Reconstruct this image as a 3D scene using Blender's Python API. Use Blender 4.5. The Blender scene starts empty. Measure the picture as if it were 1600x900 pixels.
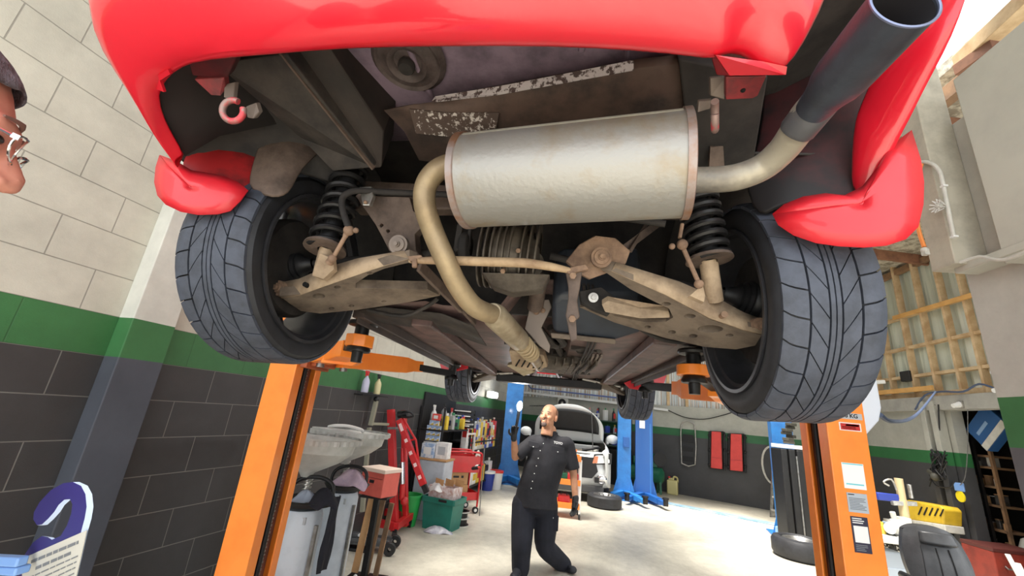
import bpy, bmesh, math, random
from mathutils import Vector, Matrix, noise
from mathutils.geometry import tessellate_polygon

SC = bpy.context.scene
COL = SC.collection
rnd = random.Random(7)
V = Vector
PI = math.pi

# ---------------------------------------------------------------- camera
CAM_H = 1.55
FPX = 638.0
YAW, PITCH, ROLL = math.radians(-6.8), math.radians(17.2), math.radians(5.55)
_f = V((math.sin(YAW)*math.cos(PITCH), math.cos(YAW)*math.cos(PITCH), math.sin(PITCH)))
_r = V((math.cos(YAW), -math.sin(YAW), 0))
_u = _r.cross(_f)
CR = math.cos(ROLL)*_r + math.sin(ROLL)*_u
CU = -math.sin(ROLL)*_r + math.cos(ROLL)*_u
CF = _f
cam_data = bpy.data.cameras.new('camera')
cam = bpy.data.objects.new('camera', cam_data)
COL.objects.link(cam)
cam_data.sensor_width = 36.0
cam_data.lens = FPX/1600*36.0
cam_data.clip_start = 0.02
cam_data.clip_end = 200
mw = Matrix((CR, CU, -CF)).transposed().to_4x4()
mw.translation = V((0, 0, CAM_H))
cam.matrix_world = mw
SC.camera = cam

# ---------------------------------------------------------------- world, sun, exposure
SC.view_settings.view_transform = 'Standard'
SC.view_settings.look = 'None'
SC.view_settings.gamma = 1
SC.view_settings.use_curve_mapping = False
SC.view_settings.exposure = 0.85
wd = bpy.data.worlds.new('overcast_sky')
SC.world = wd
wd.use_nodes = True
_bg = wd.node_tree.nodes['Background']
_bg.inputs[0].default_value = (0.93, 0.97, 1.0, 1)
_bg.inputs[1].default_value = 1.55
sun_d = bpy.data.lights.new('sun', 'SUN')
sun_d.energy = 7.0
sun_d.angle = math.radians(22)
sun_d.color = (1.0, 0.95, 0.86)
sun = bpy.data.objects.new('sun', sun_d)
COL.objects.link(sun)
sun.rotation_euler = (math.radians(12), math.radians(-14), 0)

def tube_lamp_light(name, loc, sx, sy, energy):
    d = bpy.data.lights.new(name, 'AREA')
    d.shape = 'RECTANGLE'; d.size = sx; d.size_y = sy; d.energy = energy
    d.color = (1.0, 0.97, 0.92)
    o = bpy.data.objects.new(name, d); COL.objects.link(o); o.location = loc
    return o

# ---------------------------------------------------------------- projection helpers (pixel of the photo -> point in the place)
def ray(px, py): return CF*FPX + CR*(px-800) + CU*(450-py)
O3 = V((0, 0, CAM_H))
def PY(px, py, Y): d = ray(px, py); return O3 + d*(Y/d.y)
def PX(px, py, X): d = ray(px, py); return O3 + d*(X/d.x)
def PZ(px, py, Z=0.0): d = ray(px, py); return O3 + d*((Z-CAM_H)/d.z)
def PP(px, py, p0, n): d = ray(px, py); return O3 + d*((p0-O3).dot(n)/d.dot(n))

# ---------------------------------------------------------------- mesh builder
class MB:
    def __init__(s, M=None):
        s.v = []; s.f = []; s.mi = []; s.M = M or Matrix(); s.cur = 0
    def add(s, vs, fs):
        b = len(s.v)
        s.v += [s.M @ V(v) for v in vs]
        for f in fs:
            s.f.append([b+i for i in f]); s.mi.append(s.cur)
        return s
    def box(s, c, d, R=None):
        x, y, z = d[0]/2, d[1]/2, d[2]/2
        vs = [V((a*x, b*y, e*z)) for a in (-1, 1) for b in (-1, 1) for e in (-1, 1)]
        if R: vs = [R @ v for v in vs]
        c = V(c)
        return s.add([c+v for v in vs], [(0,1,3,2),(4,6,7,5),(0,4,5,1),(2,3,7,6),(0,2,6,4),(1,5,7,3)])
    def bar(s, p0, p1, w, h, up=(0,0,1)):
        p0, p1 = V(p0), V(p1); d = (p1-p0).normalized(); u = V(up)
        sd = d.cross(u)
        if sd.length < 1e-4: sd = d.cross(V((1,0,0)))
        sd.normalize(); u = sd.cross(d).normalized()
        vs = [p + sd*a*w/2 + u*b*h/2 for p in (p0, p1) for a in (-1, 1) for b in (-1, 1)]
        return s.add(vs, [(0,1,3,2),(4,6,7,5),(0,4,5,1),(2,3,7,6),(0,2,6,4),(1,5,7,3)])
    def prism(s, pts, ext):
        pts = [V(p) for p in pts]; e = V(ext); n = len(pts)
        return s.add(pts+[p+e for p in pts], [tuple(range(n))[::-1], tuple(range(n, 2*n))] + [(i, (i+1) % n, n+(i+1) % n, n+i) for i in range(n)])
    def holed(s, outer, holes, ext):
        loops = [[V(p) for p in outer]] + [[V(p) for p in h] for h in holes]
        tri = tessellate_polygon(loops); e = V(ext)
        flat = [p for l in loops for p in l]; n = len(flat)
        fs = [tuple(t) for t in tri] + [tuple(n+i for i in t[::-1]) for t in tri]
        b = 0
        for l in loops:
            m = len(l)
            fs += [(b+i, b+(i+1) % m, n+b+(i+1) % m, n+b+i) for i in range(m)]
            b += m
        return s.add(flat+[p+e for p in flat], fs)
    def ringpts(s, c, ax, r, n, ref=None):
        ax = V(ax).normalized()
        a = V(ref) if ref else (V((0,0,1)) if abs(ax.z) < .9 else V((1,0,0)))
        u = ax.cross(a).normalized(); w = ax.cross(u)
        return [V(c)+u*r*math.cos(2*PI*i/n)+w*r*math.sin(2*PI*i/n) for i in range(n)]
    def tube(s, path, r, n=12, cap=True, sub=0):
        path = [V(p) for p in path]
        rr = list(r) if isinstance(r, (list, tuple)) else [r]*len(path)
        if sub:
            path, rr = smooth_path(path, rr, sub)
        m = len(path); T = []
        for i in range(m):
            a = path[max(0, i-1)]; b = path[min(m-1, i+1)]
            T.append((b-a).normalized())
        u = T[0].orthogonal().normalized(); vs = []
        for i in range(m):
            if i:
                q = T[i-1].rotation_difference(T[i]); u = q @ u
            u = (u - T[i]*u.dot(T[i])).normalized(); w = T[i].cross(u)
            vs += [path[i]+(u*math.cos(2*PI*k/n)+w*math.sin(2*PI*k/n))*rr[i] for k in range(n)]
        fs = [(i*n+k, i*n+(k+1) % n, (i+1)*n+(k+1) % n, (i+1)*n+k) for i in range(m-1) for k in range(n)]
        if cap: fs += [tuple(range(n))[::-1], tuple(range((m-1)*n, m*n))]
        return s.add(vs, fs)
    def cyl(s, p0, p1, r, r1=None, n=16, cap=True):
        p0, p1 = V(p0), V(p1); r1 = r if r1 is None else r1
        ax = p1-p0
        a = s.ringpts(p0, ax, r, n); b = s.ringpts(p1, ax, r1, n)
        fs = [(i, (i+1) % n, n+(i+1) % n, n+i) for i in range(n)]
        if cap: fs += [tuple(range(n))[::-1], tuple(range(n, 2*n))]
        return s.add(a+b, fs)
    def lathe(s, prof, c, ax, n=24, closed=False, ref=None):
        ax = V(ax).normalized(); c = V(c); vs = []
        for h, r in prof: vs += s.ringpts(c+ax*h, ax, max(r, 1e-4), n, ref)
        m = len(prof)
        fs = [(i*n+k, i*n+(k+1) % n, ((i+1) % m)*n+(k+1) % n, ((i+1) % m)*n+k) for i in range(m if closed else m-1) for k in range(n)]
        return s.add(vs, fs)
    def ball(s, c, r, R=None, n=16, m=10):
        if not isinstance(r, (tuple, list)): r = (r, r, r)
        c = V(c); vs = []
        for j in range(1, m):
            t = PI*j/m
            for k in range(n):
                a = 2*PI*k/n; p = V((r[0]*math.sin(t)*math.cos(a), r[1]*math.sin(t)*math.sin(a), r[2]*math.cos(t)))
                vs.append(c+(R @ p if R else p))
        for z in (1, -1):
            p = V((0, 0, r[2]*z)); vs.append(c+(R @ p if R else p))
        N = len(vs)
        fs = [(j*n+k, (j+1)*n+k, (j+1)*n+(k+1) % n, j*n+(k+1) % n) for j in range(m-2) for k in range(n)]
        fs += [(N-2, k, (k+1) % n) for k in range(n)] + [(N-1, (m-2)*n+(k+1) % n, (m-2)*n+k) for k in range(n)]
        return s.add(vs, fs)
    def grid(s, rows, closed=False):
        m = len(rows); n = len(rows[0]); vs = [V(p) for r in rows for p in r]
        fs = [(i*n+k, i*n+(k+1) % n, (i+1)*n+(k+1) % n, (i+1)*n+k) for i in range(m-1) for k in range(n if closed else n-1)]
        return s.add(vs, fs)
    def coil(s, p0, p1, r, wire, turns, n=8, seg=20):
        p0, p1 = V(p0), V(p1); ax = (p1-p0).normalized(); u = ax.orthogonal().normalized(); w = ax.cross(u)
        N = int(turns*seg); rr = r if isinstance(r, (tuple, list)) else (r, r)
        path = []
        for i in range(N+1):
            t = i/N; a = 2*PI*turns*t; R_ = rr[0]+(rr[1]-rr[0])*t
            path.append(p0+(p1-p0)*t+(u*math.cos(a)+w*math.sin(a))*R_)
        return s.tube(path, wire, n)
    def mesh(s, name):
        me = bpy.data.meshes.new(name)
        me.from_pydata([tuple(v) for v in s.v], [], s.f)
        me.polygons.foreach_set('material_index', s.mi)
        me.validate(); me.update()
        bm = bmesh.new(); bm.from_mesh(me)
        bmesh.ops.recalc_face_normals(bm, faces=bm.faces)
        bm.to_mesh(me); bm.free()
        return me
    def build(s, name, mat, parent=None, smooth=40, bev=0, bseg=2, solid=0, subd=0, local=False):
        me = s.mesh(name)
        for m_ in (mat if isinstance(mat, (list, tuple)) else [mat]): me.materials.append(m_)
        if smooth:
            me.polygons.foreach_set('use_smooth', [True]*len(me.polygons))
            me.set_sharp_from_angle(angle=math.radians(smooth))
        o = bpy.data.objects.new(name, me); COL.objects.link(o)
        if parent:
            o.parent = parent
            if not local: o.matrix_parent_inverse = wmat(parent).inverted()
        if solid:
            q = o.modifiers.new('solid', 'SOLIDIFY'); q.thickness = solid; q.offset = 0
        if bev:
            q = o.modifiers.new('bevel', 'BEVEL'); q.width = bev; q.segments = bseg; q.limit_method = 'ANGLE'; q.angle_limit = math.radians(40)
        if subd:
            q = o.modifiers.new('sub', 'SUBSURF'); q.levels = subd; q.render_levels = subd
        return o

def wmat(o):
    m = Matrix.LocRotScale(o.location, o.rotation_euler, o.scale)
    if o.parent: m = wmat(o.parent) @ o.matrix_parent_inverse @ m
    return m

def smooth_path(path, rr, sub):
    out = []; ro = []; m = len(path)
    for i in range(m-1):
        p0 = path[max(0, i-1)]; p1 = path[i]; p2 = path[i+1]; p3 = path[min(m-1, i+2)]
        for k in range(sub):
            t = k/sub
            out.append(0.5*((2*p1)+(p2-p0)*t+(2*p0-5*p1+4*p2-p3)*t*t+(3*p1-p0-3*p2+p3)*t**3))
            ro.append(rr[i]+(rr[i+1]-rr[i])*t)
    out.append(path[-1]); ro.append(rr[-1])
    return out, ro

def frame(origin, xdir, zdir=(0,0,1)):
    x = V(xdir).normalized(); z = V(zdir).normalized(); y = z.cross(x).normalized(); z = x.cross(y)
    m = Matrix((x, y, z)).transposed().to_4x4(); m.translation = V(origin)
    return m
def rotz(a): return Matrix.Rotation(a, 3, 'Z')
def at(loc, a=0, sc=1): return Matrix.Translation(V(loc)) @ Matrix.Rotation(a, 4, 'Z') @ Matrix.Scale(sc, 4)

# ---------------------------------------------------------------- tags
def tag(o, label=None, cat=None, group=None, kind=None):
    if label: o['label'] = label
    if cat: o['category'] = cat
    if group: o['group'] = group
    if kind: o['kind'] = kind
    return o
def thing(name, label, cat, loc=(0,0,0), rz=0, group=None):
    o = bpy.data.objects.new(name, None); o.empty_display_size = .1
    COL.objects.link(o); o.location = V(loc); o.rotation_euler = (0, 0, rz)
    return tag(o, label, cat, group)
def struct(o): o['kind'] = 'structure'; return o
def copy_tree(o, parent=None):
    c = o.copy(); COL.objects.link(c)
    if parent: c.parent = parent
    for ch in [q for q in bpy.data.objects if q.parent == o]: copy_tree(ch, c)
    return c

# ---------------------------------------------------------------- materials
def C(r, g, b):
    def l(c):
        c /= 255.0
        return c/12.92 if c <= .04045 else ((c+.055)/1.055)**2.4
    return (l(r), l(g), l(b))
MATS = {}
def M(name, col, rough=.6, metal=0, col2=None, scale=8, lo=.4, hi=.65, bump=0, bscale=None, coat=0, spec=None, detail=5):
    if name in MATS: return MATS[name]
    m = bpy.data.materials.new(name); m.use_nodes = True; nt = m.node_tree
    b = nt.nodes['Principled BSDF']
    b.inputs['Base Color'].default_value = (*col, 1); b.inputs['Roughness'].default_value = rough; b.inputs['Metallic'].default_value = metal
    if coat: b.inputs['Coat Weight'].default_value = coat; b.inputs['Coat Roughness'].default_value = .06
    if spec is not None: b.inputs['Specular IOR Level'].default_value = spec
    tc = nt.nodes.new('ShaderNodeTexCoord')
    if col2:
        n = nt.nodes.new('ShaderNodeTexNoise'); n.inputs['Scale'].default_value = scale; n.inputs['Detail'].default_value = detail; n.inputs['Roughness'].default_value = .65
        nt.links.new(tc.outputs['Object'], n.inputs['Vector'])
        r = nt.nodes.new('ShaderNodeMapRange'); r.inputs[1].default_value = lo; r.inputs[2].default_value = hi
        nt.links.new(n.outputs['Fac'], r.inputs[0])
        mx = nt.nodes.new('ShaderNodeMix'); mx.data_type = 'RGBA'
        mx.inputs[6].default_value = (*col, 1); mx.inputs[7].default_value = (*col2, 1)
        nt.links.new(r.outputs[0], mx.inputs[0]); nt.links.new(mx.outputs[2], b.inputs['Base Color'])
    if bump:
        n2 = nt.nodes.new('ShaderNodeTexNoise'); n2.inputs['Scale'].default_value = bscale or scale*4; n2.inputs['Detail'].default_value = 4
        nt.links.new(tc.outputs['Object'], n2.inputs['Vector'])
        bp = nt.nodes.new('ShaderNodeBump'); bp.inputs['Strength'].default_value = bump; bp.inputs['Distance'].default_value = .004
        nt.links.new(n2.outputs['Fac'], bp.inputs['Height']); nt.links.new(bp.outputs[0], b.inputs['Normal'])
    MATS[name] = m
    return m
def EM(name, col, strength):
    m = bpy.data.materials.new(name); m.use_nodes = True; nt = m.node_tree
    b = nt.nodes['Principled BSDF']; b.inputs['Base Color'].default_value = (*col, 1)
    b.inputs['Emission Color'].default_value = (*col, 1); b.inputs['Emission Strength'].default_value = strength
    return m
def GL(name, col, rough=.05, trans=1.0):
    m = bpy.data.materials.new(name); m.use_nodes = True
    b = m.node_tree.nodes['Principled BSDF']; b.inputs['Base Color'].default_value = (*col, 1)
    b.inputs['Roughness'].default_value = rough; b.inputs['Transmission Weight'].default_value = trans; b.inputs['IOR'].default_value = 1.45
    return m

red = M('red_paint', C(216, 26, 46), .3, coat=.8, col2=C(206, 22, 42), scale=3)
red_dirty = M('dusty_red_paint', C(200, 36, 44), .5, col2=C(96, 36, 34), scale=7, lo=.45, hi=.7)
red_faded = M('overspray_red', C(150, 50, 55), .6, col2=C(70, 45, 45), scale=9)
maroon_paint = M('maroon_underseal', C(78, 18, 24), .55, col2=C(40, 20, 22), scale=8)
rubber = M('tyre_rubber', C(74, 79, 92), .62, col2=C(60, 64, 74), scale=20, bump=.15, bscale=120)
rubber_side = M('tyre_sidewall', C(44, 45, 50), .6, col2=C(34, 34, 37), scale=14)
black_under = M('underseal', C(66, 60, 56), .75, col2=C(38, 35, 34), scale=9, bump=.4, bscale=40)
dark_under = M('dark_underseal', C(56, 52, 50), .8, col2=C(34, 32, 32), scale=8, bump=.3, bscale=40)
floor_paint = M('boot_floor_paint', C(156, 136, 154), .6, col2=C(112, 98, 112), scale=7, bump=.2, bscale=30)
floor_brown = M('floorpan_paint', C(112, 88, 84), .55, col2=C(66, 54, 52), scale=6, bump=.3, bscale=40)
shield = M('heat_shield', C(92, 74, 66), .65, metal=.1, col2=C(56, 47, 44), scale=8, bump=.4, bscale=30)
alu_muffler = M('muffler_steel', C(160, 158, 153), .48, metal=.5, col2=C(150, 134, 108), scale=5, lo=.5, hi=.72, bump=.25, bscale=90)
muffler_rim = M('muffler_rim', C(160, 148, 144), .5, metal=.5, col2=C(150, 110, 84), scale=14, bump=.2)
pipe_tan = M('heat_tinted_pipe', C(170, 150, 118), .5, metal=.4, col2=C(140, 122, 96), scale=8, bump=.25, bscale=60)
pipe_grey = M('sooty_pipe', C(98, 98, 102), .45, metal=.5, col2=C(126, 116, 98), scale=7, lo=.5, hi=.7, bump=.2, bscale=60)
tip_steel = M('tail_tip_steel', C(84, 90, 102), .4, metal=.6, col2=C(70, 74, 84), scale=9, bump=.2, bscale=80)
arm_tan = M('dusty_arm', C(178, 156, 130), .75, col2=C(128, 108, 88), scale=9, bump=.5, bscale=60)
arm_grey = M('arm_plate', C(124, 110, 96), .75, col2=C(90, 78, 68), scale=11, bump=.5, bscale=60)
rust = M('rust', C(150, 122, 100), .8, col2=C(104, 82, 68), scale=14, bump=.6, bscale=70)
brown_steel = M('brown_steel', C(108, 92, 82), .7, metal=.15, col2=C(72, 60, 54), scale=10, bump=.5, bscale=50)
cast = M('cast_alloy', C(104, 96, 86), .6, metal=.3, col2=C(70, 62, 56), scale=12, bump=.4, bscale=50)
black_plastic = M('black_plastic', C(30, 30, 32), .5, col2=C(22, 22, 24), scale=10)
black_satin = M('black_metal', C(36, 35, 36), .45, metal=.3, col2=C(26, 25, 26), scale=12, bump=.2)
bluish_tank = M('tank_plastic', C(48, 54, 64), .45, col2=C(36, 40, 48), scale=5, bump=.2)
zinc = M('zinc', C(196, 194, 188), .35, metal=.8, col2=C(160, 156, 150), scale=20)
steel = M('steel', C(150, 150, 150), .4, metal=.8, col2=C(118, 116, 112), scale=16)
chrome = M('chrome', C(225, 225, 228), .15, metal=1)
orange = M('orange_paint', C(255, 146, 54), .42, coat=.3, col2=C(248, 134, 46), scale=5, bump=.05)
orange_dark = M('greasy_orange', C(178, 88, 44), .5, col2=C(128, 66, 40), scale=9)
blue = M('blue_paint', C(46, 124, 196), .45, coat=.2, col2=C(38, 106, 176), scale=6)
blue_dark = M('blue_deep', C(30, 88, 160), .45, coat=.2)
white = M('white_paint', C(226, 226, 224), .5, col2=C(206, 206, 204), scale=6)
white_pl = M('white_plastic', C(230, 230, 228), .4)
offwhite = M('offwhite', C(206, 204, 196), .55, col2=C(186, 184, 176), scale=8)
tank_white = M('tank_white', C(198, 206, 216), .4, col2=C(178, 186, 196), scale=5)
pan_grey = M('drain_pan_grey', C(196, 197, 194), .5, metal=.1, col2=C(172, 172, 168), scale=6, bump=.1)
hoist_red = M('hoist_red', C(206, 30, 34), .4, coat=.4, col2=C(190, 26, 30), scale=6)
creeper_red = M('creeper_red', C(226, 74, 70), .5, col2=C(212, 66, 62), scale=6)
pink_red = M('salmon_box', C(226, 108, 96), .55, col2=C(212, 98, 88), scale=6)
teal = M('teal_plastic', C(30, 122, 108), .45, col2=C(26, 108, 96), scale=6)
green_pl = M('green_plastic', C(40, 158, 74), .45)
green_dk = M('compressor_green', C(24, 98, 72), .45)
cardboard = M('cardboard', C(196, 152, 106), .8, col2=C(178, 136, 94), scale=6)
paper = M('paper_white', C(236, 234, 232), .7, col2=C(214, 214, 216), scale=16)
wood = M('pine', C(212, 186, 146), .7, col2=C(184, 152, 112), scale=5, bump=.1)
wood_dk = M('weathered_pine', C(150, 116, 84), .75, col2=C(118, 92, 70), scale=6)
grey_paint = M('grey_paint', C(168, 166, 158), .6, col2=C(154, 152, 145), scale=5)
pale_panel = M('pale_panel', C(196, 195, 184), .55, col2=C(186, 185, 175), scale=3)
yellow = M('yellow_paint', C(222, 186, 50), .5, col2=C(200, 164, 44), scale=5)
glass_dk = M('dark_glass', C(20, 22, 26), .1)
leather = M('black_leather', C(66, 67, 70), .36, col2=C(54, 55, 58), scale=9, bump=.2, bscale=60)
cloth_navy = M('navy_twill', C(30, 32, 44), .85, col2=C(22, 24, 34), scale=10, bump=.3, bscale=120)
cloth_black = M('black_shirt', C(38, 38, 44), .8, col2=C(28, 28, 34), scale=9, bump=.3, bscale=120)
skin = M('skin', C(198, 146, 112), .5, col2=C(184, 128, 98), scale=14)
skin_pink = M('skin_fair', C(206, 140, 122), .5, col2=C(188, 116, 100), scale=9, lo=.4, hi=.75, bump=.15, bscale=70)
glove_m = M('black_glove', C(34, 35, 38), .55, bump=.3, bscale=80)
hair_dk = M('short_hair', C(62, 52, 56), .85, col2=C(96, 92, 104), scale=24, bump=.8, bscale=220)
purple = M('indigo_plastic', C(52, 44, 120), .45, col2=C(46, 38, 108), scale=5)
edge_white = M('pale_blue_edge', C(196, 212, 240), .5)
sky_blue = M('sky_blue_plastic', C(110, 160, 206), .4)
car_white = M('silver_white_paint', C(206, 208, 208), .3, metal=.1, coat=.8)
# ================================================================ the shell of the workshop
def wall_mat(name, zb0, zb1, upper, green, lower, bw=None, bh=None, zoff=0, mort_u=None, mort_l=None, bump=.6, upz=None):
    m = bpy.data.materials.new(name); m.use_nodes = True; nt = m.node_tree; N = nt.nodes.new; L = nt.links.new
    b = nt.nodes['Principled BSDF']; b.inputs['Roughness'].default_value = .55
    tc = N('ShaderNodeTexCoord'); sx = N('ShaderNodeSeparateXYZ'); L(tc.outputs['Object'], sx.inputs[0])
    nz = N('ShaderNodeTexNoise'); nz.inputs['Scale'].default_value = 3; nz.inputs['Detail'].default_value = 8; nz.inputs['Roughness'].default_value = .7
    L(tc.outputs['Object'], nz.inputs['Vector'])
    def step(z):
        s_ = N('ShaderNodeMath'); s_.operation = 'GREATER_THAN'; s_.inputs[1].default_value = z; L(sx.outputs['Z'], s_.inputs[0]); return s_
    def mix(fac, a, c):
        q = N('ShaderNodeMix'); q.data_type = 'RGBA'
        if fac is not None: L(fac, q.inputs[0])
        for i, v in ((6, a), (7, c)):
            if isinstance(v, tuple): q.inputs[i].default_value = (*v, 1)
            else: L(v, q.inputs[i])
        return q.outputs[2]
    g = step(zb0); u = step(zb1)
    face = mix(u.outputs[0], mix(g.outputs[0], lower, green), upper)
    mr = N('ShaderNodeMapRange'); mr.inputs[1].default_value = .3; mr.inputs[2].default_value = .75; mr.inputs[3].default_value = .82; mr.inputs[4].default_value = 1.12
    L(nz.outputs['Fac'], mr.inputs[0])
    mul = N('ShaderNodeMix'); mul.data_type = 'RGBA'; mul.blend_type = 'MULTIPLY'; mul.inputs[0].default_value = 1
    cc = N('ShaderNodeCombineColor'); 
    for i in range(3): L(mr.outputs[0], cc.inputs[i])
    if bw:
        mort = mix(u.outputs[0], mix(g.outputs[0], mort_l, tuple(c*.75 for c in green)), mort_u)
        cb = N('ShaderNodeCombineXYZ'); L(sx.outputs['X'], cb.inputs[0])
        ad = N('ShaderNodeMath'); ad.operation = 'SUBTRACT'; ad.inputs[1].default_value = zoff; L(sx.outputs['Z'], ad.inputs[0]); L(ad.outputs[0], cb.inputs[1])
        br = N('ShaderNodeTexBrick'); br.inputs['Scale'].default_value = 1; br.inputs['Brick Width'].default_value = bw; br.inputs['Row Height'].default_value = bh
        br.inputs['Mortar Size'].default_value = .0035; br.inputs['Mortar Smooth'].default_value = .3; br.offset = .5; br.squash = 1
        L(cb.outputs[0], br.inputs['Vector'])
        face = mix(br.outputs['Fac'], face, mort)
        bp = N('ShaderNodeBump'); bp.inputs['Strength'].default_value = bump; bp.inputs['Distance'].default_value = .006; bp.invert = True
        fine = N('ShaderNodeTexNoise'); fine.inputs['Scale'].default_value = 130; L(tc.outputs['Object'], fine.inputs['Vector'])
        am = N('ShaderNodeMath'); am.operation = 'MULTIPLY_ADD'; am.inputs[1].default_value = .22; L(fine.outputs['Fac'], am.inputs[0]); L(br.outputs['Fac'], am.inputs[2])
        L(am.outputs[0], bp.inputs['Height']); L(bp.outputs[0], b.inputs['Normal'])
    L(face, mul.inputs[6]); L(cc.outputs[0], mul.inputs[7]); L(mul.outputs[2], b.inputs['Base Color'])
    return m

LA = math.radians(7.6)
dL = V((math.sin(LA), math.cos(LA), 0)); nL = V((math.cos(LA), -math.sin(LA), 0))
A0 = V((-2.95-1.5*math.tan(LA), -1.5, 0))
def LW(s_, z=0, off=0): return A0 + dL*s_ + nL*off + V((0, 0, z))     # point on the left wall
def PLW(px, py, off=0): return PP(px, py, A0+nL*off, nL)
dF = V((1, -.54, 0)).normalized(); nF = V((-.54, -1, 0)).normalized()
F0 = V((3.406, 12.042, 0))
def PFW(px, py, off=0): return PP(px, py, F0+nF*off, nF)
RA = math.radians(3.3)
dR = V((math.sin(RA), math.cos(RA), 0)); nR = V((-math.cos(RA), math.sin(RA), 0))
S0 = PZ(1500, 884, 0)
def PRW(px, py, off=0): return PP(px, py, S0+nR*off, nR)
def isect(p, d, q, e):
    den = d.x*e.y-d.y*e.x; t = ((q.x-p.x)*e.y-(q.y-p.y)*e.x)/den
    return p+d*t
cLF = isect(A0, dL, F0, dF); cRF = isect(S0, dR, F0, dF)

upper_c, green_c, dark_c = C(206, 203, 190), C(62, 118, 70), C(66, 65, 66)
# floor: worn concrete with pale scuffs
def floor_mat():
    m = bpy.data.materials.new('concrete_floor'); m.use_nodes = True; nt = m.node_tree; N = nt.nodes.new; L = nt.links.new
    b = nt.nodes['Principled BSDF']; b.inputs['Roughness'].default_value = .42
    tc = N('ShaderNodeTexCoord')
    n1 = N('ShaderNodeTexNoise'); n1.inputs['Scale'].default_value = .8; n1.inputs['Detail'].default_value = 9; n1.inputs['Roughness'].default_value = .7; n1.inputs['Distortion'].default_value = .8
    n2 = N('ShaderNodeTexNoise'); n2.inputs['Scale'].default_value = 7; n2.inputs['Detail'].default_value = 8; n2.inputs['Roughness'].default_value = .8
    L(tc.outputs['Object'], n1.inputs['Vector']); L(tc.outputs['Object'], n2.inputs['Vector'])
    r1 = N('ShaderNodeValToRGB'); r1.color_ramp.elements[0].position = .3; r1.color_ramp.elements[0].color = (*C(176, 170, 156), 1)
    r1.color_ramp.elements[1].position = .68; r1.color_ramp.elements[1].color = (*C(222, 216, 200), 1)
    L(n1.outputs['Fac'], r1.inputs[0])
    r2 = N('ShaderNodeMapRange'); r2.inputs[1].default_value = .3; r2.inputs[2].default_value = .7; r2.inputs[3].default_value = .78; r2.inputs[4].default_value = 1.1
    L(n2.outputs['Fac'], r2.inputs[0])
    cc = N('ShaderNodeCombineColor')
    for i in range(3): L(r2.outputs[0], cc.inputs[i])
    mx = N('ShaderNodeMix'); mx.data_type = 'RGBA'; mx.blend_type = 'MULTIPLY'; mx.inputs[0].default_value = 1
    L(r1.outputs[0], mx.inputs[6]); L(cc.outputs[0], mx.inputs[7]); L(mx.outputs[2], b.inputs['Base Color'])
    bp = N('ShaderNodeBump'); bp.inputs['Strength'].default_value = .2; bp.inputs['Distance'].default_value = .01; L(n2.outputs['Fac'], bp.inputs['Height']); L(bp.outputs[0], b.inputs['Normal'])
    return m
fl = MB(); fl.box((2, 6, -.1), (16, 22, .2)); fl = fl.build('floor', floor_mat(), smooth=0); struct(fl)

def wall_local(name, o, d, length, z0, z1, th, mat, nrm):
    mb = MB(); mb.box((length/2, 0, (z0+z1)/2), (length, th, z1-z0))
    w = mb.build(name, mat, smooth=0)
    m = Matrix((d, V((0,0,1)).cross(d), V((0,0,1)))).transposed().to_4x4(); m.translation = o - nrm*th/2
    w.matrix_world = m; return struct(w)
wl_len = (cLF-A0).length
left_m = wall_mat('painted_block', 1.66, 1.896, upper_c, green_c, dark_c, .472, .236, .008, C(160, 157, 146), C(122, 120, 116))
wall_local('wall_left', A0, dL, wl_len+.2, 0, 5.6, .2, left_m, nL)
plaster = wall_mat('painted_plaster', 1.43, 1.62, C(176, 176, 166), C(48, 104, 66), C(70, 70, 72))
fw_a = cLF - dF*.1; fw_len = (cRF-cLF).length+.3
wall_local('wall_far', fw_a, dF, fw_len, 0, 2.2, .2, plaster, nF)

# steel cladding above the masonry, one corrugated sheet with old paint in stripes
def clad_mat(name, cs, sc):
    m = bpy.data.materials.new(name); m.use_nodes = True; nt = m.node_tree; N = nt.nodes.new; L = nt.links.new
    b = nt.nodes['Principled BSDF']; b.inputs['Roughness'].default_value = .5
    tc = N('ShaderNodeTexCoord'); mp = N('ShaderNodeMapping'); mp.inputs['Scale'].default_value = (sc, 1, .12)
    L(tc.outputs['Object'], mp.inputs[0]); n = N('ShaderNodeTexNoise'); n.inputs['Scale'].default_value = 1.6; n.inputs['Detail'].default_value = 3
    L(mp.outputs[0], n.inputs['Vector']); r = N('ShaderNodeValToRGB'); r.color_ramp.interpolation = 'CONSTANT'
    e = r.color_ramp.elements
    e[0].position = 0; e[0].color = (*cs[0], 1); e[1].position = .38; e[1].color = (*cs[1], 1)
    for k, p in enumerate((.47, .55, .63)): q = e.new(p); q.color = (*cs[(k+2) % len(cs)], 1)
    L(n.outputs['Fac'], r.inputs[0]); L(r.outputs[0], b.inputs['Base Color'])
    return m
def cladding(name, o, d, nrm, length, z0, z1, mat, pitch=.09, depth=.022):
    n = int(length/pitch*4); rows = [[], []]; up = V((0, 0, 1))
    for i in range(n+1):
        x = i*length/n; k = i % 4; dy = (0, 0, -depth, -depth)[k]
        for j, z in enumerate((z0, z1)): rows[j].append((x, dy, z))
    mb = MB(); mb.grid(rows); w = mb.build(name, mat, smooth=0, solid=.003)
    m = Matrix((d, up.cross(d), up)).transposed().to_4x4(); m.translation = o
    w.matrix_world = m; return struct(w)
clad1 = clad_mat('cladding_striped', [C(150, 146, 138), C(226, 228, 226), C(196, 204, 206), C(178, 150, 122), C(232, 232, 228)], 16)
clad2 = clad_mat('cladding_green_white', [C(186, 194, 178), C(206, 212, 196), C(196, 204, 188), C(204, 210, 196), C(214, 218, 204)], 3)
cladding('wall_far_cladding', fw_a - nF*.1, dF, nF, fw_len, 2.19, 5.4, clad1, .13, .03)

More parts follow.
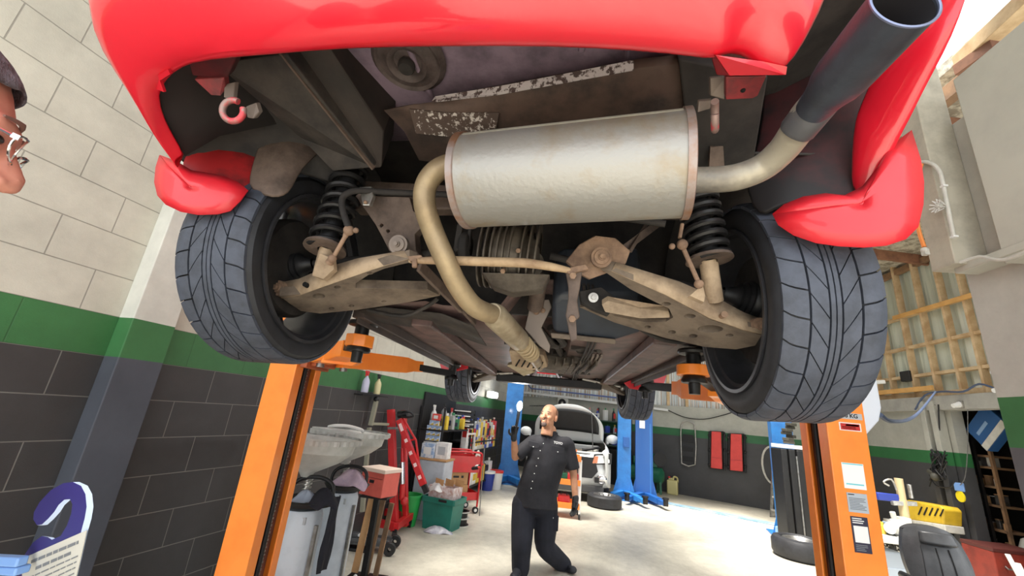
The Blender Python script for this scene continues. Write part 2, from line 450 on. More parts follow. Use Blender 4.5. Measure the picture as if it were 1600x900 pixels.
# right side wall with the doorway
dz0, dz1 = PRW(1497, 700), PRW(1592, 700)
t_a = (dz0-S0).dot(dR); t_b = (dz1-S0).dot(dR); t_c = (cRF-S0).dot(dR)
side_m = wall_mat('painted_side', 1.43, 1.63, C(176, 175, 165), C(48, 112, 64), C(70, 70, 72))
wall_local('wall_right', S0+dR*t_a, dR, t_c-t_a+.2, 0, 2.3, .16, side_m, nR)
wall_local('wall_right_near_door', S0+dR*(t_b-2.2), dR, 2.2, 0, 2.3, .16, side_m, nR)
lint = MB(); lint.bar(S0+dR*(t_b-2.2)+V((0,0,2.37)), S0+dR*(t_c)+V((0,0,2.37)), .22, .22); struct(lint.build('trim_1', grey_paint, bev=.006))
cladding('wall_right_cladding', S0+dR*(t_b-2.2)-nR*.16, dR, nR, t_c-t_b+2.4, 2.4, 5.3, clad2, .3, .03)
# door posts
for i, (x0, off) in enumerate(((1466, .05), (1482, .05))):
    p = PRW(x0, 690); p.z = 0
    mb = MB(); mb.box((0, 0, 1.2), (.14, .10, 2.4)); o = mb.build('trim_%d' % (i+2), side_m, bev=.004); o.location = p+nR*.08; o.rotation_euler = (0, 0, -RA); struct(o)
# timber studs and rails standing in front of the cladding
for px in (1376, 1398, 1434, 1468, 1507, 1545, 1585):
    p = PRW(px, 611, -.06); p.z = 3.75
    mb = MB(); mb.box((0, 0, 0), (.045, .10, 2.6)) ; mb2 = mb
    o = mb.build('trim_stud', wood, bev=.003, smooth=0); o.location = p; o.rotation_euler = (0, 0, -RA+PI/2); struct(o)
for z, m_, th in ((2.53, wood, .09), (2.87, wood, .05), (3.38, wood, .05), (3.95, wood, .05), (4.82, wood_dk, .1)):
    a = S0+dR*(t_b-1.6)+V((0,0,z)); b = S0+dR*t_c+V((0,0,z))
    struct(MB().bar(a-nR*.075, b-nR*.075, .09 if z != 2.53 else .13, th).build('trim_rail', m_, bev=.003, smooth=0))
a = PRW(1396, 497, .02); b = PRW(1560, 449, .02)
struct(MB().bar(a, b, .04, .07).build('trim_brace', M('new_pine', C(222, 172, 102), .6, col2=C(206, 156, 90), scale=4), smooth=0, bev=.003))
a = PRW(1340, 578, .06); b = PRW(1462, 628, .06); a.z = 2.62; b.z = 2.62
struct(MB().bar(a, b, .04, .08).build('trim_ledger', MATS['new_pine'], smooth=0, bev=.003))
# dark store room behind the doorway
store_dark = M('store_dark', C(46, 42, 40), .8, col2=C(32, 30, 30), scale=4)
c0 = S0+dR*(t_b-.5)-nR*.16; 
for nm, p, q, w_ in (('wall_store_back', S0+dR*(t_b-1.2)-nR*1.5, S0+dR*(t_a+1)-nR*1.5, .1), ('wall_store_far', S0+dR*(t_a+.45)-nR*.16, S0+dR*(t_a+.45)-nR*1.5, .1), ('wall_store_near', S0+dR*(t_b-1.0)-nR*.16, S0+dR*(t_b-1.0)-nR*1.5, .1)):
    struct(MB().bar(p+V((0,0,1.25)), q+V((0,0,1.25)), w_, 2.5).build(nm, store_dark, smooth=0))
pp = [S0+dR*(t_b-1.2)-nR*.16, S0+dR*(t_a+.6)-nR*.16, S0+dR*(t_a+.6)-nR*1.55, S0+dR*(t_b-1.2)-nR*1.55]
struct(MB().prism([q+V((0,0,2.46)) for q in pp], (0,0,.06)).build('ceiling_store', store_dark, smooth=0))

# near right wall with upper box panel and end post (x = 2.7)
near_m = wall_mat('near_side', 1.64, 1.925, C(190, 188, 180), green_c, C(96, 94, 98))
wn = MB(); wn.box((.1, .7, 1.9), (.2, 4.28, 3.8)); wn = wn.build('wall_right_near', near_m, smooth=0, bev=.004); wn.location = (2.7, 0, 0); struct(wn)
up = MB()
a0, a1, a2, a3 = PX(1500, 130, 2.58), PX(1555, 405, 2.58), PX(1600, 380, 2.58), PX(1600, 30, 2.58)
yb = (a0.y+a1.y)/2; zt, zb_ = 4.0, 2.66
up.box((2.71, (yb-2.0)/2, (zt+zb_)/2), (.26, yb+2.0, zt-zb_)); struct(up.build('wall_right_panel', pale_panel, bev=.008))
q0 = PX(1505, 418, 2.6); 
cp = MB(); cp.box((2.6, q0.y+.02, q0.z+1.1), (.2, .17, 2.2)); struct(cp.build('trim_post', M('post_grey', C(186, 180, 164), .6, col2=C(166, 160, 146), scale=7), bev=.006))
cp = MB(); cp.box((2.72, q0.y-.42, q0.z-.01), (.3, .9, .05)); struct(cp.build('trim_ledge', pale_panel, bev=.006))

# pilaster on the left wall
pl = PLW(200, 560); sp = (pl-A0).dot(dL)
ps = MB(); ps.box((sp, -.06, 2.8), (.26, .12, 5.6)); ps = ps.build('trim_pilaster', wall_mat('pilaster_daylit', 1.66, 1.896, C(214, 214, 206), green_c, C(78, 82, 92)), smooth=0, bev=.006)  # bands paler and bluer than the wall: daylight tint put into the colour
m = Matrix((dL, V((0,0,1)).cross(dL), V((0,0,1)))).transposed().to_4x4(); m.translation = A0; ps.matrix_world = m; struct(ps)

# roof: insulation under netting, purlins, rafters, sky openings, the unseen ones added to light the floor
insul = M('roof_insulation', C(196, 190, 172), .7, col2=C(128, 120, 104), scale=9, lo=.42, hi=.62, bump=.8, bscale=26)
def ZR(x): return 4.95 + .10*(6.2-x)
xs = [-4.2, -2.2, -.6, .9, 2.3, 3.7, 5.0, 6.2, 7.4]
ys = [-1.2, 1.2, 2.6, 4.2, 5.8, 7.4, 9.2, 11.2, 15.2]
openp = {(1, 2), (1, 4), (1, 6), (2, 5), (3, 3), (3, 4), (3, 5), (4, 2), (4, 3), (4, 4), (4, 5), (5, 1), (5, 3), (5, 4), (6, 1)}
k = 0
rf = MB()
for i in range(len(xs)-1):
    for j in range(len(ys)-1):
        if (i, j) in openp: continue
        x0, x1, y0, y1 = xs[i], xs[i+1], ys[j], ys[j+1]
        rf.prism([(x0, y0, ZR(x0)), (x1, y0, ZR(x1)), (x1, y1, ZR(x1)), (x0, y1, ZR(x0))], (0, 0, .12))
struct(rf.build('ceiling', insul, smooth=0))
purl = M('purlin_timber', C(146, 102, 76), .7, col2=C(112, 76, 58), scale=6)
for j, y in enumerate(ys):
    mb = MB(); mb.bar((-4.2, y, ZR(-4.2)-.08), (7.4, y, ZR(7.4)-.08), .07, .18)
    struct(mb.build('trim_purlin', purl, smooth=0, bev=.004))
for x in (-.6, 2.3, 3.7, 5.0):
    mb = MB(); mb.bar((x, -1.2, ZR(x)-.25), (x, 14.5, ZR(x)-.25), .1, .16)
    struct(mb.build('trim_rafter', wood_dk, smooth=0, bev=.004))

struct(MB().bar(PZ(1506, 98, 4.72), PZ(1625, -12, 4.72), .16, .12).build('trim_rafter', wood, smooth=0, bev=.004))
struct(MB().bar(PZ(1500, 112, 4.62), PZ(1560, 70, 4.62), .12, .10).build('trim_purlin', purl, smooth=0, bev=.004))
# ================================================================ the red car on the lift
car = thing('car', 'red hatchback raised high on the orange two post lift, seen from underneath at its rear', 'car', (-.1, 2.3, 1.9))
def cpart(mb, name, mat, label=None, parent=None, **k):
    o = mb.build(name, mat, parent or car, **k)
    if label: o['label'] = label
    return o

# ---- wheels
def wheel(name, c, axis, w=.225, R_=.313, rr=.24, detail=True, side=1):
    ax = V(axis).normalized()
    t = bpy.data.objects.new(name, None); t.empty_display_size = .1; COL.objects.link(t)
    t.parent = car; t.matrix_parent_inverse = wmat(car).inverted(); t.location = V(c)
    up = V((0, 0, 1)); b = up.cross(ax).normalized(); u = ax.cross(b)
    def pt(x, r, a): return V(c)+ax*x+(b*math.cos(a)+u*math.sin(a))*r
    h = w/2
    mb = MB()
    prof = [(-h+.004, rr), (-h-.004, rr+.02), (-h-.002, rr+.045), (-h+.010, R_-.012), (-h+.022, R_-.006), (-.02, R_-.005), (.02, R_-.005), (h-.022, R_-.006), (h-.010, R_-.012), (h+.002, rr+.045), (h+.004, rr+.02), (h-.004, rr)]
    mb.lathe(prof, c, ax, 72)
    mb.cur = 1
    g = .002
    def block(v0, v1, f0, f1, seg=3, thick=.0075):
        # angular extents f0(v), f1(v) in radians
        rows = []
        for k in range(seg+1):
            v = v0+(v1-v0)*k/seg
            drop = 0 if abs(v) < h-.03 else (abs(v)-(h-.03))**2*14
            r1 = R_+.003-drop; r0 = r1-thick
            a0, a1 = f0(v), f1(v); am = (a0+a1)/2
            rows.append([pt(v, r0, a0), pt(v, r1, a0), pt(v, r1, am), pt(v, r1, a1), pt(v, r0, a1)])
        mb.grid(rows)
        mb.add(rows[0], [(0, 1, 2, 3, 4)]); mb.add(rows[-1], [(4, 3, 2, 1, 0)])
    N = 30 if detail else 24; st = 2*PI/N
    ring = [i*2*PI/72 for i in range(73)]
    for v0, v1 in ((-.011, -.0035), (-.0005+.001, .008)) if False else ((-.0105, -.0015), (.0015, .0105)):
        rows = []
        for a in ring: rows.append([pt(v0, R_-.006, a), pt(v0, R_+.003, a), pt(v1, R_+.003, a), pt(v1, R_-.006, a)])
        mb.grid(rows)
    for i in range(N):
        a = i*st; gg = .0022/R_
        for sg in (-1, 1):
            sw = 1.55/R_; m0, m1 = (.0145, .050)
            off = 0 if sg > 0 else st/2
            sA = lambda v: a+off - (abs(v)-.0145)*sw*1.0
            if detail: block(sg*m0, sg*m1, lambda v: sA(v)+gg, lambda v: sA(v)+st-gg)
            else: block(sg*m0, sg*m1, lambda v: sA(v)+gg, lambda v: sA(v)+st-gg, 1)
            sB = lambda v: a+off - (.055-.0145)*sw - (abs(v)-.055)*.22/R_ - 3*max(0, abs(v)-.085)**1.5/R_
            block(sg*.055, sg*(h-.006), lambda v: sB(v)+gg, lambda v: sB(v)+st-gg, 4 if detail else 2)
    ty = mb.build('tyre', [rubber_side, rubber], t, smooth=35)
    # rim
    mb = MB()
    mb.lathe([(-h+.002, rr+.004), (-h-.006, rr+.004), (-h-.006, rr-.006), (-h+.012, rr-.014), (-.03, rr-.026), (h-.03, rr-.022), (h-.004, rr-.004), (h-.004, rr-.012), (h-.03, rr-.03), (-.03, rr-.034), (-h+.014, rr-.022)], c, ax, 64, closed=True)
    mb.build('rim', M('rim_inside', C(70, 70, 74), .4, metal=.4, col2=C(50, 50, 54), scale=6), t, smooth=35)
    mb = MB()
    sx = h-.03
    for k in range(5):
        a = 2*PI*k/5+.55
        for da in (-.17, .17):
            mb.prism([pt(sx, .05, a+da*2.2), pt(sx, rr-.02, a+da*.9-.06*0), pt(sx, rr-.02, a+da*.9+.10*(1 if da > 0 else -1)), pt(sx, .05, a+da*3.2)], -ax*.022)
    mb.cyl(V(c)+ax*(sx-.04), V(c)+ax*(sx+.004), .075, n=24)
    mb.build('spokes', M('spoke_silver', C(120, 120, 124), .35, metal=.6), t, bev=.004)
    # brake and hub
    mb = MB(); mb.lathe([(-.045, .02), (-.045, .155), (-.03, .165), (.02, .165), (.02, .03)], c, ax, 40)
    mb.build('brake_drum', M('brake_backing', C(52, 48, 46), .7, metal=.2, col2=C(36, 33, 32), scale=14, bump=.4), t)
    return t
LWc, RWc = V((-.913, 1.218, 1.949)), V((.623, 1.24, 1.916))
axL = V((-math.cos(-.029)*math.cos(.018), math.sin(.018), math.sin(-.029)))
axR = V((math.cos(.053)*math.cos(-.047), math.sin(-.047), math.sin(.053)))
wl = wheel('rear_wheel', LWc, axL, .212, .311, .242)
wr = wheel('rear_wheel', RWc, axR, .222, .313, .238)
FLc, FRc = V((-.80, 3.72, 1.925)), V((.705, 3.72, 1.915))
wheel('front_wheel', FLc, V((-1, .05, 0)), .205, .305, .225, detail=False)
wheel('front_wheel', FRc, V((1, .05, .0)), .205, .305, .225, detail=False)

# ---- rear bumper skin
st_ = [  # (inner edge px,py,Y), (outer px,py,Y)
 ((277,250,.835),(281,267,.862)), ((256,215,.775),(255,236,.795)), ((240,188,.722),(227,190,.725)), ((227,147,.665),(200,147,.66)),
 ((243,122,.632),(143,73,.585)), ((265,103,.605),(112,0,.52)), ((300,91,.585),(150,-70,.475)), ((420,81,.555),(370,-70,.455)),
 ((520,70,.54),(490,-70,.44)), ((700,66,.53),(690,-70,.43)), ((870,66,.53),(870,-70,.43)), ((1000,73,.535),(1010,-70,.435)),
 ((1100,84,.545),(1115,-70,.445)), ((1124,89,.55),(1145,-70,.45)), ((1143,79,.552),(1172,-70,.452)), ((1172,80,.556),(1210,-70,.457)),
 ((1190,94,.56),(1245,-65,.463)), ((1208,100,.562),(1272,-50,.475)), ((1229,108,.566),(1300,-20,.495))]
rows = [[], [], [], [], [], []]
for (a, b, y0), (c_, d_, y1) in st_:
    p, q = PY(a, b, y0), PY(c_, d_, y1)
    cx = V((-.11, 1.3, 0)); out = (q-p); out.z = 0
    nrm = V((p.x+.13, (p.y-1.25)*1.0, 0)).normalized()
    inn = p - nrm*.018 + V((0, 0, .012))
    m1 = p.lerp(q, .33) - V((0, 0, .006)) + nrm*.004; m2 = p.lerp(q, .7) + nrm*.004
    up1 = q + V((0, 0, .18)) + nrm*.01; 
    for r_, w_ in zip(rows, (inn, p, m1, m2, q, up1)): r_.append(w_)
rows.append([p + V((0, 0, .28)) for p in rows[5]])
bump = MB(); bump.grid(rows)
bumper = cpart(bump, 'rear_bumper', red, 'glossy red rear bumper', smooth=75, solid=.004, subd=1)
inner = [[], [], []]
for p in rows[1][:7]:
    nrm = V((p.x+.13, (p.y-1.25), 0)).normalized()
    for r_, q_ in zip(inner, (p+V((0,0,.016))-nrm*.012, p-nrm*.07+V((0,0,.10)), p-nrm*.30+V((0,0,.26)))): r_.append(q_)
mb = MB(); mb.grid(inner); cpart(mb, 'bumper_liner', M('liner_black', C(40, 36, 36), .8), smooth=60, solid=.002)
# lip tab under the bumper, right
mb = MB(); mb.prism([PY(1118,86,.545), PY(1136,112,.58), PY(1140,118,.585), PY(1210,117,.585), PY(1228,117,.575), PY(1230,104,.565), PY(1192,96,.56)], (0,.006,.006))
cpart(mb, 'bumper_lip', red, smooth=0)
mb = MB(); mb.prism([PY(232,128,.645), PY(247,118,.63), PY(256,144,.655), PY(246,140,.66)], (0,.004,.006))
mb.prism([PY(262,108,.61), PY(246,118,.625), PY(250,126,.635), PY(266,116,.62)], (0,.004,.006))
cpart(mb, 'bumper_tab', red, smooth=0)

# ---- right rear corner of the body (beyond the tail pipe)
cor = [((1335,312,.925),(1392,268,.885)), ((1336,260,.90),(1405,246,.86)), ((1341,213,.865),(1427,213,.815)), ((1350,191,.85),(1442,190,.79)),
       ((1368,150,.81),(1462,150,.75)), ((1387,114,.775),(1481,114,.72)), ((1420,60,.72),(1508,60,.675)), ((1455,0,.68),(1524,0,.64)), ((1490,-70,.64),(1540,-70,.60))]
rows2 = [[], [], [], [], []]
for (a, b, y0), (c_, d_, y1) in cor:
    p, q = PY(a, b, y0), PY(c_, d_, y1)
    for r_, w_ in zip(rows2, (p+V((0, .0, .05)), p, p.lerp(q, .5)+V((0, -.012, -.012)), q, q+V((.02, .01, .3)))): r_.append(w_)
mb = MB(); mb.grid(rows2); cpart(mb, 'quarter_panel', red, smooth=60, solid=.003, subd=1)
# left quarter above
rows3 = [[p+V((.01, 0, .02)) for p in rows[4][:6]], [p+V((-.01, 0, .35)) for p in rows[4][:6]]]
# sides, sills
def side_panel(x, y0, y1, z0, z1, sg):
    prof = [(x-sg*.04, z0), (x, z0+.03), (x+sg*.03, z0+.16), (x+sg*.035, z0+.4), (x+sg*.01, z1)]
    mb = MB(); mb.grid([[(a, y, z) for a, z in prof] for y in (y0, (y0+y1)/2, y1)]); return mb
cpart(side_panel(-.93, 1.62, 3.32, 1.93, 2.75, -1), 'left_side_panel', red, smooth=60, solid=.006)
cpart(side_panel(.74, 1.62, 3.32, 1.93, 2.75, 1), 'right_side_panel', red, smooth=60, solid=.006)
# wheel-arch fenders and roof-side body so the shell is closed
for sg, x0 in ((-1, -1.0), (1, .72)):
    for yc, nm in ((1.22, 'rear_fender'), (3.72, 'front_fender')):
        pts = []
        for k in range(4 if yc < 2 else 0, 13):
            a = PI*k/12; pts.append((x0+sg*.02, yc-.40*math.cos(a), 2.03+.33*math.sin(a)))
        pts = ([] if yc < 2 else [(x0+sg*.02, yc-.40, 2.0)])+pts+[(x0+sg*.02, yc+.40, 1.98), (x0+sg*.02, yc+.5, 1.98), (x0, yc+.5, 2.8), (x0, yc-.20, 2.8)]
        mb = MB(); mb.prism(pts, (-sg*.006, 0, 0)); cpart(mb, nm, red, smooth=0)
mb = MB(); mb.prism([(-.95, .62, 2.8), (.76, .62, 2.8), (.74, 4.3, 2.75), (-.93, 4.3, 2.75)], (0, 0, .02)); cpart(mb, 'body_shell_top', dark_under, smooth=0)
# front end: bumper underside and lip
mb = MB()
mb.grid([[(-.86, 4.05, 2.0), (-.5, 4.38, 2.0), (-.05, 4.46, 2.0), (.4, 4.38, 2.0), (.76, 4.05, 2.0)], [(-.88, 4.08, 2.3), (-.5, 4.44, 2.3), (-.05, 4.52, 2.3), (.4, 4.44, 2.3), (.78, 4.08, 2.3)]])
cpart(mb, 'front_bumper', red, smooth=60, solid=.006)

# ---- boot floor, rails, rear cavity
Zb = 2.40
mb = MB()
bf = [[PZ(400+k*80, py, Zb+.02*math.sin(k)) for k in range(10)] for py in (0, 60, 110, 170, 230)]
mb.grid([[V((x, y, 2.42+.01*math.sin(9*x+5*y))) for x in (-.62, -.5, -.38, -.26, -.14, -.02, .1, .22, .34, .46)] for y in (.60, .70, .80, .92, 1.04, 1.16)])
cpart(mb, 'boot_floor', floor_paint, solid=.004, smooth=60)
pc = PZ(637, 97, 2.405)
mb = MB(); mb.lathe([(-.012, .0), (-.012, .016), (0, .018), (0, .036), (-.01, .042), (-.014, .052), (-.004, .060), (.0, .078), (-.006, .086), (.01, .10)], pc, (0, .1, 1), 36)
cpart(mb, 'floor_plug', M('plug', C(96, 84, 82), .65, col2=C(70, 60, 58), scale=22, bump=.4))
mb = MB(); mb.lathe([(-.028, 0), (-.028, .018), (-.022, .022), (-.01, .022)], pc, (0, .1, 1), 24); cpart(mb, 'plug_cap', dark_under)
for k in range(6):   # pressed ribs
    pass
for (x0, y0, x1, y1) in ((-.42, .66, -.40, .95), (.12, .64, .13, .80), (.02, .64, .02, .78), (.24, .64, .25, .8)):
    mb = MB(); mb.tube([(x0, y0, 2.408), (x1, y1, 2.408)], .008, 8); cpart(mb, 'floor_rib', floor_paint)
# closing wall between cavity and cabin
mb = MB(); mb.prism([(-1.0, 1.22, 1.98), (.8, 1.22, 1.98), (.8, 1.22, 2.8), (-1.0, 1.22, 2.8)], (0, .01, 0))
# rail on the left (deep box section)
a = [PY(440,78,.66), PY(520,66,.66), PY(700,330,1.06), PY(560,262,1.0)]
def quadbox(mb, p, e): mb.prism(p, e)
mb = MB()
L0, L1 = PY(452,80,.70), PY(580,262,1.02); 
mb.prism([PY(432,78,.72), PY(512,70,.72), PY(600,205,.94), PY(596,262,1.02), PY(582,264,1.02)], (0, .03, .14))
cpart(mb, 'chassis_rail', M('rail_brown', C(54, 46, 42), .7, col2=C(38, 33, 31), scale=7, bump=.3), smooth=0, bev=.004)
mb = MB(); mb.bar(PY(440,80,.70), PY(584,262,1.0), .006, .02); cpart(mb, 'rail_flange', brown_steel)
mb = MB(); mb.prism([PY(335,100,.70), PY(448,84,.70), PY(586,262,1.0), PY(520,268,1.02), PY(470,215,.95), PY(400,150,.83)], (0, .02, .10))
cpart(mb, 'rail_side', black_under, smooth=0, bev=.004)
mb = MB(); mb.ball(PY(463,128,.775), (.007, .010, .007)); cpart(mb, 'rail_drain_hole', M('void_black', C(8, 8, 8), .9))
# right rail
mb = MB(); mb.prism([PY(1060,92,.72), PY(1200,120,.74), PY(1170,300,1.08), PY(1085,300,1.08)], (0, .03, .1)); cpart(mb, 'chassis_rail', dark_under, smooth=0, bev=.004)
# inner wheelhouses, left and right: dark pressed panels
def wheelhouse(px_rows, name, mat, **k):
    mb = MB(); mb.grid([[PY(*q) for q in r] for r in px_rows]); return cpart(mb, name, mat, smooth=60, solid=.006, **k)
wheelhouse([[(222,138,.70),(300,110,.72),(360,100,.74),(420,120,.78),(470,170,.9)],
            [(236,185,.77),(320,160,.84),(380,160,.86),(440,190,.92),(500,225,1.0)],
            [(254,215,.83),(330,210,.93),(400,215,.95),(470,240,1.0),(530,265,1.08)],
            [(277,268,.90),(350,250,.96),(430,262,.99),(500,280,1.07),(550,300,1.12)]], 'inner_wing', dark_under, subd=1)
# red-painted liner end above the left mudflap and the brown pressed shoe beside it
wheelhouse([[(278,268,.89),(302,278,.90),(330,284,.91),(372,298,.93),(392,306,.945)],
            [(292,240,.885),(312,225,.91),(345,222,.94),(385,235,.96),(402,262,.97)],
            [(300,215,.93),(318,195,.96),(355,195,.99),(392,205,1.0),(420,225,1.0)]], 'arch_liner_front', M('liner_red', C(168, 34, 36), .55, col2=C(92, 30, 30), scale=8, lo=.42, hi=.62), subd=1)
wheelhouse([[(386,292,.93),(402,304,.93),(426,311,.93),(444,308,.94),(456,298,.96)],
            [(392,262,.945),(410,268,.94),(432,280,.93),(452,276,.95),(470,262,.98)],
            [(405,220,.97),(425,225,.96),(450,232,.95),(475,236,.98),(505,236,1.02)],
            [(420,190,1.0),(440,190,1.0),(465,190,1.0),(490,195,1.02),(530,205,1.06)]], 'arch_liner_foot', brown_steel, subd=1)
wheelhouse([[(1190,345,.99),(1208,330,.97),(1240,318,.95),(1290,316,.94),(1350,316,.92)],
            [(1160,300,1.02),(1185,285,1.0),(1215,275,.97),(1260,270,.95),(1362,262,.93)],
            [(1175,255,1.03),(1210,240,1.0),(1250,230,.98),(1300,222,.95),(1370,215,.93)],
            [(1190,190,1.06),(1230,190,1.02),(1270,180,1.0),(1310,165,.97),(1400,150,.93)],
            [(1190,110,1.08),(1240,110,1.05),(1290,90,1.0),(1350,60,.98),(1460,20,.95)],
            [(1200,20,1.1),(1260,10,1.05),(1320,-30,1.0),(1400,-60,.98),(1480,-90,.95)]], 'inner_wing', M('wing_mix', C(66, 28, 30), .6, col2=C(26, 22, 23), scale=4, lo=.40, hi=.55), subd=1)
# body cavity roof so no daylight shows above
mb = MB(); mb.prism([(-.99, .70, 2.50), (-.60, .62, 2.50), (.5, .62, 2.50), (.78, .72, 2.60), (.78, 1.75, 2.60), (-.99, 1.75, 2.50)], (0, 0, .02)); cpart(mb, 'under_body_roof', dark_under, smooth=0)
mb = MB(); mb.prism([(-.78, 1.64, 1.95), (.60, 1.64, 1.95), (.60, 1.64, 2.6), (-.78, 1.64, 2.6)], (0, .02, 0)); cpart(mb, 'rear_bulkhead', dark_under, smooth=0)
# wheel wells
for c, sg in ((LWc, -1), (RWc, 1), (FLc, -1), (FRc, 1)):
    mb = MB(); x0 = c.x-sg*.20; x1 = c.x+sg*.10; rows_ = []
    rear = c.y < 2
    for k in range(13):
        a = PI*(k/12); rows_.append([(x0, c.y-.40*math.cos(a), c.z+.10+.34*math.sin(a)), (x1, c.y-.40*math.cos(a), c.z+.10+.34*math.sin(a))])
    if rear: rows_ = rows_[3:]
    mb.grid(rows_)
    if not rear: mb.prism([r[0] for r in rows_], (sg*.005, 0, 0))
    cpart(mb, 'wheel_well', dark_under, solid=.006, smooth=60)

# ---- red brackets and tow hooks under the bumper
mb = MB(); mb.prism([PY(292,90,.60), PY(372,86,.60), PY(356,120,.66), PY(345,124,.67), PY(300,118,.65)], (0,.01,.03)); cpart(mb, 'bumper_beam_bracket', maroon_paint, smooth=0, bev=.003)
mb = MB(); mb.prism([PY(303,124,.66), PY(350,122,.66), PY(352,140,.685), PY(344,150,.69), PY(330,149,.69)], (0,.006,.02)); cpart(mb, 'bumper_bracket_foot', red_faded, smooth=0, bev=.002)
mb = MB(); mb.prism([PY(1112,90,.58), PY(1184,92,.59), PY(1205,116,.62), PY(1136,119,.62), PY(1120,118,.62)], (0,.01,.03)); cpart(mb, 'bumper_beam_bracket', M('crimson_bracket', C(140, 24, 34), .5, col2=C(110, 24, 32), scale=8), smooth=0, bev=.003)
mb = MB(); mb.prism([PY(1134,120,.625), PY(1198,119,.625), PY(1184,150,.67), PY(1176,154,.675), PY(1134,156,.675)], (0,.006,.02)); cpart(mb, 'bumper_bracket_foot', red_faded, smooth=0, bev=.002)
mb = MB(); mb.ball(PY(1161,141,.655), .0045); cpart(mb, 'bracket_hole', MATS['void_black'])
def arcpath(c, u, w, r, a0, a1, n): return [c+(u*math.cos(a0+(a1-a0)*k/n)+w*math.sin(a0+(a1-a0)*k/n))*r for k in range(n+1)]
hook_m = M('tow_hook_steel', C(150, 126, 120), .5, metal=.4, col2=C(206, 74, 82), scale=16, lo=.55, hi=.62)
hc = PY(364,173,.66); 
mb = MB(); mb.tube(arcpath(hc, CR, CU, .0225, math.radians(60), math.radians(375), 22), .0068, 10); cpart(mb, 'tow_hook', hook_m)
mb = MB(); mb.prism([PY(350,132,.68), PY(367,128,.68), PY(364,156,.68), PY(349,152,.68)], (0,.01,.01)); mb.prism([PY(384,166,.69), PY(400,160,.70), PY(405,175,.71), PY(396,186,.71), PY(386,184,.70)], (0,.01,.01)); cpart(mb, 'tow_hook_bracket', M('bracket_grey', C(130, 118, 110), .6, metal=.3), smooth=0, bev=.002)
hc = PY(1117,180,.68)
mb = MB(); mb.tube(arcpath(hc, CR*.35+V((0,.9,0)), CU, .024, math.radians(-150), math.radians(100), 22), .0075, 10); cpart(mb, 'tow_hook', hook_m)
mb = MB(); mb.prism([PY(1110,122,.66), PY(1134,120,.66), PY(1132,156,.69), PY(1110,150,.69)], (0,.008,.012)); mb.prism([PY(1092,158,.70), PY(1114,156,.70), PY(1110,170,.71), PY(1090,176,.71)], (0,.008,.012)); cpart(mb, 'tow_hook_bracket', MATS['bracket_grey'], smooth=0, bev=.002)

# ---- heat shield
mb = MB()
hs = [[(690,150,2.345),(780,134,2.345),(880,115,2.345),(1000,92,2.345),(1075,84,2.345)], [(686,158,2.325),(780,145,2.325),(880,127,2.325),(1000,106,2.325),(1080,98,2.325)], [(640,164,2.31),(760,170,2.31),(880,152,2.31),(1000,140,2.31),(1085,130,2.31)],
      [(600,172,2.305),(740,192,2.30),(860,192,2.30),(980,184,2.30),(1090,170,2.30)], [(632,205,2.28),(740,225,2.28),(860,240,2.28),(980,240,2.28),(1090,230,2.28)], [(655,250,2.25),(740,262,2.25),(860,280,2.25),(980,280,2.25),(1090,280,2.25)]]
mb.grid([[PZ(*q) for q in r] for r in hs])
flake = M('shield_flaking', C(78, 64, 58), .7, metal=.1, col2=C(196, 190, 186), scale=70, lo=.54, hi=.60, bump=.5, bscale=50)
cpart(mb, 'heat_shield', shield, smooth=45, solid=.003)
mb = MB(); mb.grid([[PZ(680,151,2.340), PZ(780,135,2.340), PZ(880,116,2.340), PZ(990,94,2.340)], [PZ(674,160,2.318), PZ(780,148,2.318), PZ(880,130,2.318), PZ(990,110,2.318)]])
cpart(mb, 'shield_bright_edge', M('shield_highlight', C(206, 202, 204), .6, metal=.1, col2=C(84, 72, 70), scale=60, lo=.50, hi=.56, bump=.4), solid=.002, smooth=0)  # whitish highlight along the shield's top edge, put into the colour
mb = MB(); mb.grid([[PZ(640,170,2.303), PZ(700,176,2.303), PZ(780,176,2.303)], [PZ(650,208,2.275), PZ(700,213,2.275), PZ(775,200,2.28)]]); cpart(mb, 'shield_flaked_face', flake, solid=.003, smooth=0)

# ---- muffler, pipes
mL, mR = PY(727,284,.865), PY(1078,257,.775)
axm = (mR-mL).normalized(); Lm = (mR-mL).length; Rm = .112
mb = MB(); mb.lathe([(.0, 0), (0, .075), (.002, Rm-.006), (.006, Rm), (Lm-.006, Rm), (Lm-.002, Rm-.006), (Lm, .07), (Lm, 0)], mL, axm, 64)
muf = cpart(mb, 'muffler', alu_muffler, smooth=40)
for h in (.004, Lm-.012):
    mb = MB(); mb.lathe([(h-.004, Rm-.02), (h-.005, Rm+.004), (h+.010, Rm+.004), (h+.012, Rm-.001)], mL, axm, 64); cpart(mb, 'muffler_seam_ring', muffler_rim, parent=muf)
mb = MB(); rr_ = Rm+.0015
for da in (0, .09):
    pass
w0 = axm.cross(V((0,0,1))).normalized()*-1; 
for a in (.62, .70):
    dvec = V((0,-1,0))*math.cos(a)+V((0,0,1))*math.sin(a); dvec = (dvec-axm*dvec.dot(axm)).normalized()
    mb.bar(mL+axm*.02+dvec*Rm, mR-axm*.02+dvec*Rm, .003, .003, up=dvec)
cpart(mb, 'muffler_fold', M('fold_line', C(150, 146, 136), .5, metal=.4), parent=muf)
fp = [(735,255,.865),(705,257,.86),(680,269,.86),(665,292,.87),(664,322,.885),(676,360,.92),(694,402,.95),(714,444,1.0),(740,478,1.06),(770,492,1.12)]
mb = MB(); mb.tube([PY(*q) for q in fp], .0275, 24, sub=5); cpart(mb, 'exhaust_pipe', pipe_tan)
mb = MB(); p0, p1 = PY(768,488,1.11), PY(815,536,1.42)
